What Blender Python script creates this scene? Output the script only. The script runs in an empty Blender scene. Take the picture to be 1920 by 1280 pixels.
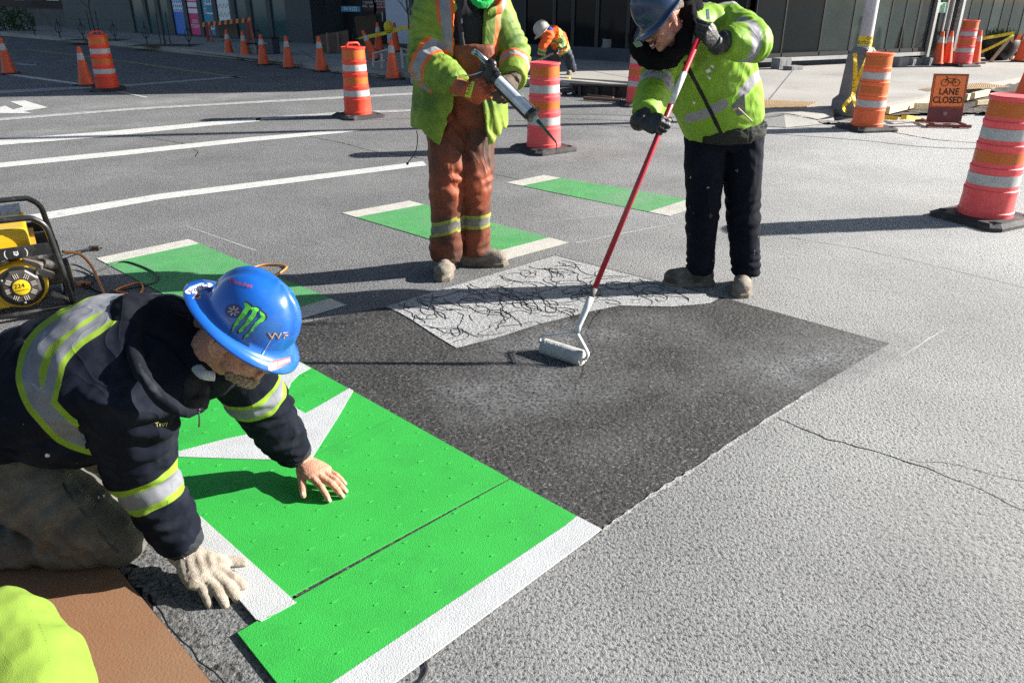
import bpy, bmesh, math, random
import numpy as np
from mathutils import Vector, Matrix, noise, Quaternion
random.seed(7)
S = bpy.context.scene
COL = S.collection
R = math.radians

# ---------------------------------------------------------------- camera
CAMH, PITCH, FPX = 1.65, R(24.5), 1440.0
cam_d = bpy.data.cameras.new('camera'); cam = bpy.data.objects.new('camera', cam_d); COL.objects.link(cam)
cam.location = (0, 0, CAMH); cam.rotation_euler = (R(90) - PITCH, 0, 0)
cam_d.sensor_width = 36; cam_d.lens = FPX / 1920 * 36; cam_d.clip_end = 600; cam_d.clip_start = 0.05
S.camera = cam
# ---------------------------------------------------------------- sky and sun
SUN_EL, SUN_AZ = R(25), R(9)          # azimuth measured from +X towards +Y
W = bpy.data.worlds.new("World"); S.world = W; W.use_nodes = True
nt = W.node_tree; sky = nt.nodes.new('ShaderNodeTexSky'); sky.sky_type = 'NISHITA'; sky.sun_disc = False
sky.sun_elevation = SUN_EL; sky.sun_rotation = R(90) - SUN_AZ
nt.links.new(sky.outputs[0], nt.nodes['Background'].inputs[0]); nt.nodes['Background'].inputs[1].default_value = 0.05
sl = bpy.data.lights.new('sun', 'SUN'); sl.energy = 5.0; sl.angle = R(0.55); sl.color = (1, .965, .90)
so = bpy.data.objects.new('sun', sl); COL.objects.link(so)
sdir = Vector((math.cos(SUN_EL)*math.cos(SUN_AZ), math.cos(SUN_EL)*math.sin(SUN_AZ), math.sin(SUN_EL)))
so.rotation_euler = sdir.to_track_quat('Z', 'Y').to_euler(); so.location = sdir * 60
S.view_settings.view_transform = 'Standard'; S.view_settings.look = 'None'
S.view_settings.exposure = 1.5; S.view_settings.gamma = 1
S.cycles.max_bounces = 6; S.cycles.diffuse_bounces = 3; S.cycles.glossy_bounces = 3; S.cycles.transparent_max_bounces = 6
S.cycles.use_denoising = False; S.cycles.sample_clamp_indirect = 4

# ---------------------------------------------------------------- photo geometry: a pixel of the 1920x1280 photo to a point in the place
CP, SP = math.cos(PITCH), math.sin(PITCH)
def ray(px, py):
    u = (px - 960) / FPX; v = (py - 640) / FPX
    return Vector((u, CP - v*SP, -SP - v*CP))
CAM = Vector((0, 0, CAMH))
def G(px, py, z=0.0):
    d = ray(px, py); t = (z - CAMH) / d.z
    return CAM + d*t
def P(px, py, Y):
    d = ray(px, py); return CAM + d*(Y/d.y)
def Pp(px, py, p0, n):
    d = ray(px, py); t = (Vector(p0)-CAM).dot(n) / d.dot(n); return CAM + d*t

# ---------------------------------------------------------------- materials
MATS = {}
def node(nt, t, **kw):
    n = nt.nodes.new(t)
    for k, v in kw.items():
        if k.startswith('i_'): n.inputs[k[2:].replace('_', ' ')].default_value = v
        else: setattr(n, k, v)
    return n
def mat(name, col, rough=.6, metal=0, var=.15, vscale=6, bump=0, bscale=60, spec=.5, dirt=None, dscale=3, dth=.55, coat=0, space='Object', sheen=0, transmission=0, speck=None, spth=.72, spscale=60):
    """procedural surface: base colour with fine and broad variation, optional dirt colour, optional specks, bump"""
    if name in MATS: return MATS[name]
    m = bpy.data.materials.new(name); m.use_nodes = True; nt = m.node_tree; b = nt.nodes['Principled BSDF']
    tc0 = node(nt, 'ShaderNodeTexCoord'); L = nt.links.new; oi = node(nt, 'ShaderNodeObjectInfo')
    tc = node(nt, 'ShaderNodeVectorMath', operation='MULTIPLY_ADD'); L(oi.outputs['Random'], tc.inputs[0]); tc.inputs[1].default_value = (17, 11, 23); L(tc0.outputs[space], tc.inputs[2])   # copies wear differently
    n1 = node(nt, 'ShaderNodeTexNoise', i_Scale=vscale, i_Detail=6, i_Roughness=.6); L(tc.outputs[0], n1.inputs['Vector'])
    mr = node(nt, 'ShaderNodeMapRange'); mr.inputs[1].default_value = .3; mr.inputs[2].default_value = .7
    mr.inputs[3].default_value = 1-var; mr.inputs[4].default_value = 1+var; L(n1.outputs[0], mr.inputs[0])
    mx = node(nt, 'ShaderNodeMix', data_type='RGBA', blend_type='MULTIPLY'); mx.inputs[0].default_value = 1
    mx.inputs[6].default_value = (*col, 1); L(mr.outputs[0], mx.inputs[7]); out = mx.outputs[2]
    if dirt:
        n2 = node(nt, 'ShaderNodeTexNoise', i_Scale=dscale, i_Detail=8, i_Roughness=.7); L(tc.outputs[0], n2.inputs['Vector'])
        r2 = node(nt, 'ShaderNodeMapRange'); r2.inputs[1].default_value = dth-.08; r2.inputs[2].default_value = dth+.15; L(n2.outputs[0], r2.inputs[0])
        m2 = node(nt, 'ShaderNodeMix', data_type='RGBA'); L(r2.outputs[0], m2.inputs[0]); L(out, m2.inputs[6]); m2.inputs[7].default_value = (*dirt, 1); out = m2.outputs[2]
    if speck:
        n3 = node(nt, 'ShaderNodeTexNoise', i_Scale=spscale, i_Detail=3, i_Roughness=.5); L(tc.outputs[0], n3.inputs['Vector'])
        r3 = node(nt, 'ShaderNodeMapRange'); r3.inputs[1].default_value = spth; r3.inputs[2].default_value = spth+.02; L(n3.outputs[0], r3.inputs[0])
        m3 = node(nt, 'ShaderNodeMix', data_type='RGBA'); L(r3.outputs[0], m3.inputs[0]); L(out, m3.inputs[6]); m3.inputs[7].default_value = (*speck, 1); out = m3.outputs[2]
    L(out, b.inputs['Base Color']); b.inputs['Roughness'].default_value = rough; b.inputs['Metallic'].default_value = metal
    b.inputs['Specular IOR Level'].default_value = spec; b.inputs['Coat Weight'].default_value = coat
    if sheen: b.inputs['Sheen Weight'].default_value = sheen
    if transmission: b.inputs['Transmission Weight'].default_value = transmission
    if bump:
        n4 = node(nt, 'ShaderNodeTexNoise', i_Scale=bscale, i_Detail=5, i_Roughness=.6); L(tc.outputs[0], n4.inputs['Vector'])
        bp = node(nt, 'ShaderNodeBump', i_Strength=min(1, bump), i_Distance=.01*max(1, bump)); L(n4.outputs[0], bp.inputs['Height']); L(bp.outputs[0], b.inputs['Normal'])
    MATS[name] = m; return m

# ---------------------------------------------------------------- mesh builder
class M:
    def __init__(s): s.v = []; s.f = []; s.mi = []; s.cur = 0
    def add(s, vs, fs):
        o = len(s.v); s.v += [Vector(v) for v in vs]; s.f += [tuple(i+o for i in f) for f in fs]; s.mi += [s.cur]*len(fs); return s
    def box(s, c, size, rot=None, taper=1):
        c = Vector(c); h = Vector(size)/2; vs = []
        for z in (-1, 1):
            k = taper if z > 0 else 1
            for x, y in ((-1,-1),(1,-1),(1,1),(-1,1)):
                v = Vector((x*h.x*k, y*h.y*k, z*h.z)); vs.append(c + (rot @ v if rot else v))
        return s.add(vs, [(3,2,1,0),(4,5,6,7),(0,1,5,4),(1,2,6,5),(2,3,7,6),(3,0,4,7)])
    def prism(s, poly, z0, z1, fn=None):
        """polygon (counter-clockwise xy) extruded; fn maps (x,y,z) to the place"""
        n = len(poly); area = sum(poly[i][0]*poly[(i+1)%n][1]-poly[(i+1)%n][0]*poly[i][1] for i in range(n))
        if area < 0: poly = poly[::-1]
        vs = [Vector((p[0], p[1], z0)) for p in poly] + [Vector((p[0], p[1], z1)) for p in poly]
        if fn: vs = [fn(v) for v in vs]
        fs = [tuple(range(n-1, -1, -1)), tuple(range(n, 2*n))] + [(i, (i+1)%n, (i+1)%n+n, i+n) for i in range(n)]
        return s.add(vs, fs)
    def loft(s, rings, cap=True, closed=True):
        n = len(rings[0]); vs = [p for r in rings for p in r]; fs = []
        for k in range(len(rings)-1):
            for i in range(n if closed else n-1):
                j = (i+1) % n; fs.append((k*n+i, k*n+j, (k+1)*n+j, (k+1)*n+i))
        if cap: fs += [tuple(range(n-1, -1, -1)), tuple(range((len(rings)-1)*n, len(rings)*n))]
        return s.add(vs, fs)
    def tube(s, pts, r, n=12, flat=1.0, up=None, cap=True, twist=0):
        """r: radius or list; flat: ratio of the second radius (or list)"""
        pts = [Vector(p) for p in pts]; N = len(pts)
        rr = r if isinstance(r, (list, tuple)) else [r]*N
        ff = flat if isinstance(flat, (list, tuple)) else [flat]*N
        up0 = Vector(up) if up else None; rings = []; prev = None
        for k, p in enumerate(pts):
            t = (pts[min(k+1, N-1)] - pts[max(k-1, 0)])
            t = t.normalized() if t.length > 1e-9 else Vector((0, 0, 1))
            if prev is None:
                a = up0 if up0 else (Vector((0,0,1)) if abs(t.z) < .9 else Vector((1,0,0)))
            else: a = up0 if up0 else prev
            x = (a - t*a.dot(t)); x = x.normalized() if x.length > 1e-6 else t.orthogonal().normalized(); y = t.cross(x); prev = x
            rings.append([p + x*math.cos(2*math.pi*i/n + twist)*rr[k] + y*math.sin(2*math.pi*i/n + twist)*rr[k]*ff[k] for i in range(n)])
        return s.loft(rings, cap)
    def cap_tube(s, pts, r, n=12, flat=1.0, up=None):
        """tube with rounded ends"""
        pts = [Vector(p) for p in pts]; rr = list(r) if isinstance(r, (list, tuple)) else [r]*len(pts)
        ff = list(flat) if isinstance(flat, (list, tuple)) else [flat]*len(pts)
        def end(p, q, r0):
            d = (p-q).normalized(); return [(p + d*r0*math.sin(a), r0*math.cos(a)) for a in (R(30), R(58), R(80))]
        e0 = end(pts[0], pts[1], rr[0])[::-1]; e1 = end(pts[-1], pts[-2], rr[-1])
        P2 = [e[0] for e in e0] + pts + [e[0] for e in e1]; R2 = [e[1] for e in e0] + rr + [e[1] for e in e1]
        F2 = [ff[0]]*3 + ff + [ff[-1]]*3
        return s.tube(P2, R2, n, F2, up)
    def lathe(s, prof, n=32, mtx=None, cap=True, a0=0, a1=2*math.pi):
        """prof: (radius, height) pairs about z"""
        rings = []
        for r, z in prof:
            ring = [Vector((r*math.cos(2*math.pi*i/n), r*math.sin(2*math.pi*i/n), z)) for i in range(n)]
            rings.append([mtx @ v for v in ring] if mtx else ring)
        return s.loft(rings, cap)
    def ell(s, c, r, rot=None, n=16, m=10):
        c = Vector(c); r = Vector(r) if not isinstance(r, (int, float)) else Vector((r, r, r)); rings = []
        for k in range(m+1):
            a = math.pi*(k/m) ; a = max(.05, min(math.pi-.05, a)); ring = []
            for i in range(n):
                b = 2*math.pi*i/n; v = Vector((r.x*math.sin(a)*math.cos(b), r.y*math.sin(a)*math.sin(b), -r.z*math.cos(a)))
                ring.append(c + (rot @ v if rot else v))
            rings.append(ring)
        return s.loft(rings)
    def text(s, body, size, mtx, ext=.0, spacing=1.0, bold=0):
        cu = bpy.data.curves.new('t', 'FONT'); cu.body = body; cu.size = size; cu.extrude = ext; cu.align_x = 'CENTER'; cu.align_y = 'CENTER'
        cu.resolution_u = 3; cu.space_character = spacing; cu.offset = bold
        o = bpy.data.objects.new('t', cu); COL.objects.link(o); bpy.context.view_layer.update()
        me = bpy.data.meshes.new_from_object(o.evaluated_get(bpy.context.evaluated_depsgraph_get()))
        f = mtx if callable(mtx) else (lambda v: mtx @ v)
        s.add([f(v.co.copy()) for v in me.vertices], [tuple(p.vertices) for p in me.polygons])
        bpy.data.objects.remove(o); bpy.data.curves.remove(cu); bpy.data.meshes.remove(me); return s
    def mesh(s, name='m'):
        me = bpy.data.meshes.new(name); me.from_pydata([tuple(v) for v in s.v], [], s.f); me.update(); return me

def fix_normals(me):
    bm = bmesh.new(); bm.from_mesh(me); bmesh.ops.recalc_face_normals(bm, faces=bm.faces); bm.to_mesh(me); bm.free()

def link(name, me, mats=None, parent=None, smooth=False, angle=None):
    o = bpy.data.objects.new(name, me); COL.objects.link(o)
    if mats is not None:
        for m in (mats if isinstance(mats, (list, tuple)) else [mats]): me.materials.append(m)
    if smooth or angle:
        me.polygons.foreach_set('use_smooth', [True]*len(me.polygons))
        if angle: me.set_sharp_from_angle(angle=R(angle))
    if parent: o.parent = parent
    return o
def obj(name, mb, mats=None, parent=None, smooth=False, angle=None, bevel=0, world=True):
    """one mesh object; its vertices are given in world coordinates unless world=False"""
    if parent is not None and world:
        inv = world_m(parent).inverted(); mb.v = [inv @ v for v in mb.v]
    me = mb.mesh(name)
    if any(mb.mi): me.polygons.foreach_set('material_index', mb.mi)
    fix_normals(me)
    o = link(name, me, mats, parent, smooth, angle)
    if bevel:
        b = o.modifiers.new('bevel', 'BEVEL'); b.width = bevel; b.segments = 2; b.limit_method = 'ANGLE'; b.angle_limit = R(35); b.harden_normals = False
    return o
def world_m(o):
    m = o.matrix_basis.copy(); p = o.parent
    while p: m = p.matrix_basis @ m; p = p.parent
    return m
def thing(name, label, cat, loc=(0,0,0), rz=0, group=None):
    o = bpy.data.objects.new(name, None); COL.objects.link(o); o.location = loc; o.rotation_euler = (0, 0, rz); o.empty_display_size = .1
    return tag(o, label, cat, group)
def tag(o, label, cat, group=None):
    o['label'] = label; o['category'] = cat
    if group: o['group'] = group
    return o
def struct(name, mb, mats, **k):
    o = obj(name, mb, mats, **k); o['kind'] = 'structure'; return o
def kids(o): return [c for c in COL.objects if c.parent == o]
def dup(root, loc, rz, label, group=None, recolor=None):
    r = root.copy(); COL.objects.link(r); r.location = loc; r.rotation_euler = (0, 0, rz); r['label'] = label
    if group: r['group'] = group
    def rec(src, dst):
        for ch in kids(src):
            c = ch.copy(); COL.objects.link(c); c.parent = dst
            if recolor and c.type == 'MESH' and c.data.materials and c.data.materials[0].name in recolor:
                c.material_slots[0].link = 'OBJECT'; c.material_slots[0].material = recolor[c.data.materials[0].name]
            rec(ch, c)
    rec(root, r); return r
def poly_sheet(mb, pts, z, thick=0):
    """flat polygon on the ground from place points"""
    q = [(p.x, p.y) for p in pts]
    if thick: return mb.prism(q, z-thick, z)
    n = len(q); area = sum(q[i][0]*q[(i+1)%n][1]-q[(i+1)%n][0]*q[i][1] for i in range(n))
    if area < 0: q = q[::-1]
    return mb.add([(a, b, z) for a, b in q], [tuple(range(n))])
def ribbon(mb, pts, w, z, jitter=0):
    pts = [Vector((p.x, p.y, 0)) for p in pts]; L_, R_ = [], []
    for k, p in enumerate(pts):
        t = pts[min(k+1, len(pts)-1)] - pts[max(k-1, 0)]; t.normalize(); n = Vector((-t.y, t.x, 0))
        ww = w*(1 + (random.random()-.5)*jitter) if jitter else w
        L_.append(p + n*ww/2 + Vector((0,0,z))); R_.append(p - n*ww/2 + Vector((0,0,z)))
    N = len(pts)
    return mb.add(L_+R_, [(k+N, k+1+N, k+1, k) for k in range(N-1)])
def smooth_path(pts, n=8):
    pts = [Vector(p) for p in pts]; out = []
    for k in range(len(pts)-1):
        p0 = pts[max(k-1, 0)]; p1 = pts[k]; p2 = pts[k+1]; p3 = pts[min(k+2, len(pts)-1)]
        for i in range(n):
            t = i/n; out.append(.5*((2*p1)+(p2-p0)*t+(2*p0-5*p1+4*p2-p3)*t*t+(3*p1-p0-3*p2+p3)*t**3))
    return out + [pts[-1]]
# ================================================================ THE GROUND
def asphalt_mat(name, base, contrast=.5, dust_glare=.0, bumpd=.004, agg=130, dark_gap=.35, wet=0, dust_glare_col=(.43,.43,.42), stones=None, mott=.18):
    m = bpy.data.materials.new(name); m.use_nodes = True; nt = m.node_tree; b = nt.nodes['Principled BSDF']; L = nt.links.new
    g = node(nt, 'ShaderNodeNewGeometry')
    vo = node(nt, 'ShaderNodeTexVoronoi', i_Scale=agg); L(g.outputs['Position'], vo.inputs['Vector'])
    bw = node(nt, 'ShaderNodeRGBToBW'); L(vo.outputs['Color'], bw.inputs[0])
    r1 = node(nt, 'ShaderNodeMapRange'); r1.inputs[3].default_value = 1-contrast; r1.inputs[4].default_value = 1+contrast; L(bw.outputs[0], r1.inputs[0])
    nf = node(nt, 'ShaderNodeTexNoise', i_Scale=agg*.55, i_Detail=4, i_Roughness=.65); L(g.outputs['Position'], nf.inputs['Vector'])
    rf = node(nt, 'ShaderNodeMapRange'); rf.inputs[1].default_value = .37; rf.inputs[2].default_value = .49; rf.inputs[3].default_value = dark_gap; rf.inputs[4].default_value = 1; L(nf.outputs[0], rf.inputs[0])  # darkens the hollows of the bump: dirt and painted-in shade
    nl = node(nt, 'ShaderNodeTexNoise', i_Scale=1.1, i_Detail=8, i_Roughness=.62, i_Distortion=.3); L(g.outputs['Position'], nl.inputs['Vector'])
    rl = node(nt, 'ShaderNodeMapRange'); rl.inputs[1].default_value = .3; rl.inputs[2].default_value = .7; rl.inputs[3].default_value = 1-mott; rl.inputs[4].default_value = 1+mott; L(nl.outputs[0], rl.inputs[0])
    a = node(nt, 'ShaderNodeMath', operation='MULTIPLY'); L(r1.outputs[0], a.inputs[0]); L(rf.outputs[0], a.inputs[1])
    c = node(nt, 'ShaderNodeMath', operation='MULTIPLY'); L(a.outputs[0], c.inputs[0]); L(rl.outputs[0], c.inputs[1])
    mx = node(nt, 'ShaderNodeMix', data_type='RGBA', blend_type='MULTIPLY'); mx.inputs[0].default_value = 1; mx.inputs[6].default_value = (*base, 1); L(c.outputs[0], mx.inputs[7])
    out = mx.outputs[2]
    if stones:                                          # separate pale chippings showing through the binder
        v2 = node(nt, 'ShaderNodeTexVoronoi', i_Scale=agg*.85, i_Randomness=1.0)
        mp = node(nt, 'ShaderNodeMapping'); mp.inputs['Scale'].default_value = (.62, 1.25, 1); mp.inputs['Rotation'].default_value = (0, 0, .5); L(g.outputs['Position'], mp.inputs[0])
        nw = node(nt, 'ShaderNodeTexNoise', i_Scale=agg*1.1, i_Detail=2); L(g.outputs['Position'], nw.inputs['Vector'])
        vm = node(nt, 'ShaderNodeVectorMath', operation='MULTIPLY_ADD'); L(nw.outputs['Color'], vm.inputs[0]); vm.inputs[1].default_value = (.009, .009, 0); L(mp.outputs[0], vm.inputs[2]); L(vm.outputs[0], v2.inputs['Vector'])
        sb = node(nt, 'ShaderNodeSeparateColor'); L(v2.outputs['Color'], sb.inputs[0])
        c1 = node(nt, 'ShaderNodeMath', operation='GREATER_THAN'); L(sb.outputs[0], c1.inputs[0]); c1.inputs[1].default_value = 1-stones[1]
        c2 = node(nt, 'ShaderNodeMath', operation='LESS_THAN'); L(v2.outputs['Distance'], c2.inputs[0]); c2.inputs[1].default_value = .36
        c3 = node(nt, 'ShaderNodeMath', operation='MULTIPLY'); L(c1.outputs[0], c3.inputs[0]); L(c2.outputs[0], c3.inputs[1])
        c4 = node(nt, 'ShaderNodeMath', operation='MULTIPLY'); L(c3.outputs[0], c4.inputs[0]); L(sb.outputs[1], c4.inputs[1])
        m3 = node(nt, 'ShaderNodeMix', data_type='RGBA'); L(c4.outputs[0], m3.inputs[0]); L(out, m3.inputs[6]); m3.inputs[7].default_value = (*stones[0], 1); out = m3.outputs[2]
    if dust_glare:
        # glare painted into the colour along with pale dust, stronger right and near
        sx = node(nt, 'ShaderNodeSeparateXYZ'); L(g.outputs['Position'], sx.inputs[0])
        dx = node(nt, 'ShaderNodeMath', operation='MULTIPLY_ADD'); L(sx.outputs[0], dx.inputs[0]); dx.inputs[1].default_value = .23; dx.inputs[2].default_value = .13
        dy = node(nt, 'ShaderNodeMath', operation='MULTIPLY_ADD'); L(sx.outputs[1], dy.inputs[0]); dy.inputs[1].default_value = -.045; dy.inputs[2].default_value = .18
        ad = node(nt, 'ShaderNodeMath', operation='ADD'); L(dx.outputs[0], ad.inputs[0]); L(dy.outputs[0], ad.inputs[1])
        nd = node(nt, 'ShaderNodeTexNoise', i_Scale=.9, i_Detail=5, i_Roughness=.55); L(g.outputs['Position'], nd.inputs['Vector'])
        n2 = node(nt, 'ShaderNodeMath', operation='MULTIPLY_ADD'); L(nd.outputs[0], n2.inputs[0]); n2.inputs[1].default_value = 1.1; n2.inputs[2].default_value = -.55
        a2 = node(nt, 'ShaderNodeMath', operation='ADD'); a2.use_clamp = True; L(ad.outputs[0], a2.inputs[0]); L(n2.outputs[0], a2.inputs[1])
        a3 = node(nt, 'ShaderNodeMath', operation='MULTIPLY'); a3.use_clamp = True; L(a2.outputs[0], a3.inputs[0]); a3.inputs[1].default_value = dust_glare
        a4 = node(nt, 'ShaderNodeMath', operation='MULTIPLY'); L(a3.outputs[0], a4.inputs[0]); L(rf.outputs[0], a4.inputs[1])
        m2 = node(nt, 'ShaderNodeMix', data_type='RGBA'); L(a4.outputs[0], m2.inputs[0]); L(out, m2.inputs[6]); m2.inputs[7].default_value = (*dust_glare_col, 1); out = m2.outputs[2]
    L(out, b.inputs['Base Color']); b.inputs['Roughness'].default_value = .85 - wet; b.inputs['Specular IOR Level'].default_value = .35 + wet
    hb = node(nt, 'ShaderNodeTexNoise', i_Scale=agg*.55, i_Detail=4, i_Roughness=.65); L(g.outputs['Position'], hb.inputs['Vector'])
    bp = node(nt, 'ShaderNodeBump', i_Strength=1, i_Distance=bumpd); L(hb.outputs[0], bp.inputs['Height']); L(bp.outputs[0], b.inputs['Normal'])
    return m
A_road = asphalt_mat('asphalt', (.165,.166,.168), .42, dust_glare=1.0, bumpd=.018, agg=145, dark_gap=.22, stones=((.36,.34,.31), .10))
A_dark = asphalt_mat('asphalt_primed', (.034,.033,.032), .8, bumpd=.010, agg=105, dark_gap=.2, wet=.12, stones=((.15,.147,.143), .50), mott=.5)
A_pale = asphalt_mat('asphalt_ground_out', (.33,.33,.33), .35, bumpd=.008, agg=140, dark_gap=.5, stones=((.45,.44,.42), .15))
A_old = asphalt_mat('asphalt_worn_edge', (.125,.124,.122), .6, bumpd=.014, agg=90, dark_gap=.25)
Cn = mat('concrete_pavement', (.33,.315,.29), .85, var=.22, vscale=1.2, bump=.5, bscale=40, dirt=(.20,.19,.18), dscale=.6, dth=.56)
Ck = mat('kerb_concrete', (.36,.34,.31), .85, var=.2, vscale=3, bump=.5, bscale=30)
Soil = mat('soil', (.075,.062,.050), .95, var=.5, vscale=9, bump=2.5, bscale=30)
Gravel = mat('gravel', (.24,.23,.22), .9, var=.6, vscale=40, bump=3, bscale=50)
WhiteP = mat('road_paint_white', (.50,.495,.475), .7, var=.12, vscale=25, bump=.6, bscale=200, dirt=(.30,.30,.29), dscale=9, dth=.62)
WornP = mat('road_paint_worn', (.36,.36,.35), .8, var=.25, vscale=30, dirt=(.17,.17,.17), dscale=14, dth=.5)
YelP = mat('road_paint_yellow', (.40,.30,.10), .8, var=.3, vscale=20, dirt=(.15,.15,.14), dscale=10, dth=.48)
CreamP = mat('road_paint_cream', (.46,.44,.39), .7, var=.1, vscale=20, bump=.6, bscale=160, dirt=(.36,.34,.31), dscale=7, dth=.6)
GreenOld = mat('road_paint_green', (.062,.27,.080), .7, var=.16, vscale=7, bump=.6, bscale=160, dirt=(.09,.26,.11), dscale=5, dth=.52)

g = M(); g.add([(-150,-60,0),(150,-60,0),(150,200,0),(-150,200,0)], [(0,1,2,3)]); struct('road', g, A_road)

# pavement with its kerb
edge = [(-600,20),(0,60),(233,80),(500,108),(640,126),(790,140),(1040,144),(1180,153),(1290,182),(1380,206),(1470,212),(1560,205),(1650,196),(1760,174),(1920,144),(2300,88)]
KZ = .13
ep = [G(x, y, KZ) for x, y in edge]
g = M(); N_ = len(ep); bk = [p + Vector((0, 45, 0)) for p in ep]; lo = lambda p: Vector((p.x, p.y, -.1))
g.add(ep + bk + [lo(p) for p in ep], [(i, i+1, N_+i+1, N_+i) for i in range(N_-1)] + [(i+1, i, 2*N_+i, 2*N_+i+1) for i in range(N_-1)]); struct('pavement', g, Cn)
g = M(); rp_ = [(1180,153),(1240,168),(1290,182),(1380,206),(1470,212),(1560,205)]; ra = [G(x, y, KZ) for x, y in rp_]; rb = [p + Vector((-.10, -o_, .006-KZ)) for p, o_ in zip(ra, (.02,.25,.40,.45,.45,.42))]
g.add(ra + rb, [(i+6, i+7, i+1, i) for i in range(5)]); struct('pavement_ramp', g, Cn)
g = M()                                               # expansion joints of the pavement
def seam(a, b): ribbon(g, [G(*a, KZ), G(*b, KZ)], .018, KZ+.004)
for a, b in [((1000,112),(1250,160)),((1490,128),(1440,190)),((300,70),(330,86)),((420,80),(470,100)),((560,92),(600,118)),((100,66),(760,118)),((1080,160),(940,120)),((820,112),(860,140))]: seam(a, b)
struct('pavement_joint', g, mat('joint_dark', (.10,.095,.09), .9))
g = M(); kp = [G(x, y+5, 0) for x, y in edge[:6]]
g.prism([(p.x, p.y) for p in [G(x, y-1, KZ) for x, y in edge[:6]]] + [(p.x, p.y) for p in [G(x, y+7, 0) for x, y in edge[:6]][::-1]], .0, .06); struct('gutter', g, Ck)

# trench with loose soil along the corner, kerb stones standing in front of it
def rough(name, poly, z, amp, m, step=.12, fill=True):
    xs = [p.x for p in poly]; ys = [p.y for p in poly]; bm = bmesh.new()
    def inside(x, y):
        c = False; j = len(poly)-1
        for i in range(len(poly)):
            if (poly[i].y > y) != (poly[j].y > y) and x < (poly[j].x-poly[i].x)*(y-poly[i].y)/(poly[j].y-poly[i].y)+poly[i].x: c = not c
            j = i
        return c
    idx = {}; nx = int((max(xs)-min(xs))/step)+1; ny = int((max(ys)-min(ys))/step)+1; mb = M()
    for i in range(nx+1):
        for j in range(ny+1):
            x = min(xs)+i*step; y = min(ys)+j*step
            h = z + amp*(noise.noise(Vector((x*3, y*3, 0)))*.8 + noise.noise(Vector((x*9, y*9, 3)))*.5)
            idx[i, j] = len(mb.v); mb.v.append(Vector((x, y, h)))
    for i in range(nx):
        for j in range(ny):
            if inside(min(xs)+(i+.5)*step, min(ys)+(j+.5)*step): mb.f.append((idx[i,j], idx[i+1,j], idx[i+1,j+1], idx[i,j+1])); mb.mi.append(0)
    return struct(name, mb, m, smooth=True)
rough('soil', [G(x, y) for x, y in [(560,132),(780,148),(1040,150),(1180,160),(1290,190),(1290,196),(1175,176),(940,160),(780,152),(640,139)]], .035, .06, Soil)
rough('soil', [G(x, y) for x, y in [(1655,201),(1760,180),(1930,150),(2200,108),(2200,160),(1930,222),(1830,216),(1700,219),(1650,222),(1600,214)]], .03, .07, Soil)
rough('gravel', [G(x, y) for x, y in [(1480,222),(1530,207),(1600,205),(1650,212),(1665,226),(1600,236),(1520,232)]], .02, .045, Gravel, step=.04)
g = M(); cp = [G(x, y) for x, y in [(770,158),(940,162),(1050,164),(1120,170),(1180,176)]]
g.prism([(p.x, p.y) for p in cp] + [(p.x, p.y+.28) for p in cp[::-1]], 0, .14); struct('kerb', g, Ck, bevel=.015)

# road markings
def bar(pts, m, w=None, z=.004, name='road_marking'):
    mb = M()
    if w: ribbon(mb, [G(x, y) for x, y in pts], w, z)
    else: poly_sheet(mb, [G(x, y) for x, y in pts], z)
    return struct(name, mb, m)
bar([(48,405),(300,364),(560,332),(793,303),(800,311),(560,342),(300,375),(62,417)], WhiteP)
bar([(-60,313),(0,306),(250,281),(470,258),(640,244),(677,245),(640,250),(470,266),(250,290),(0,315),(-60,322)], WhiteP)
bar([(-60,268),(0,262),(200,247),(380,230),(490,222),(486,228),(380,238),(200,257),(0,273),(-60,280)], WhiteP)
bar([(-60,226),(0,222),(250,203),(480,190),(780,174),(780,178),(480,194),(250,207),(0,227),(-60,231)], WornP)
bar([(-60,176),(0,170),(250,158),(430,144),(470,144),(250,162),(0,176),(-60,182)], WornP)
bar([(480,222),(640,210),(790,205),(790,209),(640,215),(480,227)], WornP)
bar([(0,135),(60,144),(180,161),(190,165),(60,148),(0,139)], WhiteP)
bar([(215,172),(272,184),(280,183),(230,172)], WornP)
bar([(50,92),(200,110),(330,128),(455,146),(440,146),(330,131),(200,112),(50,94)], YelP)
bar([(19,191),(46,189),(90,202),(45,209),(60,213),(-50,213),(10,199),(25,206),(44,201)], WhiteP)       # turn arrow near
bar([(20,117),(60,121),(85,115),(60,119),(72,124),(40,123)], WornP)
for a in [((0,262-8),(200,240),(450,222)), ]:
    pass
def patch(A, B, C_, w1, D=None):
    """green crossing block: A,B start edge, B->C long edge; cream bands at both ends"""
    A, B, C_ = G(*A), G(*B), G(*C_); D = A + (C_-B) if D is None else G(*D); u = (C_-B).normalized(); v = (D-A).normalized()
    g1 = M(); poly_sheet(g1, [A+v*w1, B+u*w1, C_-u*w1, D-v*w1], .004); struct('road_marking', g1, GreenOld)
    for q in ([A, B, B+u*w1, A+v*w1], [C_, D, D-v*w1, C_-u*w1]):
        g2 = M(); poly_sheet(g2, q, .004); struct('road_marking', g2, CreamP)
patch((181,485),(354,449),(650,573),.16)
patch((641,400),(768,377),(1067,456),.19, (944,490))
patch((949,343),(1020,329),(1330,381),.2, (1256,406))

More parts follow.
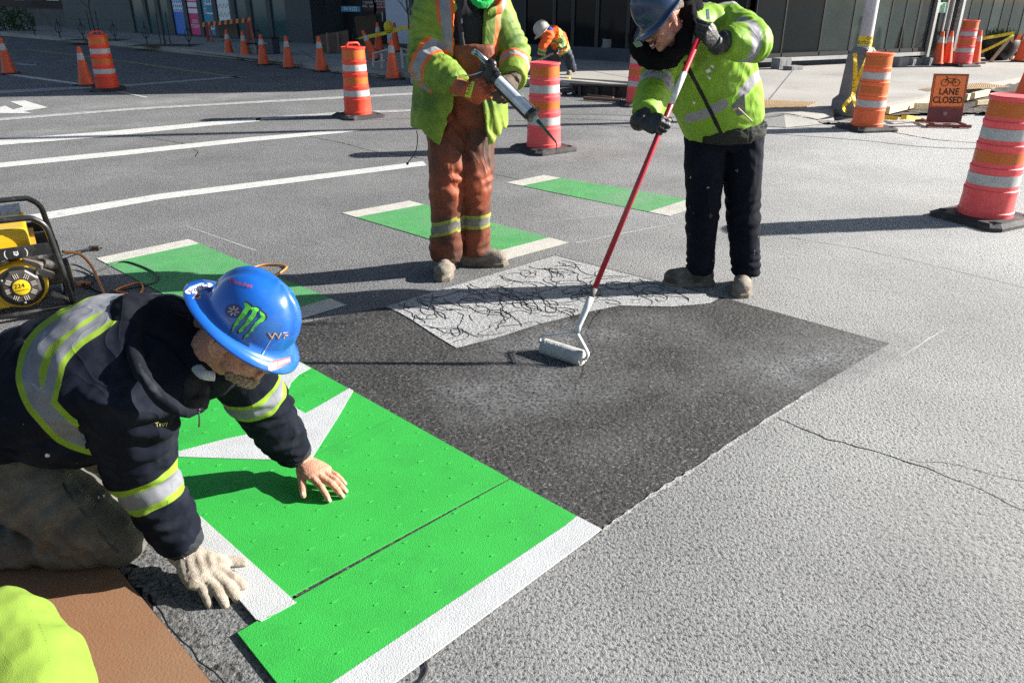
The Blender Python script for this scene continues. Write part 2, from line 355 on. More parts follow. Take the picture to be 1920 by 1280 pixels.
# primed patch, ground-out pale part, tar scribbles
outer = [(540,612),(728,575),(1040,479),(1357,559),(1668,645),(1520,733),(1290,885),(1128,993),(1000,1075),(820,1180),(640,1200),(430,1000),(520,700)]
g = M(); poly_sheet(g, [G(x, y) for x, y in outer], .004); struct('asphalt', g, A_dark)
pale = [(722,577),(1040,481),(1350,560),(1330,571),(1260,577),(1160,575),(1090,590),(1010,610),(940,633),(856,655),(815,630),(770,600),(745,586)]
g = M(); poly_sheet(g, [G(x, y) for x, y in pale], .008); struct('asphalt', g, A_pale)
# dusty rolled film of primer where the roller has been
film = asphalt_mat('asphalt_primer_film', (.105,.105,.112), .6, bumpd=.006, agg=130, dark_gap=.45)
def blob(cx, cy, rx, ry, n=40, seed=0, rot=0):
    out = []
    for i in range(n):
        a = 2*math.pi*i/n; r = 1 + .45*noise.noise(Vector((math.cos(a)*1.6+seed, math.sin(a)*1.6, 0))) + .2*noise.noise(Vector((math.cos(a)*5+seed, math.sin(a)*5, 3)))
        x = math.cos(a)*rx*r; y = math.sin(a)*ry*r
        out.append(G(cx + x*math.cos(rot)-y*math.sin(rot), cy + x*math.sin(rot)+y*math.cos(rot)))
    return out
# narrow worn fringe of old asphalt at the near edge of the patch, and the crumbled slot by the knee
g = M(); ribbon(g, smooth_path([G(x, y) for x, y in [(1128,1000),(1210,940),(1290,890),(1400,815),(1520,738)]], 11), .015, .010, 1.5); struct('asphalt_edge', g, A_pale)
g = M(); poly_sheet(g, [G(x, y) for x, y in [(205,1045),(258,1005),(300,1060),(330,1130),(420,1230),(520,1330),(440,1330),(330,1200),(260,1110)]], .004); struct('asphalt', g, A_old)
def crack(pts, w, seed, z=.0008, name='crack', jit=.02, m=None):
    random.seed(seed); q = [G(x, y) for x, y in pts]; path = []
    for k in range(len(q)-1):
        d = q[k+1]-q[k]; n = max(3, int(d.length/.05))
        for i in range(n):
            p = q[k]+d*(i/n); path.append(p + Vector(((random.random()-.5)*jit, (random.random()-.5)*jit, 0)))
    path.append(q[-1]); g = M(); ribbon(g, path, w, z, .9)
    o = struct(name, g, m or mat('crack_dark', (.014,.013,.012), 1, var=.3, spec=0)); return o
crack([(1462,785),(1530,815),(1600,835),(1680,858),(1760,885),(1850,920),(1920,958),(2000,990)], .0055, 1)
crack([(1700,862),(1790,870),(1920,905),(2000,930)], .003, 2)
crack([(1480,445),(1600,465),(1760,500),(1920,540)], .0035, 3)
crack([(580,256),(640,268),(700,284),(760,292),(800,300)], .012, 4)
crack([(915,325),(980,338),(1060,345)], .008, 5)
crack([(260,256),(340,268),(372,284),(366,294)], .010, 6)
crack([(1128,575),(1100,625),(1110,660),(1090,700),(1075,740)], .007, 7, z=.0046)
crack([(235,1040),(250,1060),(240,1085),(262,1110),(290,1130),(285,1150)], .008, 8, z=.0048, jit=.03)
crack([(290,1130),(340,1200),(400,1260),(450,1300)], .003, 9, z=.0048)
crack([(1040,170),(1160,190),(1400,210),(1600,235),(1750,262),(1920,275)], .03, 10)
crack([(640,226),(800,222),(960,226),(1180,238),(1420,246)], .02, 11)
tr = mat('tyre_stain', (.075,.075,.077), .8, var=.3, vscale=8)
for pts, w in [([(1040,214),(1180,217),(1420,226),(1700,228)], .07), ([(1040,222),(1180,227),(1420,236),(1600,243)], .05), ([(1430,250),(1600,262),(1740,276),(1920,282)], .04), ([(600,212),(770,210)], .06)]:
    g = M(); ribbon(g, smooth_path([G(x, y) for x, y in pts], 8), w, .0010, .5); struct('tyre_mark', g, tr)
# chalk survey lines
ch = mat('chalk', (.50,.50,.49), .9, var=.3, vscale=40)
for a, b, w in [((1080,455),(1300,412),.006),((1420,350),(1500,338),.006),((1700,650),(1790,668),.003),((1690,668),(1768,618),.004),((350,424),(480,470),.005),((990,418),(1180,400),.004)]:
    g = M(); p = [G(*a), G(*b)]; ribbon(g, [p[0].lerp(p[1], k/8) + Vector(((random.random()-.5)*.01, 0, 0)) for k in range(9)], w, .0012, 1); struct('chalk_line', g, ch)
# dust of the sawing laid across the lane at the far left; the strips in front of the drums also paint in window-reflected light
dm = bpy.data.materials.new('dust_glare'); dm.use_nodes = True; nt = dm.node_tree; b = nt.nodes['Principled BSDF']; L = nt.links.new
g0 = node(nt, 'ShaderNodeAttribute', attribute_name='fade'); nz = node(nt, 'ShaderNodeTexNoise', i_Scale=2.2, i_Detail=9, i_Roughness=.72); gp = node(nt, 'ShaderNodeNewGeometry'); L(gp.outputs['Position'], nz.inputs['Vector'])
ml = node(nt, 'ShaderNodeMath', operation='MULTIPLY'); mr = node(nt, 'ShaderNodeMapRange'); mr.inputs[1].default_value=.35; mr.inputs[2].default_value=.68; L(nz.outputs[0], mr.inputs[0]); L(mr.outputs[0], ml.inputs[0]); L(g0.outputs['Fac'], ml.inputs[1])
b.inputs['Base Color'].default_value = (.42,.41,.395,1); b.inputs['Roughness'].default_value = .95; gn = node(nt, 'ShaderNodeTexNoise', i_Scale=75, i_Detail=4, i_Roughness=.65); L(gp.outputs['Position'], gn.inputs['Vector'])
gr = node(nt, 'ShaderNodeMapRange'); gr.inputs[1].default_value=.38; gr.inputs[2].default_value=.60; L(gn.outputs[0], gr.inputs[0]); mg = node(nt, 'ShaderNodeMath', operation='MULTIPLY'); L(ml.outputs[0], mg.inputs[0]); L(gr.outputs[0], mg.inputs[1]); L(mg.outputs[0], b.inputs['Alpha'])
dm2 = dm.copy(); dm2.node_tree.nodes['Principled BSDF'].inputs['Base Color'].default_value = (.23,.23,.235,1)
def dust_glare(a, b_, half, z=.006, k=1.0, n=24, m=None):
    """a low pale drift, or glare painted as one, from a to b_, fading out to its sides"""
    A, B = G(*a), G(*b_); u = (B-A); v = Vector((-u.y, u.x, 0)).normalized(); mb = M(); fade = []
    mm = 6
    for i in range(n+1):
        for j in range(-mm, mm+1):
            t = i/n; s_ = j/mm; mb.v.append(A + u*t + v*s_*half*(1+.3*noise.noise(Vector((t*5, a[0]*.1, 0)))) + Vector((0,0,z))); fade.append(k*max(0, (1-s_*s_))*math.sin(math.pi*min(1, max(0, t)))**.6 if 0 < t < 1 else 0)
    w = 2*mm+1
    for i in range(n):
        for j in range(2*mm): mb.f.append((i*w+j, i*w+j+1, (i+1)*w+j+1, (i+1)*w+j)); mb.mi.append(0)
    o = obj('dust_glare' if m is None else 'primer_film', mb, m or dm); at = o.data.attributes.new('fade', 'FLOAT', 'POINT'); at.data.foreach_set('value', fade); o['kind'] = 'stuff'; return o
dust_glare((40,213),(560,172),.55, k=.9); dust_glare((-100,262),(470,220),.30, k=.6, z=.0065); dust_glare((1180,420),(1920,380),.9, k=.5, z=.0065); dust_glare((1450,420),(2100,760),1.1, k=.45, z=.007); dust_glare((560,350),(1000,330),.5, k=.25); dust_glare((860,445),(1330,335),.30, k=.45, z=.0075)  # the last strip paints window-reflected light onto the road
dust_glare((1600,1250),(2050,760),.5, k=.5, z=.0055); dust_glare((860,650),(1360,625),.36, k=1.0, z=.0105, m=dm2); dust_glare((800,770),(1180,690),.32, k=.9, z=.0112, m=dm2); dust_glare((1120,770),(1560,610),.20, k=.7, z=.0119, m=dm2); dust_glare((1380,740),(1700,625),.24, k=1.3, z=.0126, m=dm2); dust_glare((1000,900),(1330,760),.14, k=.25, z=.0133, m=dm2)

# tar scribbles: one continuous wandering squeeze line each
tar = mat('wet_tar', (.008,.008,.008), .35, var=.2)
random.seed(21); g = M()
A0, U, V = G(760,590), G(1300,560)-G(760,590), G(1040,490)-G(800,580)
for s_ in range(85):
    px = random.uniform(760, 1310)
    top = 577-(577-482)*(px-722)/(1040-722) if px < 1040 else 482+(560-482)*(px-1040)/310
    bot = 655-(px-856)*.28 if px > 856 else 600+(px-770)*.64
    bot = max(top+8, min(bot, 650)); py = random.uniform(top+6, bot)
    p = G(px, py); a = random.uniform(0, 6.28); pts = [p]; curl = random.uniform(-14, 14)
    for k in range(random.randint(10, 34)):
        if random.random() < .12: curl = random.uniform(-22, 22)
        a += curl*.018 + random.choice((0,0,0,random.uniform(-1.1,1.1))) + random.uniform(-.25, .25); p = p + Vector((math.cos(a), math.sin(a), 0))*.026; pts.append(p)
    keep = []
    for q in pts:                                        # stay on the pale ground-out part
        d = q-CAM; t = 1/(d.y*CP - d.z*SP); X = 960+FPX*d.x*t; Yp = 640 - FPX*(d.y*SP + d.z*CP)*t
        tp = 577-(577-482)*(X-722)/(1040-722) if X < 1040 else 482+(560-482)*(X-1040)/310
        bt = 655-(X-856)*.2 if X > 856 else 600+(X-770)*.64
        if tp+3 < Yp < bt and 740 < X < 1345: keep.append(q)
        elif len(keep) > 2: break
        else: keep = []
    if len(keep) > 3: g.tube(smooth_path([q + Vector((0,0,.009)) for q in keep], 3), .0017, 5, flat=[random.uniform(.5, 2.0) for _ in range((len(keep)-1)*3+1)])
o = obj('tar_scribble', g, tar, smooth=True); o['kind'] = 'stuff'
g = M(); g.tube(smooth_path([G(x, y, .005) for x, y in [(796,1235),(800,1250),(795,1268),(780,1280),(755,1283),(700,1282)]], 6), .0035, 6); o = obj('tar_drip', g, tar); o['kind'] = 'stuff'

# fresh sheets: two big panels with the white symbol
GreenNew = mat('sheet_green', (.024,.335,.044), .65, dirt=(.020,.26,.038), dscale=4.5, dth=.60, var=.07, vscale=5, bump=.35, bscale=240, spec=.4, speck=(.11,.46,.15), spth=.735, spscale=320)
WhiteNew = mat('sheet_white', (.44,.45,.455), .6, var=.08, vscale=9, bump=.5, bscale=220, speck=(.33,.34,.35), spth=.70, spscale=160)
def notches(mb, pts, z, m_in, n, seed):
    pass
def sheet(name, label, outline, m, z=.014, group=None):
    q = [G(x, y, z) for x, y in outline]; c = sum(q, Vector())/len(q)
    t = thing(name, label, 'marking sheet', (c.x, c.y, 0), 0, group); return t, q
tA = thing('marking_sheet', 'large green road sheet with white bicycle shape under the kneeling man\'s bare hand', 'marking sheet', G(600,850))
zz = .013
panelA = [(330,760),(420,690),(553,672),(953,895),(541,1118),(330,926),(300,900)]
g = M(); poly_sheet(g, [G(x, y, zz) for x, y in panelA], zz, .006); obj('green_panel', g, GreenNew, tA)
def zpx(l): return [(300+x/4, 660+y/4) for x, y in l]
white = zpx([(1420,272),(1450,290),(1340,480),(1180,730),(1135,806),(910,808),(560,800),(140,785),(140,745),(330,695),(500,650),(690,610),(640,500),(560,330),(520,200),(600,130),(780,90),(1000,48),(1130,120),(1040,170),(985,225),(962,280),(960,320),(968,350),(990,390),(1030,425),(1090,460),(1200,400)])
g = M(); poly_sheet(g, [G(x, y, zz) for x, y in white], zz+.002, .003); obj('white_symbol', g, WhiteNew, tA)
g = M(); poly_sheet(g, [G(x, y, zz) for x, y in [(332,928),(290,890),(270,915),(480,1160),(547,1121)]], zz+.001, .006); obj('white_border', g, WhiteNew, tA)
g = M(); ribbon(g, [G(x, y, zz) for x, y in [(330,875),(420,862),(532,866)]][0:0] or [G(x, y, zz) for x, y in [(585,856),(700,800),(800,762)]], .0015, zz+.0006); obj('seam', g, mat('seam_dark', (.01,.12,.02), .8), tA)
tB = thing('marking_sheet', 'green road sheet with white border band, lying nearest the camera', 'marking sheet', G(780,1090))
zb = .012
g = M(); poly_sheet(g, [G(x, y, zb) for x, y in [(956,898),(1082,967),(1060,985),(618,1282),(560,1330),(445,1185),(547,1125)]], zb, .006); obj('green_panel', g, GreenNew, tB)
g = M(); poly_sheet(g, [G(x, y, zb) for x, y in [(1082,967),(1128,991),(735,1282),(660,1340),(562,1332),(618,1282),(1060,985)]], zb+.001, .006); obj('white_band', g, WhiteNew, tB)
g = M(); poly_sheet(g, [G(x, y, zb) for x, y in [(482,1161),(547,1123),(556,1129),(490,1165)]], zb+.002, .006); obj('white_corner', g, WhiteNew, tB)
# shallow moulded ticks in the sheets
def ticks(poly, avoid, z, par, seed, n1=60):
    random.seed(seed); gd = M(); pts = [G(x, y) for x, y in poly]; av = [G(x, y) for x, y in avoid] if avoid else None
    u = (G(950,897)-G(545,1120)).normalized(); v = Vector((-u.y, u.x, 0))
    def ins(p, q):
        c = False; j = len(q)-1
        for i in range(len(q)):
            if (q[i].y > p.y) != (q[j].y > p.y) and p.x < (q[j].x-q[i].x)*(p.y-q[i].y)/(q[j].y-q[i].y)+q[i].x: c = not c
            j = i
        return c
    o = G(600,900)
    for i in range(-16, 17):
        for j in range(-14, 15):
            p = o + u*(i*.115 + (j % 2)*.055 + random.uniform(-.012,.012)) + v*(j*.085 + random.uniform(-.008,.008))
            if ins(p, pts) and ins(p+u*.03, pts) and not (av and ins(p, av)):
                l = random.uniform(.014, .028); gd.box(p + Vector((0,0,z+.0008)), (l, .0028, .0022), Matrix.Rotation(math.atan2(u.y, u.x)+random.uniform(-.1,.1), 3, 'Z') @ Matrix.Rotation(.12, 3, 'Y'))
    return gd
obj('moulded_ticks', ticks(panelA, white, zz, tA, 3), GreenNew, tA)['kind'] = 'stuff'
obj('moulded_ticks', ticks([(958,905),(1070,967),(1050,985),(615,1270),(560,1300),(455,1187),(550,1135)], None, zb, tB, 4), GreenNew, tB)['kind'] = 'stuff'
# ================================================================ BUILDINGS
Z = Vector((0,0,1))
C0 = G(1400, 129, .13); C0.z = 0; UL = G(252, 62, .13)-G(1400, 129, .13); UL.z = 0; UL.normalize(); NL = Vector((-UL.y, UL.x, 0))     # shaded street front, runs left
UR = G(1740, 113, .13)-G(1400, 129, .13); UR.z = 0; UR.normalize(); NR = Vector((UR.y, -UR.x, 0))          # sunlit glass front, runs right
def fac(px, py, U, N, off=0):
    p = Pp(px, py, C0 + N*off, N); return (p-C0).dot(U), p.z
def fbox(mb, U, N, s0, s1, z0, z1, d0, d1):
    """box on a facade: s along it, z up, d out of it"""
    vs = [C0 + U*s + N*d + Z*z for z in (z0, z1) for s, d in ((s0,d0),(s1,d0),(s1,d1),(s0,d1))]
    return mb.add(vs, [(3,2,1,0),(4,5,6,7),(0,1,5,4),(1,2,6,5),(2,3,7,6),(3,0,4,7)])
DkPanel = mat('dark_cladding', (.045,.055,.068), .6, var=.15, vscale=.8, bump=.2, bscale=12)
GrPanel = mat('grey_cladding', (.065,.085,.095), .65, var=.12, vscale=.7)
BlackM = mat('black_metal', (.012,.013,.016), .45, var=.1)
Alu = mat('aluminium', (.45,.46,.47), .4, metal=.6, var=.1)
DGlass = mat('dark_glass', (.008,.011,.013), .06, var=.3, vscale=.5, spec=.22)
TGlass = mat('teal_glass', (.055,.115,.125), .12, var=.12, vscale=.6, spec=.5)
GGlass = mat('green_glass', (.014,.026,.024), .04, var=.5, vscale=.9, spec=.5, dirt=(.022,.035,.033), dscale=1.2, dth=.52)
PaleG = mat('pale_glass', (.026,.042,.040), .06, var=.5, vscale=.9, spec=.5, dirt=(.05,.068,.064), dscale=1.5, dth=.5)
Conc = mat('precast_concrete', (.30,.31,.33), .8, var=.15, vscale=2, bump=.4, bscale=40)
DkConc = mat('plinth_blue_grey', (.05,.062,.08), .8, var=.2, vscale=2)
s_l = lambda px, py=40: fac(px, py, UL, NL)[0]
s_r = lambda px, py=60: fac(px, py, UR, NR)[0]
# low dark block at the left with posters
sE = s_l(590, 60); sW = s_l(252, 40); sP = s_l(128, 60); sC1 = s_l(724, 60); sC2 = s_l(768, 60)
b1 = thing('street_building', 'grey clad building with tall teal windows and posters behind the left cones', 'building', tuple(C0 + UL*(sE+sP)/2))
w = M(); fbox(w, UL, NL, sE, sP, 0, 7, -9, 0); obj('wall', w, GrPanel, b1)
w = M(); fbox(w, UL, NL, sE-.02, s_l(545), 0, 7, -.5, .10); obj('dark_pier', w, DkPanel, b1)
w = M()
for z in (.55, 1.15, 1.75, 2.4, 3.2):
    fbox(w, UL, NL, s_l(251), sP-.02, z, z+.02, 0, .008)
obj('panel_joint', w, DkPanel, b1)
w = M(); fbox(w, UL, NL, s_l(545), s_l(250)-.0, .0, .16, 0, .14); obj('sill', w, DkConc, b1)
mull = [250, 278, 301, 325, 353, 380, 408, 443, 472, 509, 545]
for a, b in zip(mull[:-1], mull[1:]):
    s1, s0 = s_l(a, 35), s_l(b, 35); fr = M()
    for q in ((s0, s0+.12), (s1-.12, s1)): fbox(fr, UL, NL, q[0]+.003, q[1]-.003, .16, 3.4, 0, .09)
    fbox(fr, UL, NL, s0+.12, s1-.12, 3.3, 3.4, 0, .09)
    f = obj('window', fr, DkPanel, b1)
    gl = M(); fbox(gl, UL, NL, s0+.12, s1-.12, .16, 3.3, -.0, .03); obj('pane', gl, TGlass, f)
def fmat(U, N, s, z, d, rot=0):
    """text plane on a facade: x runs to the viewer's right"""
    X = U if U.dot(Vector((1,0,0))) > 0 else -U
    return Matrix.Translation(C0 + U*s + N*d + Z*z) @ Matrix(((X.x, 0, N.x), (X.y, 0, N.y), (0, 1, 0))).to_4x4() @ Matrix.Rotation(rot, 4, 'Z')
Pblue = mat('poster_blue', (.02,.17,.70), .5, var=.03); Pwhite = mat('poster_white', (.78,.82,.86), .5, var=.03); Pmag = mat('poster_magenta', (.70,.02,.20), .5, var=.03)
Pteal = mat('poster_teal', (.015,.25,.42), .5, var=.05); Polive = mat('poster_olive', (.35,.36,.12), .5, var=.03)
def poster(a, b, label, z0=.22, z1=2.6):
    s1, s0 = s_l(a, 30)-.14, s_l(b, 30)+.14; t = thing('poster', label, 'poster', tuple(C0 + UL*(s0+s1)/2 + NL*.05 + Z*z0)); return t, s0, s1
def zig(mb, s0, s1, z, amp, w, n, d, wave=False):
    k = n*8 if wave else n*2; top, bot = [], []
    for i in range(k+1):
        t = i/k; h = amp*math.sin(t*n*2*math.pi) if wave else amp*(1 if i % 2 else -1); p = C0+UL*(s0+(s1-s0)*t)+NL*d
        top.append(p+Z*(z+h+w/2)); bot.append(p+Z*(z+h-w/2))
    N_ = len(top); mb.add(top+bot, [(i, i+1, i+1+N_, i+N_) for i in range(N_-1)])
t, s0, s1 = poster(325, 353, 'blue and white zigzag poster in the dark building window')
m_ = M(); fbox(m_, UL, NL, s0, s1, .20, .95, .031, .045); obj('blue_field', m_, Pblue, t)
m_ = M(); fbox(m_, UL, NL, s0, s1, .952, 2.3, .031, .045); obj('white_field', m_, Pwhite, t)
m_ = M()
for k in range(9): zig(m_, s0+.02, s1-.02, 1.0+k*.15, .045, .05, 5, .048)
obj('zigzag', m_, Pblue, t)
m_ = M(); m_.text('OPENING\nFALL 2018', .115, fmat(UL, NL, (s0+s1)/2, .56, .05)); obj('lettering', m_, mat('poster_letter_pale', (.22,.34,.60), .5), t)
t, s0, s1 = poster(353, 380, 'magenta poster with white bars reading join today')
m_ = M(); fbox(m_, UL, NL, s0, s1, .20, 2.2, .031, .045); obj('field', m_, Pmag, t)
m_ = M()
for z in (.92, 1.13, 1.34): fbox(m_, UL, NL, s0, s1, z, z+.15, .045, .05)
obj('white_bars', m_, Pwhite, t)
m_ = M(); m_.text('JOIN\nTODAY.', .165, fmat(UL, NL, (s0+s1)/2, .56, .05)); obj('lettering', m_, Pwhite, t)
t, s0, s1 = poster(380, 408, 'teal poster with large letters running up the window')
m_ = M(); fbox(m_, UL, NL, s0, s1, .20, 2.6, .031, .045); obj('field', m_, Pteal, t)
m_ = M(); m_.text('t  I E F', .52, fmat(UL, NL, s0+(s1-s0)*.33, 1.1, .05, R(90)), spacing=1.05); m_.text('cture', .30, fmat(UL, NL, s0+(s1-s0)*.78, 1.25, .05, R(90)), spacing=1.1); obj('lettering', m_, Pwhite, t)
t, s0, s1 = poster(408, 438, 'white poster with olive waves and blue sea at its top')
m_ = M(); fbox(m_, UL, NL, s0, s1, .45, 1.38, .031, .045); obj('white_field', m_, Pwhite, t)
m_ = M(); fbox(m_, UL, NL, s0, s1, 1.38, 2.6, .031, .045); obj('sea', m_, Pteal, t)
m_ = M()
for z in (.62, .9, 1.18): zig(m_, s0+.02, s1-.02, z, .06, .035, 3, .048, True)
obj('waves', m_, Polive, t)
# recessed entrance block and dark glass front up to the corner
b2 = thing('street_building', 'black glass fronted building with white column behind the workers', 'building', tuple(C0 + UL*6))
w = M(); fbox(w, UL, NL, .05, sE-.03, 0, 12, -9, -1.2); fbox(w, UL, NL, s_l(985, 60), s_l(775, 60), 0, 7, -1.2, -.02); obj('wall', w, mat('recess_dark', (.018,.020,.026), .6, var=.15, vscale=.8), b2)
w = M(); fbox(w, UL, NL, .05, s_l(775,60), 0, .42, -.9, .12); obj('plinth', w, DkConc, b2)
dgs = [985, 1040, 1075, 1120, 1178, 1240, 1320, 1398]
for a, b in zip(dgs[:-1], dgs[1:]):
    s1, s0 = s_l(a, 70), max(.06, s_l(b, 70)); fr = M()
    for q in ((s0, s0+.05), (s1-.05, s1)): fbox(fr, UL, NL, q[0]+.002, q[1]-.002, .42, 3.6, -.05, .05)
    f = obj('window', fr, BlackM, b2); gl = M(); fbox(gl, UL, NL, s0+.05, s1-.05, .42, 3.6, -.05, .01); obj('pane', gl, DGlass, f)
w = M(); fbox(w, UL, NL, sC1, sC2+(sC1-sC2)*.0, .0, 4, -.55, .0) if False else fbox(w, UL, NL, min(sC1,sC2), max(sC1,sC2), .14, 7, -.6, -.03); obj('column', w, mat('white_panel', (.42,.46,.56), .6, var=.05), b2)
w = M(); fbox(w, UL, NL, min(sC1,sC2)-.01, max(sC1,sC2)+.01, 0, .26, -.62, -.01); obj('column_base', w, BlackM, b2)
for a, b in ((650, 690), (690, 724)):
    s1, s0 = s_l(a, 50), s_l(b, 50); w = M()
    for q in ((s0, s0+.07), (s1-.07, s1)): fbox(w, UL, NL, q[0]+.002, q[1]-.002, .14, 2.6, -1.19, -1.1)
    f = obj('door', w, BlackM, b2); w = M(); fbox(w, UL, NL, s0+.07, s1-.07, .16, 2.6, -1.19, -1.14); obj('pane', w, mat('door_glass', (.012,.035,.022), .1, var=.3), f)
    w = M(); fbox(w, UL, NL, (s0+s1)/2-.02, (s0+s1)/2+.02, .8, 1.5, -1.1, -1.06); obj('handle', w, Alu, f)
# upper storeys of the corner block, they throw the long shade over the street
# signs in the entrance
t = thing('shop_sign', 'small blue sign hanging in the dark entrance', 'sign', tuple(C0 + UL*s_l(655,20) + NL*.0 + Z*1.2))
a0, b0 = fac(637, 12, UL, NL), fac(673, 23, UL, NL); w = M(); fbox(w, UL, NL, b0[0], a0[0], b0[1], a0[1], -.1, -.05); obj('board', w, mat('sign_blue', (.02,.20,.34), .5), t)
w = M(); w.text('== V:OS', .17, fmat(UL, NL, (a0[0]+b0[0])/2, (a0[1]+b0[1])/2, -.045)); obj('lettering', w, Pwhite, t)
t = thing('shop_sign', 'dark red opening hours board beside white column', 'sign', tuple(C0 + UL*s_l(712,10) + Z*1.2))
a0, b0 = fac(704, -12, UL, NL, -1), fac(727, 22, UL, NL, -1); w = M(); fbox(w, UL, NL, b0[0], a0[0], b0[1], a0[1], -1.05, -1.0); obj('board', w, mat('sign_red', (.16,.012,.03), .5), t)
w = M(); w.text('OPENING HOURS\nMon-Fri  9-5\nSaturday 10-4', .075, fmat(UL, NL, (a0[0]+b0[0])/2, b0[1]+.2, -.99)); obj('lettering', w, Pwhite, t)
t = thing('shop_sign', 'black door sign with small white lettering left of the red board', 'sign', tuple(C0 + UL*s_l(690,10) + Z*1.2))
a0, b0 = fac(679, -12, UL, NL, -1), fac(701, 22, UL, NL, -1); w = M(); fbox(w, UL, NL, b0[0], a0[0], b0[1], a0[1], -1.05, -1.0); obj('board', w, mat('sign_dark_red', (.05,.010,.018), .5), t)
w = M(); w.text('T TAYLOR\nHALL   open', .1, fmat(UL, NL, (a0[0]+b0[0])/2, b0[1]+.2, -.99)); obj('lettering', w, Pwhite, t)
w = M(); fbox(w, UL, NL, s_l(700,0), s_l(682,0), b0[1]+.38, b0[1]+.8, -.995, -.985); obj('picture', w, mat('sign_blue2', (.03,.16,.36), .5), t)

# glass curtain wall at the right
b3 = thing('glass_building', 'sunlit glass fronted building behind the utility pole and right hand cones', 'building', tuple(C0 + UR*6))
w = M(); fbox(w, UR, NR, .02, 30, 0, 12, -9, -.9); obj('wall', w, mat('interior_dark', (.03,.032,.033), .7, var=.5, vscale=.6), b3)
w = M(); fbox(w, UR, NR, .06, s_r(1745), .10, .25, -.35, -.12); fbox(w, UR, NR, s_r(1805), 30, .10, .25, -.35, -.12); obj('plinth', w, DkConc, b3)
w = M(); fbox(w, UR, NR, .06, s_r(1745), .25, .33, -.20, .05); fbox(w, UR, NR, s_r(1805), 30, .25, .33, -.20, .05); obj('sill', w, Alu, b3)
w = M(); q_ = [C0+NL*1.5+NR*.6, C0+UL*40+NL*.3, C0+UL*40-NL*9, C0+UR*30-NR*9, C0+UR*30+NR*.3, C0+UR*2+NR*1.2]; w.prism([(p.x, p.y) for p in q_], 3.9, 14); obj('upper_storeys_shade_overhang', w, DkPanel, b3)  # unseen overhang at the corner, shaped to move the shade edge on the pavement
w = M(); fbox(w, UR, NR, .0, 30, 3.1, 3.4, -.9, .0); obj('ceiling_edge', w, BlackM, b3)
rm = [1400, 1477, 1549, 1606, 1676, 1703, 1728, 1752]; kinds = [DGlass, DGlass, GGlass, PaleG, GGlass, GGlass, PaleG]
def glazing(a, b, gm, fw=.018, fm=BlackM):
    s0, s1 = max(.07, s_r(a, 0)), s_r(b, 0); fr = M()
    for q in ((s0, s0+fw), (s1-fw, s1)): fbox(fr, UR, NR, q[0]+.002, q[1]-.002, .34, 3.1, -.05, .012)
    fbox(fr, UR, NR, s0+fw, s1-fw, .34, .42, -.05, .03)
    f = obj('window', fr, fm, b3); gl = M(); fbox(gl, UR, NR, s0+fw, s1-fw, .42, 3.1, -.04, .0); obj('pane', gl, gm, f)
for a, b, k in zip(rm[:-1], rm[1:], kinds): glazing(a, b, k)
w = M()
for q in (1755, 1803): s_ = s_r(q, 0); fbox(w, UR, NR, s_-.04, s_+.04, .13, 3.1, -.06, .10)
obj('door_frame', w, Alu, b3)
s0, s1 = s_r(1757, 0), s_r(1801, 0); w = M(); fbox(w, UR, NR, s0+.04, s1-.04, .16, 3.0, -.05, -.01); d = obj('door', w, GGlass, b3)
w = M(); fbox(w, UR, NR, (s0+s1)/2-.02, (s0+s1)/2+.02, .16, 3.0, -.01, .02); obj('stile', w, Alu, d)
for o_ in (-.10, .10):
    w = M(); q = C0+UR*((s0+s1)/2+o_)+NR*.08; w.tube([q+Z*.5, q+Z*1.5], .022, 8); obj('handle', w, Alu, d)
w = M(); a0, b0 = fac(1760, 5, UR, NR), fac(1775, 24, UR, NR); fbox(w, UR, NR, a0[0], b0[0], b0[1], a0[1], .0, .006); obj('notice', w, mat('notice_green', (.30,.55,.40), .5, var=.3, vscale=20), d)
rm2 = [1805, 1824, 1844, 1865, 1885, 1903, 1925, 1950, 1980, 2015, 2060, 2120, 2200]
for i, (a, b) in enumerate(zip(rm2[:-1], rm2[1:])): glazing(a, b, [PaleG, GGlass, GGlass][i % 3], .014)
# brick house far left with a ledge, shrubs at its foot
sB = s_l(0, 50)
t = thing('brick_house', 'dark brick house with stone base at the far left end of the street', 'building', tuple(C0+UL*(sP+7)-NL*4))
def xbox(mb, s0, s1, z0, z1, d0, d1): return fbox(mb, UL, NL, s0, s1, z0, z1, d0, d1)
def brick_mat():
    m = bpy.data.materials.new('brick'); m.use_nodes = True; nt = m.node_tree; b = nt.nodes['Principled BSDF']
    tc = node(nt, 'ShaderNodeTexCoord'); mp = node(nt, 'ShaderNodeMapping'); mp.inputs['Rotation'].default_value = (R(90), 0, R(0)); nt.links.new(tc.outputs['Object'], mp.inputs[0])
    br = node(nt, 'ShaderNodeTexBrick', i_Scale=4.0); br.inputs['Color1'].default_value = (.060,.028,.022,1); br.inputs['Color2'].default_value = (.035,.020,.018,1); br.inputs['Mortar'].default_value = (.08,.07,.065,1); br.inputs['Mortar Size'].default_value = .03
    nt.links.new(mp.outputs[0], br.inputs[0]); nt.links.new(br.outputs[0], b.inputs['Base Color']); b.inputs['Roughness'].default_value = .9; return m
w = M(); xbox(w, sP+.0, sP+14, .9, 8, -6, -1.0); obj('wall', w, brick_mat(), t)
w = M(); xbox(w, sP+.02, sP+14, 0, .9, -6, -.9); obj('stone_base', w, mat('dark_stone', (.10,.10,.10), .9, var=.3, vscale=3), t)
for k in range(3):
    w = M(); xbox(w, sP+2.4+k*3.6, sP+3.6+k*3.6, 1.25, 2.6, -1.02, -.96); f = obj('window', w, Pwhite, t); w = M(); xbox(w, sP+2.5+k*3.6, sP+3.5+k*3.6, 1.35, 2.5, -.96, -.94); obj('pane', w, DGlass, f)
w = M()
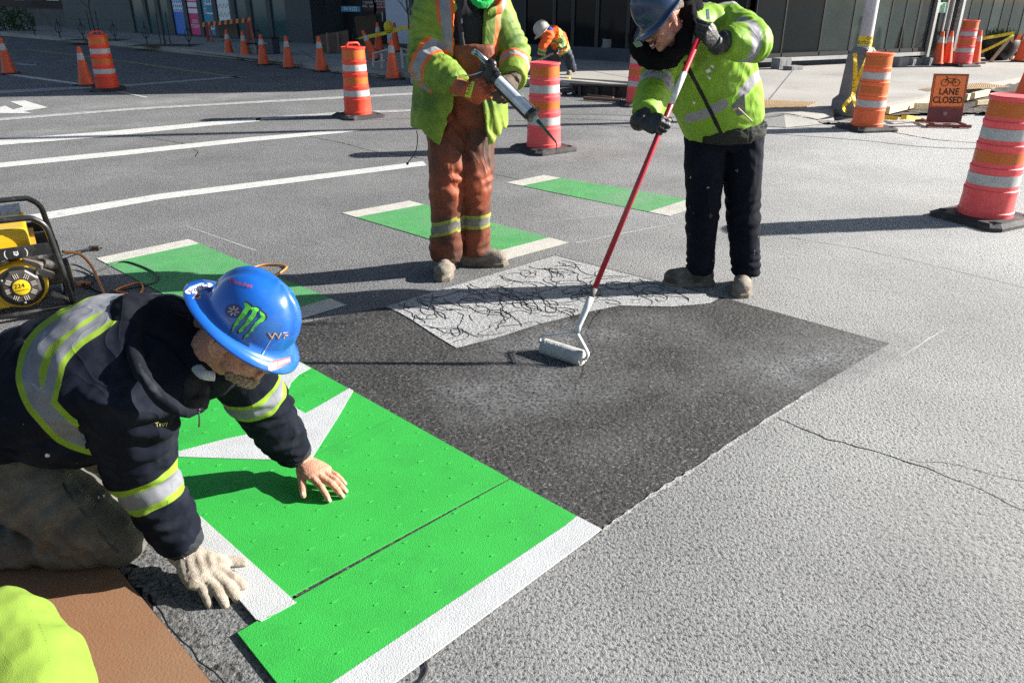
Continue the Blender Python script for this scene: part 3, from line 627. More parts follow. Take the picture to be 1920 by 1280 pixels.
for k in range(5): xbox(w, sP+.01, sP+6-.2*k, .9+k*.16, .915+k*.16, -.9, -.86)
obj('ledge', w, DkConc, t)

# ================================================================ LEAVES / TREES
Bark = mat('bark', (.060,.052,.045), .9, var=.3, vscale=20, bump=.6)
Leaf = mat('leaf', (.045,.085,.022), .6, var=.5, vscale=8)
def sapling(px, py, h, label, seed, stakes=False):
    random.seed(seed); base = G(px, py, KZ); t = thing('sapling_tree', label, 'tree', base, 0, 'bare young street trees')
    tr_ = M(); cr = M(); path = [base + Vector((noise.noise(Vector((seed, k*.6, 0)))*.06*k/3, 0, h*k/9)) for k in range(10)]
    tr_.tube(path, [.024*(1-k/11) for k in range(10)], 7)
    obj('trunk', tr_, Bark, t, smooth=True)
    for k in range(36):
        z = random.uniform(.35, .98); i = int(z*9); p = path[i].lerp(path[min(i+1, 9)], z*9-i); a = random.uniform(0, 6.28); l = h*.26*(1.25-z)
        d = Vector((math.cos(a), math.sin(a), .9)); pts = [p]; 
        for q in range(4): pts.append(pts[-1] + d*l/4 + Vector((random.uniform(-1,1), random.uniform(-1,1), random.uniform(0,.8)))*l*.06)
        cr.tube(pts, [.012, .010, .007, .005, .003], 4)
        for q in (1, 2, 3):
            e = pts[q] + Vector((random.uniform(-1,1), random.uniform(-1,1), .7))*l*.3; cr.tube([pts[q], pts[q].lerp(e, .5)+Vector((0,0,.02)), e], [.006, .004, .002], 4)
    obj('crown', cr, Bark, t, smooth=True)
    if stakes:
        for sx in (-.13, .16):
            m_ = M(); m_.tube([base+Vector((sx, 0, 0)), base+Vector((sx*1.02, 0, .92))], .015, 6); obj('stake', m_, BlackM, t)
    return t
sapling(310, 84, 3.4, 'bare sapling between two black stakes in front of teal windows', 3, True)
sapling(180, 74, 2.8, 'bare sapling between stakes before the grey wall', 5, True)
sapling(770, 132, 3.0, 'bare twiggy sapling before the white column', 9)
for px, py in ((310, 85), (180, 75)):
    g_ = M(); c = G(px, py, KZ+.004); g_.add([c+Vector((-1,-.5,0)), c+Vector((1,-.5,0)), c+Vector((1,.5,0)), c+Vector((-1,.5,0))], [(0,1,2,3)]); struct('soil', g_, Soil)
def bush(px, py, z, r, label, seed, n=500, potted=False, m=None):
    random.seed(seed); base = G(px, py, z); t = thing('shrub', label, 'shrub', base); mb = M(); c = base + Vector((0,0,r*.9))
    for k in range(n):
        d = Vector((random.gauss(0,1), random.gauss(0,1), random.gauss(0,1))).normalized(); rr = r*(.45+.6*random.random()**.5)*(1+.35*noise.noise(d*2+Vector((seed,0,0))))
        p = c + Vector((d.x*rr*1.2, d.y*rr*.8, d.z*rr)); a = Vector((random.gauss(0,1), random.gauss(0,1), random.gauss(0,1))).normalized(); b_ = a.orthogonal().normalized()*r*.06; a = a*r*.12
        mb.add([p-a, p+b_, p+a, p-b_], [(0,1,2,3)])
    obj('foliage', mb, m or Leaf, t); s_ = M(); s_.tube([base, base+Vector((0,0,r*.8))], r*.06, 6); obj('stem', s_, Bark, t)
    return t
bush(10, 58, KZ, .5, 'low dark green shrub at the far left pavement', 11)
bush(45, 58, KZ, .45, 'second dark shrub beside the brick house base', 12)

# ================================================================ STREET THINGS
OrangeP = mat('plastic_red_orange', (.75,.055,.025), .45, var=.08, vscale=4, dirt=(.55,.08,.04), dscale=6, dth=.66)
PinkP = mat('plastic_faded_red', (.80,.085,.092), .5, var=.08, vscale=4, dirt=(.60,.12,.10), dscale=6, dth=.62)  # pinkish red, cooler than the red orange plastic
OrR = mat('reflective_orange', (.55,.12,.012), .4, var=.15, vscale=5, dirt=(.45,.10,.02), dscale=7, dth=.6)
WhR = mat('reflective_white', (.44,.44,.435), .45, var=.08, vscale=6, dirt=(.33,.33,.33), dscale=9, dth=.55, speck=(.2,.2,.2), spth=.7, spscale=22)
Rub = mat('black_rubber', (.022,.022,.023), .75, var=.2, vscale=9, bump=.4, bscale=60, dirt=(.09,.085,.08), dscale=5, dth=.55)
def make_drum(handle=True):
    t = thing('traffic_drum', 'x', 'traffic drum')
    secs = [(.192,.05,.22),(.184,.22,.39),(.176,.39,.56),(.169,.56,.73),(.163,.73,.92)]   # radius, z0, z1
    prof = [(.196,.045),(.196,.07)]
    for r, z0, z1 in secs: prof += [(r+.006, z0+.02), (r+.007, z0+.035), (r, z0+.042), (r-.006, z1-.004), (r-.004, z1+.004)]
    prof += [(.168,.922),(.171,.94),(.163,.946),(.155,.94)]
    m_ = M(); m_.lathe(prof, 48); obj('barrel', m_, PinkP, t, angle=30)
    def band(z0, z1, r0, r1, mt):
        m2 = M(); m2.lathe([(r0-.004,z0),(r0+.0015,z0),(r1+.0015,z1),(r1-.004,z1)], 48, cap=False); obj('reflective_band', m2, mt, t, angle=30)
    band(.795,.905,.1605,.1585,OrR); band(.605,.715,.1665,.1645,WhR); band(.435,.545,.1735,.1715,OrR); band(.262,.375,.1815,.1795,WhR)
    m_ = M(); a = .30; 
    ring = lambda k, z: [Vector((math.cos(q)*k*(1 if i%2 else 1), math.sin(q)*k, z)) for i, q in enumerate([R(45*j+22.5) for j in range(8)])]
    sq = [(-a,-a+.06),(-a+.06,-a),(a-.06,-a),(a,-a+.06),(a,a-.06),(a-.06,a),(-a+.06,a),(-a,a-.06)]
    m_.loft([[Vector((x, y, 0)) for x, y in sq], [Vector((x, y, .028)) for x, y in sq], [Vector((x*.86, y*.86, .05)) for x, y in sq]])
    for sx in (-1, 1):
        for sy in (-1, 1):
            for k in range(3): m_.box((sx*(.19+k*.018), sy*(.225-k*.006), .052), (.007, .06, .012))
    obj('base', m_, Rub, t, bevel=.006)
    if handle:
        m_ = M(); m_.tube([(-.10,0,.935),(-.09,0,.975),(-.07,0,.995),(.07,0,.995),(.09,0,.975),(.10,0,.935)], .015, 8, 1.4); obj('handle', m_, PinkP, t, smooth=True)
    return t
proto = make_drum(True); proto2 = make_drum(False)
red = {'plastic_faded_red': OrangeP}
OrangeF = mat('plastic_orange_worn', (.78,.13,.035), .5, var=.12, vscale=4, dirt=(.55,.16,.07), dscale=5, dth=.6)
drums = [(proto, 203, 169, 25, 'orange striped traffic drum beside a tall cone at the far left', red),
         (proto, 672, 219, 40, 'striped traffic drum with a handle, left of the worker in orange trousers', red),
         (proto2, 1019, 281, 35, 'pinkish striped drum standing behind the caulking gun nozzle', None),
         (proto2, 1196, 197, 10, 'pinkish drum half hidden by the roller worker\'s sleeve', None),
         (proto2, 1624, 242, 12, 'worn orange drum with scraped lettering in front of the utility pole', {'plastic_faded_red': OrangeF}),
         (proto2, 1843, 411, 28, 'largest drum with scuffed bands, nearest at the right edge', None),
         (proto2, 1802, 124, 15, 'small distant drum between cones by the glass door', None)]
for p, x, y, rz, lab, rc in drums: dup(p, G(x, y, KZ if y == 124 else 0), R(rz), lab, 'traffic drums around the work area', rc)
ConeO = mat('cone_orange', (.72,.10,.028), .5, var=.1, vscale=5, dirt=(.45,.07,.03), dscale=4, dth=.68)
ConeW = mat('cone_collar', (.45,.45,.44), .5, var=.1, vscale=9)
def make_cone():
    t = thing('traffic_cone', 'x', 'traffic cone')
    m_ = M(); m_.lathe([(.145,.03),(.142,.05),(.128,.055),(.036,.67),(.034,.70),(.026,.705)], 28); obj('cone', m_, ConeO, t, angle=30)
    m_ = M(); f = lambda z: .128-(z-.055)*(.092/.615); m_.lathe([(f(.47)-.003,.47),(f(.47)+.002,.47),(f(.59)+.002,.59),(f(.59)-.003,.59)], 28, cap=False); obj('collar', m_, ConeW, t, angle=30)
    m_ = M(); m_.box((0,0,.016), (.37,.37,.032), None, .94); obj('base', m_, Rub, t, bevel=.008)
    return t
cp_ = make_cone()
cones = [(18,139,1.05,'leftmost cone by the turn arrow at the left edge'),(163,161,1.0,'cone touching the left side of the far left drum'),
 (431,108,1.0,'first cone right of the striped barricade'),(461,112,1.0,'cone just left of the small box on the pavement edge'),(495,122,1.0,'cone standing in front of the dark toolbox'),
 (542,128,1.0,'cone with a spot, right of the dark toolbox'),(603,134,1.05,'cone with dirty lower half below the leaning plywood'),
 (711,96,1.05,'cone standing before the upright plywood sheet'),(742,97,1.05,'darker cone before the white column'),(737,149,1.1,'redder cone at the kerb, nearest left of the worker in orange trousers'),
 (1755,122,1.0,'left cone of the pair by the glass door'),(1772,121,1.0,'right cone of the pair by the glass door'),(1825,119,1.0,'cone just right of the small distant drum'),
 (1912,116,1.05,'cone at the right edge beside the striped board'),(1914,192,1.0,'cone showing only its tip above the largest drum')]
for x, y, sc, lab in cones:
    eg = np.interp(x, [e[0] for e in edge], [e[1] for e in edge]); o = dup(cp_, G(x, y, KZ if y < eg else 0), R(random.uniform(0, 80)), lab, 'orange traffic cones'); o.scale = (sc,)*3
o = dup(cp_, G(704, 112, KZ+.02), 0, 'fallen cone leaning over against the tape stand', 'orange traffic cones'); o.rotation_euler = (0, R(-22), .3)
for q in (proto, proto2, cp_):
    for c in kids(q): bpy.data.objects.remove(c)
    bpy.data.objects.remove(q)

# bicycle lane closed sign
sgO = mat('sign_orange', (.80,.20,.045), .5, var=.05); sgR = mat('sign_dark_red_metal', (.16,.022,.022), .5, var=.2, vscale=8, dirt=(.07,.03,.03)); sgK = mat('sign_black', (.02,.008,.006), .6)
base = G(1768, 236); t = thing('lane_closed_sign', 'orange lane closed sign with a bicycle on a dark red stand', 'sign', base, R(-8))
FS = Matrix.Translation(base) @ Matrix.Rotation(R(-8), 4, 'Z') @ Matrix.Rotation(R(-9), 4, 'X') @ Matrix.Diagonal((.82,1,.76,1))
def on(mb): mb.v = [FS @ v for v in mb.v]; return mb
w = .54; m_ = M(); m_.box((0,.0,.47), (w,.012,.80)); obj('board_frame', on(m_), sgR, t, bevel=.003)
m_ = M(); m_.box((0,-.008,.585), (w-.03,.006,.54)); obj('board', on(m_), sgO, t)
m_ = M(); 
for (x, z, a, b_) in ((0,.845,w-.05,.008),(0,.325,w-.05,.008),(-w/2+.03,.585,.008,.52),(w/2-.03,.585,.008,.52)): m_.box((x,-.0125,z), (a,.003,b_))
obj('border', on(m_), sgK, t)
tf = Matrix(((1,0,0,0),(0,0,-1,-.0135),(0,1,0,0),(0,0,0,1)))
m_ = M(); nx = Matrix.Diagonal((.80,1,1,1)); m_.text('LANE', .150, Matrix.Translation((0,0,.57)) @ tf @ nx, .001, 1.08, .0035); m_.text('CLOSED', .150, Matrix.Translation((0,0,.43)) @ tf @ nx, .001, 1.03, .0035); obj('lettering', on(m_), sgK, t)
m_ = M()
for x in (-.085, .085): m_.tube([Vector((x+.055*math.cos(a), -.014, .72+.055*math.sin(a))) for a in [2*math.pi*i/24 for i in range(25)]], .0045, 5)
def bt(a, b_): m_.tube([Vector((a[0],-.014,a[1])), Vector((b_[0],-.014,b_[1]))], .0045, 5)
bt((-.085,.72),(-.05,.79)); bt((-.05,.79),(.045,.785)); bt((-.055,.775),(.0,.715)); bt((.0,.715),(.045,.785)); bt((.0,.715),(.085,.72)); bt((.085,.72),(.045,.785)); bt((-.085,.72),(-.055,.815)); bt((-.055,.815),(-.085,.82)); bt((.05,.80),(.08,.80)); bt((.045,.785),(.055,.80))
obj('bicycle_symbol', on(m_), sgK, t)
m_ = M(); m_.lathe([(.035,0),(.03,.006),(.02,.008)], 16, Matrix.Translation((0,-.008,.21)) @ Matrix.Rotation(R(90), 4, 'X')); obj('bolt', on(m_), mat('dull_metal', (.25,.2,.2), .5, metal=.5), t)
m_ = M(); RZ = Matrix.Translation(base) @ Matrix.Rotation(R(-8), 4, 'Z') @ Matrix.Diagonal((.82,.85,.9,1))
m_.box((0,-.22,.03), (w+.14,.05,.04)); m_.box((0,.28,.03), (w+.14,.05,.04)); m_.box((-w/2+.03,.03,.05), (.04,.52,.03)); m_.box((w/2-.03,.03,.05), (.04,.52,.03)); m_.v = [RZ @ v for v in m_.v]; obj('stand', m_, sgR, t)

# utility pole with concrete foot, caution tape
YTape = mat('caution_tape', (.72,.55,.02), .5, var=.15, vscale=8, speck=(.02,.02,.01), spth=.60, spscale=55)
pb = G(1600, 203, KZ); t = thing('utility_pole', 'grey concrete footed utility pole wrapped with caution tape', 'pole', pb)
TT = Matrix.Translation(pb)
def fr(m_): m_.v = [TT @ Matrix.Rotation(R(14), 4, 'Z') @ Matrix.Diagonal((.78,.78,.84,1)) @ v for v in m_.v]; return m_
sqr = lambda a, z: [Vector((a, -a*.45, z)), Vector((a, a*.45, z)), Vector((a*.45, a, z)), Vector((-a*.45, a, z)), Vector((-a, a*.45, z)), Vector((-a, -a*.45, z)), Vector((-a*.45, -a, z)), Vector((a*.45, -a, z))]
m_ = M(); m_.loft([sqr(.36,-.10), sqr(.36,.14), sqr(.27,.22), sqr(.235,.86), sqr(.15,.97)]); obj('footing', fr(m_), mat('pole_concrete', (.17,.17,.175), .85, var=.12, vscale=4, bump=.5, bscale=40), t, bevel=.01)
m_ = M(); m_.lathe([(.115,.95),(.108,9)], 24); obj('shaft', fr(m_), mat('pole_grey', (.42,.42,.44), .55, metal=.2, var=.15, vscale=5), t, angle=40)
m_ = M(); m_.box((.27,-.05,.80), (.12,.16,.20)); obj('junction_box', fr(m_), mat('box_grey', (.5,.5,.5), .5), t, bevel=.005)
tt = thing('tape_wrap', 'yellow caution tape tied round the utility pole and trailing to the ground', 'tape', pb + Z*.84)
m_ = M(); m_.lathe([(.118,1.00),(.120,1.00),(.119,1.14),(.117,1.14)], 24, cap=False); obj('wrap', fr(m_), YTape, tt)
m_ = M(); TR = Matrix.Translation(pb) @ Matrix.Rotation(R(14), 4, 'Z') @ Matrix.Diagonal((.78,.78,.84,1))
def wrap_text(mb, s, size, r, z, ang):
    def f(v): a = ang + v.x/r; return TR @ Vector((r*math.sin(a), -r*math.cos(a), z+v.y))
    mb.text(s, size, f)
wrap_text(m_, 'CAUTION', .07, .1225, 1.108, .75); wrap_text(m_, 'CAUTION', .07, .1225, 1.04, -1.0); obj('lettering', m_, sgK, tt)
def tape(pts, w=.055, n=6, up=Vector((0,0,1))):
    mb = M(); path = smooth_path(pts, n); L_, R_ = [], []
    for k, p in enumerate(path):
        a = .8*noise.noise(Vector((k*.25, pts[0].x, 0))); tdir = (path[min(k+1, len(path)-1)]-path[max(k-1, 0)]).normalized()
        side = tdir.cross(Vector((math.sin(a), -math.cos(a), .25))).normalized(); L_.append(p+side*w/2); R_.append(p-side*w/2)
    N_ = len(path); mb.add(L_+R_, [(k, k+1, k+1+N_, k+N_) for k in range(N_-1)]); return mb
Yp = pb.y-.33
obj('trailing_end', tape([P(1635,88,Yp+.2), P(1622,120,Yp), P(1608,150,Yp-.05), P(1598,180,Yp-.1), P(1582,202,Yp-.12), G(1596,214,.05), G(1604,218,.03)]), YTape, tt)
obj('trailing_end', tape([P(1603,100,Yp), P(1604,130,Yp), P(1602,160,Yp-.03), P(1601,185,Yp-.1), P(1606,202,Yp-.13)]), YTape, tt)
tp = tape([G(1655,219,.06), G(1680,222,.05), G(1700,220,.09), G(1725,224,.03)]); tag(obj('caution_tape', tp, YTape), 'crumpled yellow tape lying on the timber form by the sign', 'tape')
# timber forms in the trench
Wood = mat('pale_timber', (.55,.44,.28), .75, var=.15, vscale=9, bump=.4, bscale=30)
def board(a, b_, w, h, z=.06): 
    A, B = G(*a), G(*b_); d = B-A; m_ = M(); m_.box((A+B)/2 + Z*(z+h/2), (d.length, w, h), Matrix.Rotation(math.atan2(d.y, d.x), 3, 'Z')); return m_
tag(obj('timber_form', board((1662,222),(1742,202),.05,.10), Wood, bevel=.004), 'pale timber form board in the trench left of the sign', 'timber', 'timber form boards')
tag(obj('timber_form', board((1808,196),(1850,186),.05,.10), Wood, bevel=.004), 'pale timber form board in the trench right of the sign', 'timber', 'timber form boards')
tag(obj('timber_form', board((1712,213),(1768,211),.04,.09), Wood, bevel=.004), 'short timber cross piece running behind the sign', 'timber', 'timber form boards')
tag(obj('timber_form', board((1828,205),(1868,202),.04,.07), Wood, bevel=.004), 'short grey plank lying right of the sign', 'timber', 'timber form boards')
# tactile plates
def tactile(poly, label):
    q = [G(x, y, KZ) for x, y in poly]; c = sum(q, Vector())/len(q); t = thing('tactile_plate', label, 'tactile plate', c, 0, 'tactile paving plates')
    Br = mat('tactile_brown', (.36,.23,.11), .8, var=.15, vscale=6); m_ = M(); poly_sheet(m_, q, KZ+.006, .004); obj('plate', m_, Br, t); m_ = M()
    for i in range(1, 12):
        for j in range(1, 34):
            p = (q[0].lerp(q[1], i/12)).lerp(q[3].lerp(q[2], i/12), j/34) + Z*.006; m_.add([p+Vector((.014,0,0)), p+Vector((0,.014,0)), p+Vector((-.014,0,0)), p+Vector((0,-.014,0)), p+Vector((0,0,.008))], [(0,1,4),(1,2,4),(2,3,4),(3,0,4)])
    obj('studs', m_, mat('tactile_studs', (.36,.24,.13), .7), t)['kind'] = 'stuff'
tactile([(1425,187),(1430,203),(1500,206),(1536,192)], 'brown studded plate beside the roller worker\'s hip')
tactile([(1722,168),(1740,172),(1895,163),(1840,156)], 'brown studded plate behind the lane closed sign')
# catch basin set into the kerb, drain pipe bits
pc = G(1150, 183); t = thing('catch_basin', 'black slotted storm drain inlet in the kerb by the half hidden drum', 'drain', pc, R(-18))
m_ = M(); m_.box((0,.12,.10), (1.5,.06,.2)); obj('back_plate', m_, Rub, t, world=False)
for k in range(5): m_ = M(); m_.box((-.6+k*.3,.06,.08), (.05,.10,.16)); obj('bar', m_, mat('cast_iron', (.03,.03,.03), .6), t, world=False)
m_ = M(); m_.box((0,.09,.19), (1.56,.2,.03)); obj('cover', m_, mat('cast_iron', (.03,.03,.03), .6), t, world=False)
for a, b_, r, lab in (((1095,184),(1165,189),.03,'long brown pipe lying in front of the storm drain'),((1102,178),(1150,184),.022,'thinner pipe lying behind the long brown pipe')):
    m_ = M(); m_.tube([G(*a, r+.005), G(*b_, r+.005)], r, 8); tag(obj('pipe', m_, mat('pipe_brown', (.16,.10,.07), .6), angle=40), lab, 'pipe')
random.seed(5); m_ = M(); c = G(1085, 178)
for k in range(22): m_.ell(c+Vector((random.gauss(0,.2), random.gauss(0,.07), random.uniform(.02,.09))), (random.uniform(.04,.12), random.uniform(.03,.07), random.uniform(.02,.05)), Matrix.Rotation(random.uniform(0,3), 3, 'Z'), 7, 5)
o = obj('rubble', m_, mat('rubble_dark', (.045,.045,.05), .6, var=.5, vscale=20), angle=20); o['kind'] = 'stuff'
m_ = M(); m_.lathe([(.045,0),(.045,.13)], 12, Matrix.Translation(G(1065,158,.03))); tag(obj('marker_post', m_, YTape, angle=40), 'short yellow stake standing in the soil trench', 'stake')
# blocks stacked before the dark glass and along the glass front
Blk = mat('cement_block', (.20,.20,.20), .9, var=.2, vscale=6, bump=.6, bscale=30)
def blocks(px, py, n, label, w=.3, h=.12, jit=.03, rz=.5):
    b_ = G(px, py, KZ); 
    for k in range(n):
        m_ = M(); m_.box((0,0,h/2), (w,.24,h)); m_.box((0,0,h/2), (w*.98,.242,h*.12)); 
        for sx in (-w*.24, w*.24): m_.box((sx,-.121,h*.5), (w*.30,.006,h*.6))
        o = obj('cement_block', m_, Blk, bevel=.006, world=False); o.location = b_ + Vector((random.uniform(-jit,jit), 0, k*h)); o.rotation_euler = (0,0,rz+random.uniform(-.1,.1))
        tag(o, f'{label}, {["bottom", "second", "third", "top"][k] if n > 2 else ["bottom", "top"][k]} one' if n > 1 else label, 'block', 'cement blocks along the glass fronts')
blocks(1148, 113, 3, 'grey block of the stack behind the half hidden drum', .5, .16)
blocks(1466, 129, 1, 'grey block set on the pavement below the dark glass corner', .35, .22)
blocks(1488, 131, 1, 'flat grey block beside the one below the corner', .35, .08)
blocks(1684, 125, 1, 'grey block under the glazing right of the pole', .35, .2)
blocks(1712, 122, 1, 'grey block between two others below the glazing', .45, .14)
blocks(1741, 122, 1, 'low brick pile left of the glass door', .3, .16)
bush(1152, 100, KZ, .45, 'dim green pot plant inside the dark shop front', 14, 500)
# planter, right
pc = G(1868, 112, KZ); t = thing('planter', 'round black planter with dark plants behind the leaning board', 'planter', pc)
m_ = M(); m_.lathe([(.22,0),(.34,.12),(.42,.30),(.40,.48),(.36,.54),(.33,.54),(.34,.46)], 28, Matrix.Translation(pc)); obj('bowl', m_, BlackM, t, angle=40)
random.seed(8); m_ = M()
for k in range(160):
    a = random.uniform(0, 6.28); r = random.uniform(0, .33); p = pc + Vector((math.cos(a)*r, math.sin(a)*r, .5)); h = Vector((random.gauss(0,.08), random.gauss(0,.08), random.uniform(.08,.24))); s_ = Vector((.02,0,.01)); m_.add([p-s_, p+s_, p+h], [(0,1,2)])
obj('plants', m_, Leaf, t)
pc = G(1878, 116, KZ); t = thing('striped_barricade', 'orange and black striped board barricade at the right edge with a leaning leg', 'barricade', pc)
def striped(A, B, h, th, t, n, name='rail'):
    u = (B-A); L0 = u.length; u.normalize(); nrm = u.cross(Z).normalized()
    for cidx, mt, off in ((0, mat('barricade_black', (.015,.015,.015), .6), 0), (1, mat('barricade_orange', (.80,.17,.02), .5), .003)):
        m_ = M()
        if cidx == 0: m_.add([A+nrm*x+Z*z for x in (-th, th) for z in (-h/2, h/2)] + [B+nrm*x+Z*z for x in (-th, th) for z in (-h/2, h/2)], [(0,1,3,2),(4,6,7,5),(0,4,5,1),(2,3,7,6),(0,2,6,4),(1,5,7,3)])
        else:
            for k in range(n):
                a = L0*(k+.15)/n; b_ = L0*(k+.62)/n; sh = L0/n*.18
                for s_ in (-1, 1):
                    q = nrm*(th+.003)*s_; m_.add([A+u*a+q-Z*h/2, A+u*b_+q-Z*h/2, A+u*(b_+sh)+q+Z*h/2, A+u*(a+sh)+q+Z*h/2], [(0,1,2,3)])
        obj(name if cidx == 0 else 'orange_stripes', m_, mt, t)
YB = P(1900, 70, pc.y+.2)
striped(YB-Vector((.0,0,0)), YB+Vector((1.6,.2,0)), .13, .02, t, 6)
m_ = M(); m_.tube([P(1857,116,pc.y-.1), P(1897,68,pc.y+.15)], .035, 4, 1.5); m_.tube([P(1895,118,pc.y+.6), P(1897,68,pc.y+.15)], .03, 4, 1.5); obj('leg', m_, Wood, t)
tag(obj('caution_tape', tape([P(1800,75,pc.y+.4), P(1812,78,pc.y+.3), P(1840,73,pc.y), P(1870,68,pc.y), P(1902,62,pc.y)], .07), YTape), 'yellow caution tape strung from the glass door to the striped board', 'tape')
tag(obj('caution_tape', tape([P(1902,66,pc.y), P(1870,84,pc.y-.1), P(1840,98,pc.y-.1)], .06), YTape), 'lower strand of yellow tape running down past the planter', 'tape')
tag(obj('caution_tape', tape([P(1806,62,pc.y+.4), P(1797,78,pc.y+.35), P(1790,112,pc.y+.3)], .06), YTape), 'yellow tape hanging down beside the door frame', 'tape')

# left pavement: striped barricade, boxes, plywood, racks
A_, B_ = P(378, 47, 27.5), P(474, 37, 25.6); t = thing('striped_barricade', 'orange and black striped barricade on orange A-frame legs before the posters', 'barricade', G(425, 92, KZ))
striped(A_, B_, .13, .02, t, 9)
LegM = mat('barricade_leg', (.42,.07,.04), .6)
for pt, x0 in ((A_.lerp(B_, .13), 389), (A_.lerp(B_, .92), 467)):
    for sx in (-.20, .20):
        m_ = M(); m_.box((pt + Vector((pt.x+sx, pt.y-sx*.8, KZ)))/2 if False else Vector((pt.x+sx/2, pt.y-sx*.6, (pt.z+KZ)/2)), (.07, .04, (pt.z-KZ)*1.02), Matrix.Rotation(-sx*.9, 3, 'Y') @ Matrix.Rotation(-sx*1.2, 3, 'X')); obj('leg', m_, LegM, t)
Ply = mat('brown_plywood', (.10,.065,.045), .8, var=.2, vscale=4, bump=.3)
def slab(pts, th, m): # four corners in the place, given thickness
    n = (pts[1]-pts[0]).cross(pts[3]-pts[0]).normalized()*th; m.add([p for p in pts]+[p+n for p in pts], [(0,1,2,3),(7,6,5,4),(0,4,5,1),(1,5,6,2),(2,6,7,3),(3,7,4,0)]); return m
tag(obj('plywood_sheet', slab([P(408,47,27.6), P(443,44,27.2), P(446,66,27.0), P(411,69,27.4)], .02, M()), Ply), 'brown panel hanging below the striped barricade rail', 'plywood')
yb = G(600, 100, KZ).y
t = thing('plywood_barrier', 'low brown plywood barrier with battens leaning behind the dirty cone', 'barrier', G(620, 104, KZ))
obj('sheet', slab([P(594,102,yb), P(656,97,yb-.3), P(653,57,yb-.1), P(592,68,yb+.2)], .02, M()), Ply, t)
for x in (614, 634):
    m_ = M(); m_.tube([P(x+2,101,yb-.25), P(x-1,62,yb-.1)], .03, 4); obj('batten', m_, mat('batten', (.20,.15,.10), .8), t)
yb = G(705, 84, KZ).y
tag(obj('plywood_sheet', slab([P(672,85,yb), P(712,82,yb), P(704,28,yb), P(664,32,yb)], .02, M()), Ply), 'tall brown plywood sheet standing by the shop entrance', 'plywood')
def crate(px, py, sx, sy, sz, col, label, rz):
    b_ = G(px, py, KZ); t = thing('tool_box', label, 'box', b_, rz); m_ = M(); m_.box((0,0,sz/2), (sx,sy,sz)); obj('body', m_, col, t, world=False, bevel=.02)
    m_ = M(); m_.box((0,0,sz+.015), (sx*1.02,sy*1.02,.03)); obj('lid', m_, BlackM, t, world=False, bevel=.005)
    m_ = M(); m_.tube([(-sx*.25,-sy/2-.005,sz*.6),(-sx*.25,-sy/2-.03,sz*.72),(sx*.25,-sy/2-.03,sz*.72),(sx*.25,-sy/2-.005,sz*.6)], .012, 6); obj('handle', m_, Alu, t, world=False)
crate(503, 101, .55,.35,.38, mat('box_dark_blue', (.05,.065,.09), .5), 'dark blue toolbox on the pavement behind a cone', -.3)
crate(473, 101, .4,.3,.24, mat('box_grey_green', (.20,.23,.22), .5), 'small pale grey box between two cones', -.2)
def make_rack():
    t = thing('bike_rack', 'x', 'bike rack'); m_ = M()
    m_.tube([(0,0,0),(0,0,.28)], .028, 8); m_.tube([(0,0,.85),(0,0,1.12)], .022, 8); m_.tube([Vector((.17*math.cos(a), 0, .57+.29*math.sin(a))) for a in [2*math.pi*i/20-R(90) for i in range(21)]], .022, 6); m_.tube([(0,0,.28),(0,0,.85)], .02, 6)
    obj('post', m_, BlackM, t, smooth=True, world=False); m_ = M(); m_.box((0,0,.01), (.14,.14,.02)); obj('foot_plate', m_, BlackM, t, world=False); return t
rk = make_rack()
for i, (x, y, lab) in enumerate([(66,67,'bike rack farthest left near the brick house'),(113,71,'bike rack below the brick wall end'),(157,74,'black loop bike rack left of the staked sapling'),(217,77,'black loop bike rack just right of the far drum'),(276,82,'bike rack left of the sapling by the windows'),(356,88,'bike rack under the blue poster'),(488,92,'bike rack behind the dark toolbox'),(668,100,'bike rack beside the plywood sheets')]):
    dup(rk, G(x, y, KZ), R(52), lab, 'black loop bike racks on the left pavement').scale = (.58,)*3
for c in kids(rk): bpy.data.objects.remove(c)
bpy.data.objects.remove(rk)
# low white edging frames round the sapling, tape from the rack to the column
WhF = mat('painted_timber', (.38,.37,.36), .7, var=.15)
for pts, lab in (([(700,126),(700,101),(727,94)], 'pale wooden edging frame left of the kerb cone'), ([(716,128),(715,100)], 'thin pale stake right of the fallen cone'), ([(755,128),(752,90),(768,97)], 'pale frame post in front of the sapling'), ([(701,118),(722,115)], 'low pale rail between frame posts'), ([(752,104),(770,104)], 'short pale rail at the worker\'s jacket')):
    yy = G(720, 132, KZ).y; m_ = M(); m_.tube([P(x, y, yy) for x, y in pts], .028, 4); tag(obj('edging_fence', m_, WhF), lab, 'edging', 'pale timber frames round the sapling')
yy = G(700, 100, KZ).y
tag(obj('caution_tape', tape([P(668,73,yy+1), P(690,69,yy), P(715,64,yy), P(745,56,yy), P(775,48,yy)], .09), YTape), 'yellow caution tape stretched above the cones to the column', 'tape')
m_ = M(); m_.ell(P(728,51,yy), (.12,.12,.16)); m_.tube([P(728,51,yy), P(729,62,yy)], .03, 6); tag(obj('yellow_bag', m_, YTape, smooth=True), 'small yellow bag tied against the white column', 'bag')
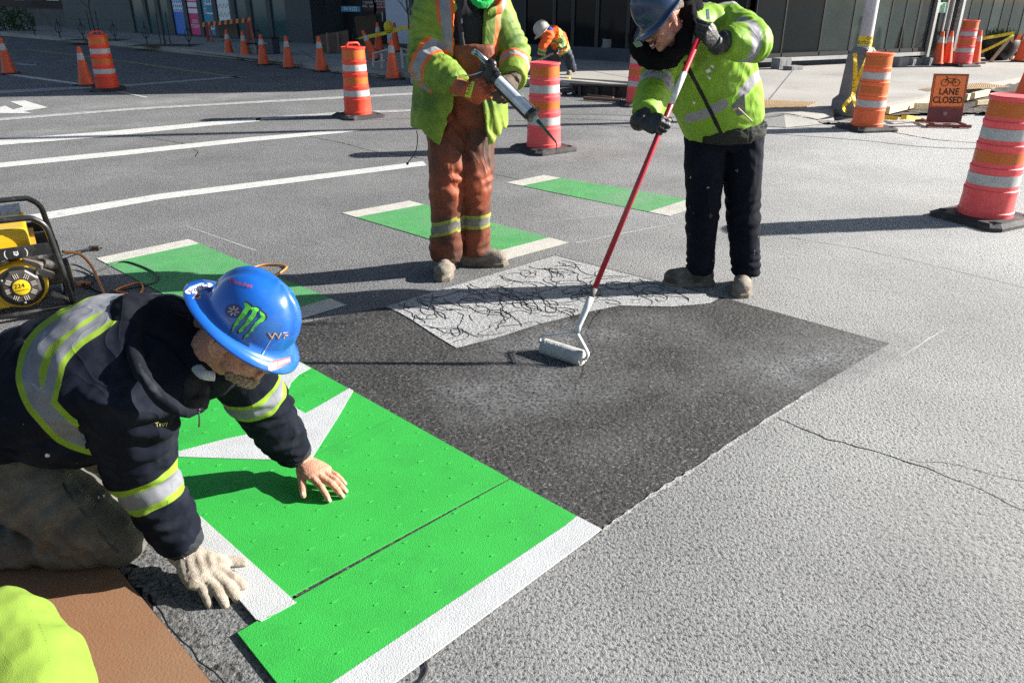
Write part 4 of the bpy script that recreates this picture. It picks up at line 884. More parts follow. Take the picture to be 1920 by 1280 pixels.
# ================================================================ FIGURE TOOLS
from mathutils.bvhtree import BVHTree
def fuse(mb, voxel, smooth=3, fac=.5):
    """merge overlapping solids into one continuous skin (voxel remesh)"""
    me = mb.mesh('tmp'); fix_normals(me); o = bpy.data.objects.new('tmp', me); COL.objects.link(o)
    r = o.modifiers.new('r', 'REMESH'); r.mode = 'VOXEL'; r.voxel_size = voxel; r.adaptivity = 0
    s = o.modifiers.new('s', 'SMOOTH'); s.factor = fac; s.iterations = smooth
    bpy.context.view_layer.update()
    out = bpy.data.meshes.new_from_object(o.evaluated_get(bpy.context.evaluated_depsgraph_get()))
    bpy.data.objects.remove(o); bpy.data.meshes.remove(me); return out
def vco(me):
    a = np.empty(len(me.vertices)*3, 'f'); me.vertices.foreach_get('co', a); return a.reshape(-1, 3).astype('d')
def vno(me):
    a = np.empty(len(me.vertices)*3, 'f'); me.vertices.foreach_get('normal', a); return a.reshape(-1, 3).astype('d')
def setco(me, a): me.vertices.foreach_set('co', a.astype('f').ravel()); me.update()
def vnoise(p, scale, seed=0, stretch=(1,1,1)):
    q = p*np.array(stretch)*scale + seed*7.31
    return np.array([noise.noise(v) for v in q.tolist()])
def ridge(n): return 1-2*np.abs(n)*1.9
def seg_t(p, a, b):
    a = np.array(a, 'd'); b = np.array(b, 'd'); d = b-a; L2 = d @ d; t = (p-a) @ d/L2; tc = np.clip(t, 0, 1)
    return t, np.linalg.norm(p-(a+tc[:, None]*d), axis=1)
def wrinkle(me, broad=.008, bscale=5, fine=.003, fscale=14, folds=(), seed=1, stretch=(1,1,1)):
    """cloth relief: broad sag, sharp creases, and compression folds (centre, reach, axis, wavelength, amount)"""
    p = vco(me); n = vno(me); w = p + .03*np.stack([vnoise(p, 6, seed+i) for i in (3, 5, 8)], 1)
    d = broad*vnoise(w, bscale, seed, stretch) + fine*ridge(vnoise(w, fscale, seed+2, stretch))
    d += fine*.6*ridge(vnoise(w, fscale*1.9, seed+4, stretch))
    for c, rad, ax, wl, am in folds:
        c = np.array(c, 'd'); ax = np.array(Vector(ax).normalized()); q = p-c; r2 = (q*q).sum(1)/rad**2
        ph = (q @ ax)/wl*2*math.pi + 3.2*vnoise(p, 9, seed+9); s = np.sin(ph); d += am*np.exp(-r2)*(np.abs(s)**.7*np.sign(s))*(.55+.9*vnoise(p, 7, seed+12))
    setco(me, p + n*d[:, None]); me.update(); return me
def attr(me, name, vals):
    a = me.attributes.new(name, 'FLOAT', 'POINT'); a.data.foreach_set('value', np.asarray(vals, 'f'))
def plane_d(p, pts):
    a, b, c = [np.array(x, 'd') for x in pts]; n = np.cross(b-a, c-a); n /= np.linalg.norm(n); return (p-a) @ n
def poly_d(p, pts):
    d = np.full(len(p), 9.)
    for a, b in zip(pts[:-1], pts[1:]): d = np.minimum(d, seg_t(p, a, b)[1])
    return d
def arm_band(p, a, b, t0, w, reach=.16):
    """signed distance to a ring band round the limb a-b, centred t0 metres along it"""
    a = np.array(a, 'd'); b = np.array(b, 'd'); L = np.linalg.norm(b-a); u = (b-a)/L; s = (p-a) @ u; rad = np.linalg.norm((p-a)-s[:, None]*u, axis=1)
    return np.where(rad < reach, np.abs(s-t0)-w/2, 9.)
def joinmesh(mes, name='body'):
    vs, fs = [], []
    for me in mes:
        o = len(vs); vs += [tuple(v.co) for v in me.vertices]; fs += [tuple(i+o for i in p.vertices) for p in me.polygons]
    m = bpy.data.meshes.new(name); m.from_pydata(vs, [], fs); m.update(); return m
def put(name, me, mats, parent, smooth=True):
    inv = world_m(parent).inverted(); me.transform(inv); me.update(); me.name = name
    return link(name, me, mats, parent, smooth)
def gmat(name, base, zones=(), rough=.8, var=.12, vscale=5, dirt=None, dth=.58, dscale=4, bump=.35, bscale=45, speck=None, spth=.74, spscale=30, sheen=0, creases=.45, weave=True, spec=.3):
    """cloth: base colour, dirt, paint specks, and trims where a signed-distance attribute is below zero"""
    m = mat(name, base, rough, 0, var, vscale, 0, 0, spec, dirt, dscale, dth, speck=speck, spth=spth, spscale=spscale, sheen=sheen)
    nt = m.node_tree; L = nt.links.new; b = nt.nodes['Principled BSDF']; src = b.inputs['Base Color'].links[0].from_socket
    tc = next(n for n in nt.nodes if n.type == 'TEX_COORD'); dn = node(nt, 'ShaderNodeTexNoise', i_Scale=16, i_Detail=4); L(tc.outputs['Object'], dn.inputs['Vector'])
    for at, col, vr in zones:
        a = node(nt, 'ShaderNodeAttribute', attribute_name=at)
        w = node(nt, 'ShaderNodeMath', operation='MULTIPLY_ADD'); L(dn.outputs[0], w.inputs[0]); w.inputs[1].default_value = .008; w.inputs[2].default_value = -.004
        s = node(nt, 'ShaderNodeMath', operation='ADD'); L(a.outputs['Fac'], s.inputs[0]); L(w.outputs[0], s.inputs[1])
        r = node(nt, 'ShaderNodeMapRange'); r.inputs[1].default_value = -.0012; r.inputs[2].default_value = .0012; r.inputs[3].default_value = 1; r.inputs[4].default_value = 0; L(s.outputs[0], r.inputs[0])
        v = node(nt, 'ShaderNodeMapRange'); v.inputs[1].default_value=.3; v.inputs[2].default_value=.7; v.inputs[3].default_value = 1-vr; v.inputs[4].default_value = 1+vr; L(dn.outputs[0], v.inputs[0])
        c = node(nt, 'ShaderNodeMix', data_type='RGBA', blend_type='MULTIPLY'); c.inputs[0].default_value = 1; c.inputs[6].default_value = (*col, 1); L(v.outputs[0], c.inputs[7])
        x = node(nt, 'ShaderNodeMix', data_type='RGBA'); L(r.outputs[0], x.inputs[0]); L(src, x.inputs[6]); L(c.outputs[2], x.inputs[7]); src = x.outputs[2]
    L(src, b.inputs['Base Color'])
    mp = node(nt, 'ShaderNodeMapping'); mp.inputs['Scale'].default_value = (1, 1, .55); L(tc.outputs['Object'], mp.inputs[0])
    n1 = node(nt, 'ShaderNodeTexNoise', i_Scale=6.5, i_Detail=2, i_Roughness=.4, i_Distortion=1.0); L(mp.outputs[0], n1.inputs['Vector'])
    ab = node(nt, 'ShaderNodeMath', operation='SUBTRACT'); L(n1.outputs[0], ab.inputs[0]); ab.inputs[1].default_value = .5
    ab2 = node(nt, 'ShaderNodeMath', operation='ABSOLUTE'); L(ab.outputs[0], ab2.inputs[0]); ab3 = node(nt, 'ShaderNodeMath', operation='POWER'); L(ab2.outputs[0], ab3.inputs[0]); ab3.inputs[1].default_value = .6
    b1 = node(nt, 'ShaderNodeBump', i_Strength=creases, i_Distance=.016, invert=True); L(ab3.outputs[0], b1.inputs['Height'])
    n2 = node(nt, 'ShaderNodeTexNoise', i_Scale=420 if weave else 90, i_Detail=2); L(tc.outputs['Object'], n2.inputs['Vector'])
    b2 = node(nt, 'ShaderNodeBump', i_Strength=bump, i_Distance=.002); L(n2.outputs[0], b2.inputs['Height']); L(b1.outputs[0], b2.inputs['Normal']); L(b2.outputs[0], b.inputs['Normal'])
    return m
def skin_mat(name, col, red, rough=.6):
    m = mat(name, col, rough, 0, .14, 18, .6, 130, .35, red, 26, .50); b = m.node_tree.nodes['Principled BSDF']
    b.inputs['Subsurface Weight'].default_value = .04; b.inputs['Subsurface Radius'].default_value = (.01, .004, .002); return m
def frame(o, fwd, up):
    """matrix: x = lateral (the figure's left), y = forward, z = up"""
    f = Vector(fwd).normalized(); u = Vector(up); u = (u-f*u.dot(f)).normalized(); l = -f.cross(u)
    m = Matrix((l, f, u)).transposed().to_4x4(); m.translation = Vector(o); return m
def head_parts(mb, T, k=1.0, beard=False, neck=.16, smile=False):
    R3 = T.to_3x3()
    def E(c, r, rot=None): mb.ell(T @ (Vector(c)*k), Vector(r)*k, R3 @ rot if rot else R3, 20, 14)
    E((0,-.012,.045), (.077,.098,.088)); E((0,.022,.0), (.069,.070,.085)); E((0,.034,-.055), (.056,.052,.055)); E((0,.058,-.088), (.030,.026,.024)); E((0,.070,-.096), (.017,.014,.014))
    E((0,.060,.040), (.058,.036,.030))
    for s in (-1, 1):
        E((s*.030,.084,.026), (.024,.012,.008)); E((s*.040,.062,-.022), (.024,.024,.022)); E((s*.031,.076,.008), (.014,.010,.009)); E((s*.012,.104,-.030), (.0085,.010,.007)); E((s*.046,.03,-.062), (.018,.03,.024))
        E((s*.079,-.006,.002), (.0065,.018,.031), Matrix.Rotation(s*R(12), 3, 'Z')); E((s*.083,-.016,.012), (.004,.006,.018)); E((s*.080,-.004,-.028), (.006,.010,.012))
        if smile: E((s*.030,.079,-.050), (.012,.012,.012))
    mb.tube([T @ (Vector(p)*k) for p in ((0,.090,.028), (0,.103,.004), (0,.113,-.020), (0,.106,-.034))], [.0085*k,.009*k,.013*k,.008*k], 10)
    E((0,.092,-.054), (.022,.010,.0055)); E((0,.090,-.066), (.019,.010,.0065))
    mb.tube([T @ (Vector(p)*k) for p in ((0,-.015,-.03), (0,-.03,-.08), (0,-.045,-.08-neck*.5), (0,-.055,-.06-neck))], [.058*k,.056*k,.058*k,.066*k], 16)
def face_features(root, T, k, smile=False, browcol=(.10,.06,.04), bvh=None):
    """eyes, brows and mouth as small shapes bedded in the face"""
    dark = mat('eye_dark', (.02,.012,.01), .3); lip = mat('lips', (.42,.13,.11), .5); 
    m = M()
    for s in (-1, 1): m.tube([T @ (Vector(p)*k) for p in ((s*.017,.0875,.011), (s*.030,.0905,.0085), (s*.044,.081,.012))], [.0010,.0022,.0010], 6)
    obj('eyelids', m, dark, root, smooth=True); m = M()
    for s in (-1, 1): m.tube([T @ (Vector(p)*k) for p in ((s*.012,.0955,.030), (s*.030,.0970,.037), (s*.050,.082,.032))], [.002,.0035,.0018], 6)
    obj('eyebrows', m, mat('brow_hair', browcol, .9), root, smooth=True)
    m = M()
    if smile:
        c = [(-.032,.080,-.046), (-.020,.095,-.056), (0,.103,-.061), (.020,.095,-.056), (.032,.080,-.046)]
        m.tube([T @ (Vector(p)*k) for p in c], [.002,.0055,.0065,.0055,.002], 8); obj('mouth', m, dark, root, smooth=True); m = M()
        c = [(-.021,.096,-.054), (-.010,.1035,-.0575), (0,.1055,-.0585), (.010,.1035,-.0575), (.021,.096,-.054)]
        m.tube([T @ (Vector(p)*k) for p in c], [.002,.004,.0042,.004,.002], 8); obj('teeth', m, mat('teeth', (.70,.66,.55), .3), root, smooth=True)
        m = M(); c = [(-.030,.083,-.049), (-.018,.098,-.066), (0,.104,-.071), (.018,.098,-.066), (.030,.083,-.049)]
        m.tube([T @ (Vector(p)*k) for p in c], [.002,.004,.005,.004,.002], 8); obj('lower_lip', m, lip, root, smooth=True)
def hand_parts(mb, T, side=1, curl=((10,15,10),)*4, splay=(8,3,-3,-10), thumb=((.75,.62,-.25),(.85,.5,-.15)), k=1.0, fat=1.0, palm_arch=0):
    """T: x to the fingers, y to the thumb side, z out of the back of the hand"""
    def Pt(v): return T @ (Vector(v)*k)
    R3 = T.to_3x3(); f = fat
    mb.tube([Pt(p) for p in ((-.045,0,.0), (-.01,0,0), (.02,0,.001), (.05,.002,.002), (.078,.001,.001), (.094,0,-.002))], [x*k for x in (.027*f,.027*f,.034*f,.041*f,.042*f,.034*f)], 16, [.78,.74,.55,.42,.36,.32], up=R3 @ Vector((0,1,0)))
    mb.ell(Pt((.035,.024,-.008)), Vector((.030,.015,.015))*k*f, R3, 12, 8); mb.ell(Pt((.035,-.022,-.008)), Vector((.032,.013,.013))*k*f, R3, 12, 8)
    tips = []
    base = ((.088,.031,0), (.094,.011,.002), (.090,-.010,.001), (.080,-.029,-.002)); ln = ((.040,.026,.020), (.045,.029,.021), (.041,.027,.020), (.032,.020,.018)); rr = (.0098,.0100,.0094,.0082)
    for i in range(4):
        a = R(splay[i]); d0 = Vector((math.cos(a), math.sin(a), 0)); z0 = Vector((0,0,1)); p = Vector(base[i]); pts = [p-d0*.02, p]; ang = 0; rad = [rr[i]*1.05, rr[i]*1.12]
        c = curl[i if len(curl) > 1 else 0]
        for j in range(3):
            ang += R(c[j]); d = d0*math.cos(ang) - z0*math.sin(ang); q = p + d*ln[i][j]
            pts.append(p.lerp(q, .5)); rad.append(rr[i]*(1.0, .94, .88)[j]); pts.append(q); rad.append(rr[i]*(1.04, .96, .62)[j]); p = q
        mb.cap_tube([Pt(v) for v in pts], [r*k*f for r in rad], 12); tips.append((Pt(p), (R3 @ d).normalized(), rr[i]*k*f, (R3 @ (z0*math.cos(ang)+d0*math.sin(ang))).normalized()))
    p = Vector((.018,.026,-.004)); pts = [p-Vector((.01,.012,0)), p]; rad = [.013,.0155]; d1 = Vector(thumb[0]).normalized(); d2 = Vector(thumb[1]).normalized()
    a1 = p + d1*.044; a2 = a1 + d2*.032; a3 = a2 + d2*.024; pts += [p.lerp(a1, .5), a1, a1.lerp(a2, .5), a2, a3]; rad += [.0135,.0122,.0112,.0112,.0085]
    mb.cap_tube([Pt(v) for v in pts], [r*k*f for r in rad], 12); tips.append((Pt(a3), (R3 @ d2).normalized(), .0105*k*f, (R3 @ Vector((-.3,.5,.8))).normalized()))
    return tips
def grip(pole_p, pole_d, fingers_d, left=False):
    """hand frame closing on a pole: thumb side along pole_d, knuckles leading along fingers_d"""
    y = Vector(pole_d).normalized(); x = Vector(fingers_d); x = (x-y*x.dot(y)).normalized(); z = x.cross(y)*(-1 if left else 1)
    m = Matrix((x, y, z)).transposed().to_4x4(); m.translation = Vector(pole_p) - x*.088 + z*.030; return m
FIST = ((62,78,45), (64,80,45), (66,80,45), (68,78,45))
def boot(root, ankle, toe, m_up, m_sole, size=1.0, top=.12, name='boot'):
    """work boot standing on the ground under the ankle, pointing to the toe point"""
    a = Vector(ankle); t = Vector(toe); gz = min(a.z, t.z) if False else 0; d = (t-a); d.z = 0; d.normalize(); s = Vector((-d.y, d.x, 0)); T = Matrix((s, d, Vector((0,0,1)))).transposed().to_4x4(); T.translation = Vector((a.x, a.y, 0)); R3 = T.to_3x3(); k = size
    def E(mb, c, r): mb.ell(T @ (Vector(c)*k), Vector(r)*k, R3, 20, 12)
    mb = M(); E(mb, (0,-.035,.055), (.042,.048,.05)); E(mb, (0,.055,.055), (.046,.085,.042)); E(mb, (0,.135,.050), (.052,.060,.042)); E(mb, (.0,.09,.06), (.040,.075,.040))
    mb.tube([T @ (Vector(p)*k) for p in ((0,-.01,.05), (0,-.012,.11), (0,-.02,.19))], [.044*k,.046*k,.052*k], 16, 1.1)
    mb.prism([(x*k*.050*(1.0 if y > .02 else .86), y*k) for x, y in ((-1,-.06),(-.6,-.082),(.6,-.082),(1,-.06),(.92,.02),(1.08,.12),(.8,.175),(0,.198),(-.8,.175),(-1.08,.12),(-.92,.02))], .012*k, .034*k, lambda v: T @ v)
    me = fuse(mb, .006, 2); wrinkle(me, .0012, 12, .0006, 26, [((T @ Vector((0,.045,.09))*1), .05, d, .018, .003)], seed=int(abs(a.x)*9)+2); b = put(name, me, m_up, root)
    mb = M(); mb.prism([(x*k*.055*(1.0 if y > .02 else .86), y*k) for x, y in ((-1,-.06),(-.6,-.086),(.6,-.086),(1,-.06),(.90,.02),(1.06,.12),(.8,.180),(0,.204),(-.8,.180),(-1.06,.12),(-.90,.02))], .0, .024*k, lambda v: T @ v); obj('sole', mb, m_sole, b, bevel=.004)
    mb = M()
    for i in range(4):
        y = .065-i*.020; z = .098+i*.016; mb.tube([T @ (Vector(p)*k) for p in ((-.028,y-.008,z-.010), (-.012,y,z+.001), (.012,y+.010,z+.002), (.028,y+.002,z-.010))], .0028*k, 5)
        mb.tube([T @ (Vector(p)*k) for p in ((.028,y-.008,z-.010), (.012,y,z+.001), (-.012,y+.010,z+.002), (-.028,y+.002,z-.010))], .0028*k, 5)
    obj('laces', mb, mat('laces', (.10,.07,.045), .9), b, smooth=True); return b
class Caster:
    def __init__(s, obs):
        vs, fs = [], []
        for o in obs:
            w = world_m(o); off = len(vs); vs += [w @ v.co for v in o.data.vertices]; fs += [tuple(i+off for i in p.vertices) for p in o.data.polygons]
        s.t = BVHTree.FromPolygons(vs, fs)
    def at(s, px, py, off=.0015):
        d = ray(px, py).normalized(); h = s.t.ray_cast(CAM, d)
        return (h[0] - d*off) if h[0] else None
    def decal(s, name, m, root, polys=(), texts=(), off=.0018):
        """flat marks laid onto the curved surface they are printed on"""
        mb = M()
        for poly in polys:
            bm = bmesh.new(); vs = [bm.verts.new((x, y, 0)) for x, y in poly]; bm.faces.new(vs); bmesh.ops.triangulate(bm, faces=bm.faces)
            for _ in range(2): 
                es = [e for e in bm.edges if e.calc_length() > 7]
                if es: bmesh.ops.subdivide_edges(bm, edges=es, cuts=1); bmesh.ops.triangulate(bm, faces=bm.faces)
            bm.verts.ensure_lookup_table(); q = [s.at(v.co.x, v.co.y, off) for v in bm.verts]
            ix = {v: i for i, v in enumerate(bm.verts)}; fs = [tuple(ix[v] for v in f.verts) for f in bm.faces if all(q[ix[v]] is not None for v in f.verts)]
            mb.add([v if v is not None else Vector() for v in q], fs); bm.free()
        for body, cx, cy, size, ang, sx in texts:
            c_, s_ = math.cos(R(ang)), math.sin(R(ang)); last = [None]
            def f(v):
                x, y = v.x*sx, -v.y; q = s.at(cx + x*c_-y*s_, cy + x*s_+y*c_, off)
                if q is None: q = last[0] or Vector((0,0,-1))
                last[0] = q; return q
            mb.text(body, size, f)
        o = obj(name, mb, m, root); return o
def hat(root, T, m, brim='full', k=1.0, ridge_=True):
    """hard hat; T as for the head"""
    R3 = T.to_3x3(); mb = M(); n = 56; rings = []
    def rp(a, kx, ky, z):   # oval ring
        return T @ (Vector((kx*math.cos(a), ky*math.sin(a)-.006, z))*k)
    A = [2*math.pi*i/n for i in range(n)]
    prof = [(1.0,.0),(.995,.02),(.97,.045),(.92,.072),(.83,.10),(.69,.125),(.50,.143),(.27,.153),(.08,.156)]
    bx, by = .112, .136
    def crown(off=0): 
        out = []
        for s_, z in prof:
            r_ = []
            for a in A:
                rg = .013*math.exp(-((math.cos(a)*s_*bx)/.020)**4)*(1 if z > .05 else max(0, (z-.015)/.035)) if ridge_ else 0
                rg2 = .004*math.exp(-((abs(math.cos(a)*s_*bx)-.045)/.012)**2)*(1 if z > .06 else 0)
                v = Vector((s_*bx*math.cos(a), s_*by*math.sin(a)-.006, z)); nn = Vector((math.cos(a)*s_, math.sin(a)*s_, z/.12)).normalized()
                r_.append(T @ ((v + nn*(rg+rg2+off))*k))
            out.append(r_)
        return out
    def w(a):
        f = math.sin(a)
        if brim == 'full': return .042 + .014*max(0, f)**2 + .026*max(0, -f)**3
        return .006 + .052*max(0, f)**1.5
    br = [[T @ (Vector(((bx+w(a))*math.cos(a), (by+w(a))*math.sin(a)-.006, -.008-.012*abs(math.sin(a))*0-w(a)*(.30)))*k) for a in A],
          [T @ (Vector(((bx+w(a)*.97)*math.cos(a), (by+w(a)*.97)*math.sin(a)-.006, -.002-w(a)*.28))*k) for a in A],
          [T @ (Vector(((bx+w(a)*.5)*math.cos(a), (by+w(a)*.5)*math.sin(a)-.006, .001-w(a)*.10))*k) for a in A]]
    mb.loft([[T @ (Vector(((bx-.004)*math.cos(a), (by-.004)*math.sin(a)-.006, -.006))*k) for a in A]] + br + crown(), cap=False)
    inner = [[T @ (Vector(((s_*bx-.004)*math.cos(a), (s_*by-.004)*math.sin(a)-.006, max(-.006, z-.005)))*k) for a in A] for s_, z in prof[:-1]]
    mb.loft(inner[::-1], cap=False); mb.loft([crown()[-1], inner[-1]], cap=True)
    o = obj('hard_hat', mb, m, root, smooth=True); return o
# ================================================================ PEOPLE
SkinA = skin_mat('skin_ruddy', (.46,.235,.17), (.48,.18,.13)); SkinB = skin_mat('skin_tan', (.46,.25,.16), (.52,.22,.15)); SkinW = skin_mat('skin_hand', (.60,.33,.24), (.66,.28,.23))
BootM = mat('boot_leather', (.15,.12,.095), .8, var=.3, vscale=12, bump=.35, bscale=90, dirt=(.27,.24,.20), dscale=20, dth=.52)
BootD = mat('boot_dark', (.07,.058,.05), .75, var=.3, vscale=12, bump=.25, bscale=90, dirt=(.20,.18,.15), dscale=12, dth=.55)
SoleM = mat('boot_sole', (.16,.13,.10), .9, var=.3, vscale=20, bump=.6)
SIL = (.25,.25,.265)
def line_at(A, B, py):
    lo, hi = 0., 1.
    f = lambda t: (lambda d: 640 - FPX*(d.y*SP + d.z*CP)/(d.y*CP - d.z*SP))(A.lerp(B, t)-CAM)
    for _ in range(40):
        m_ = (lo+hi)/2
        if f(m_) > py: lo = m_
        else: hi = m_
    return A.lerp(B, lo)
# ---------------------------------------------------------------- the worker with the roller
RB = G(1058, 668, .045)                                     # roller frame centre
PB = G(1070, 648, .09); PT = P(1318, 52, 3.88); pole_d = (PT-PB).normalized()
def roller_worker():
    t = thing('person', 'smiling worker in lime green jacket and blue hard hat leaning on the red roller pole', 'person', G(1345, 530)); 
    S1, E1, W1 = P(1366,46,4.32), P(1412,80,4.02), P(1352,66,3.86)
    S2, E2, W2 = P(1243,112,4.25), P(1226,172,4.06), P(1224,226,3.86)
    H = P(1242,40,3.98); HT = frame(H, (-.74,-.40,-.50), (-.52,-.10,.82)); K = 1.04
    hipL, hipR = P(1324,262,4.52), P(1392,256,4.52); kL, kR = P(1316,400,4.44), P(1394,400,4.48); aL, aR = P(1312,505,4.47), P(1397,510,4.42)
    ch = [P(1360,238,4.52), P(1347,190,4.48), P(1330,140,4.40), P(1312,95,4.33), P(1292,58,4.27), P(1268,52,4.15)]
    lat = (P(1440,200,4.5)-P(1280,243,4.5)).normalized()
    # body
    b = M(); b.tube(ch, [.17,.17,.18,.18,.14,.07], 20, .7, up=lat); b.tube([hipL.lerp(hipR,.5)+Vector((0,0,.05)), hipL, kL, aL], [.12,.10,.065,.045], 14); b.tube([hipL.lerp(hipR,.5)+Vector((0,0,.05)), hipR, kR, aR], [.12,.10,.065,.045], 14)
    for s_, e_, w_ in ((S1,E1,W1),(S2,E2,W2)): b.tube([ch[3].lerp(s_,.6), s_, e_, w_.lerp(e_,.35)], [.08,.065,.042,.030], 14)
    b.tube([ch[4], HT @ Vector((0,-.05,-.12))], [.09,.06], 14)
    hd = M(); head_parts(hd, HT, K, smile=True, neck=.08)
    pp1, pp2 = line_at(PB, PT, 60), line_at(PB, PT, 238)
    T1 = grip(pp1, pole_d, (-.65,-.65,.1), True); T2 = grip(pp2, pole_d, (.45,-.85,-.3)); W1 = T1.translation+Vector((.02,.02,0)); W2 = T2.translation + Vector((0,.01,.02))
    h1, h2 = M(), M(); hand_parts(h1, T1, curl=FIST, thumb=((.5,.5,-.9),(.9,.1,-.5))); hand_parts(h2, T2, curl=FIST, thumb=((.5,.5,-.9),(.9,.1,-.5)))
    body = joinmesh([fuse(b, .014, 3), fuse(hd, .0035, 3), fuse(h1, .0035, 1), fuse(h2, .0035, 1)]); put('body', body, SkinA, t)
    face_features(t, HT, K, smile=True)
    for s in (-1, 1):                                       # short grey hair round each ear
        m_ = M()
        for k in range(5): m_.ell(HT @ (Vector((s*(.070-.004*k),-.015-.018*k,.045-.004*k))*K), (.012,.018,.026), HT.to_3x3(), 8, 6)
        me = fuse(m_, .004, 2); put('hair', me, mat('hair_grey', (.20,.16,.13), .9, bump=.8, bscale=120), t)
    # gloves
    gm = mat('glove_black', (.010,.010,.011), .5, var=.3, vscale=20, bump=.25, bscale=200, dirt=(.03,.03,.033), dscale=18, dth=.58)
    for T_, w_, e_ in ((T1, W1, E1), (T2, W2, E2)):
        m_ = M(); hand_parts(m_, T_, curl=FIST, fat=1.20, k=1.05, thumb=((.5,.5,-.9),(.9,.1,-.5))); m_.tube([T_ @ Vector((.01,0,0)), T_ @ Vector((-.03,0,0)), w_.lerp(e_, .12), w_.lerp(e_, .50)], [.036,.042,.050,.056], 14); m_.ell(T_ @ Vector((-.035,0,0)), .045)
        me = fuse(m_, .0036, 2); wrinkle(me, .0015, 15, .0008, 40, seed=5); put('glove', me, gm, t)
    # jacket
    j = M(); rad = [.225,.250,.252,.238,.185,.115]
    j.tube([ch[0]+(ch[0]-ch[1])*.1]+ch, [.20]+rad, 28, [.72]*7, up=lat)
    j.tube([ch[4].lerp(S1,.3), S1, S1.lerp(E1,.5), E1], [.115,.112,.103,.098], 18); j.ell(E1, .100); j.tube([E1, E1.lerp(W1,.5), W1.lerp(E1,.22)], [.098,.086,.066], 18)
    j.tube([ch[3].lerp(S2,.5), S2, S2.lerp(E2,.5), E2], [.12,.108,.094,.086], 18); j.ell(E2, .088); j.tube([E2, E2.lerp(W2,.5), W2.lerp(E2,.06)], [.088,.082,.062], 18)
    j.tube([P(1222,118,4.14), P(1250,108,4.05), P(1285,112,4.05), P(1300,122,4.10)], [.035,.038,.036,.022], 12, .6)   # turned collar
    j.tube([P(1292,52,4.16), P(1300,28,4.22), P(1316,12,4.28)], [.035,.04,.03], 12, .7)
    me = fuse(j, .008, 3)
    wrinkle(me, .013, 4.5, .0026, 9, [(E1,.13,W1-S1,.055,.012),(E2,.11,E2-S2,.05,.012),(S2.lerp(E2,.4),.12,(.3,0,1),.05,.009),(W2,.10,W2-E2,.035,.010),(ch[0],.22,(.3,0,1),.06,.003),(S1.lerp(ch[3],.4),.14,(1,0,.4),.055,.009),(ch[2]+lat*.15,.16,(.8,.0,.9),.06,.008)], seed=2)
    p = vco(me)
    sil = np.minimum.reduce([arm_band(p, S2, E2, .20, .062), arm_band(p, E1, W1, .055, .06, .14), arm_band(p, S1, E1, -.01, .055, .2)])
    fr = lambda l: [list(P(x, y, 4.17)) for x, y in l]
    def pd(pts, w):   # distance measured in the frontal plane, only on the side that faces the camera
        q = p.copy(); q2 = (p-np.array(CAM))/(p[:,1:2])*4.17+np.array(CAM); return np.where(p[:,1] < 4.5, poly_d(q2, fr(pts))-w/2, 9.)
    sil = np.minimum(sil, pd([(1292,222),(1322,214),(1356,196)], .052)); sil = np.minimum(sil, pd([(1228,108),(1246,130),(1256,160)], .045)); sil = np.minimum(sil, pd([(1392,175),(1412,150),(1425,140)], .05))
    tr = pd([(1350,200),(1380,186),(1412,160)], .05); zp = pd([(1285,118),(1310,165),(1335,215),(1358,262)], .020)
    attr(me, 'silver', sil); attr(me, 'trim', tr); attr(me, 'zip', zp)
    jm = gmat('jacket_lime', (.20,.37,.025), [('trim', (.26,.54,.035), .05), ('silver', SIL, .12), ('zip', (.012,.012,.012), .2)], rough=.55, var=.12, dirt=(.12,.22,.025), dth=.54, dscale=5, speck=(.50,.55,.42), spth=.745, spscale=26, creases=.5)
    jk = put('jacket', me, jm, t)
    # ribbed waistband, dark collar and hood lining
    m_ = M(); m_.tube([ch[0]+Vector((.0,0,-.075)), ch[0]+Vector((.0,0,-.035)), ch[0]+Vector((-.003,0,.02))], [.215,.236,.232], 36, .75, up=lat); me = fuse(m_, .006, 2); wrinkle(me, .004, 6, .002, 20, seed=4); put('waistband', me, gmat('rib_black', (.018,.020,.016), creases=.3), t)
    m_ = M(); c_ = [P(1282,8,4.15), P(1294,50,4.13), P(1280,92,4.10), P(1246,112,4.06), P(1212,108,4.04), P(1196,88,4.06), P(1196,66,4.12)]
    m_.tube(smooth_path(c_, 4), .048, 12); m_.ell(P(1256,70,4.20), (.13,.10,.12)); m_.ell(P(1236,100,4.10), (.12,.07,.05)); m_.ell(P(1296,22,4.2), (.06,.08,.08)); m_.ell(P(1292,55,3.98), (.035,.06,.11)); m_.ell(P(1281,78,3.94), (.045,.05,.06)); m_.ell(P(1262,98,3.93), (.05,.045,.032))
    me = fuse(m_, .007, 4); wrinkle(me, .008, 8, .003, 20, seed=6); put('hood', me, gmat('hood_black', (.006,.006,.007), creases=.5, rough=.95, spec=.1), t)
    # pocket patch and pencil tab
    m_ = M(); slab([P(1371,198,4.20), P(1396,176,4.20), P(1398,214,4.21), P(1384,218,4.21)], .004, m_); obj('pocket_flap', m_, gmat('flap_grey', (.16,.17,.16)), t)
    m_ = M(); m_.tube([P(1384,203,4.19), P(1410,228,4.19)], .0045, 6); m_.tube([P(1374,206,4.19), P(1381,203,4.19)], .008, 6); obj('pull_tab', m_, mat('tab_beige', (.45,.36,.24), .6), t)
    m_ = M(); m_.box(P(1327,27,3.84), (.012,.02,.045), Matrix.Rotation(-.2, 3, 'Y')); obj('pole_tip', m_, mat('tip_pale', (.55,.68,.75), .25), t)
    # trousers
    tr_ = M()
    for h_, k_, a_ in ((hipL,kL,aL),(hipR,kR,aR)):
        tr_.tube([h_+Vector((0,0,.08)), h_, h_.lerp(k_,.5), k_, k_.lerp(a_,.5), a_+Vector((0,0,.03)), a_+Vector((0,0,-.015))], [.13,.124,.110,.093,.084,.084,.082], 20, 1.05)
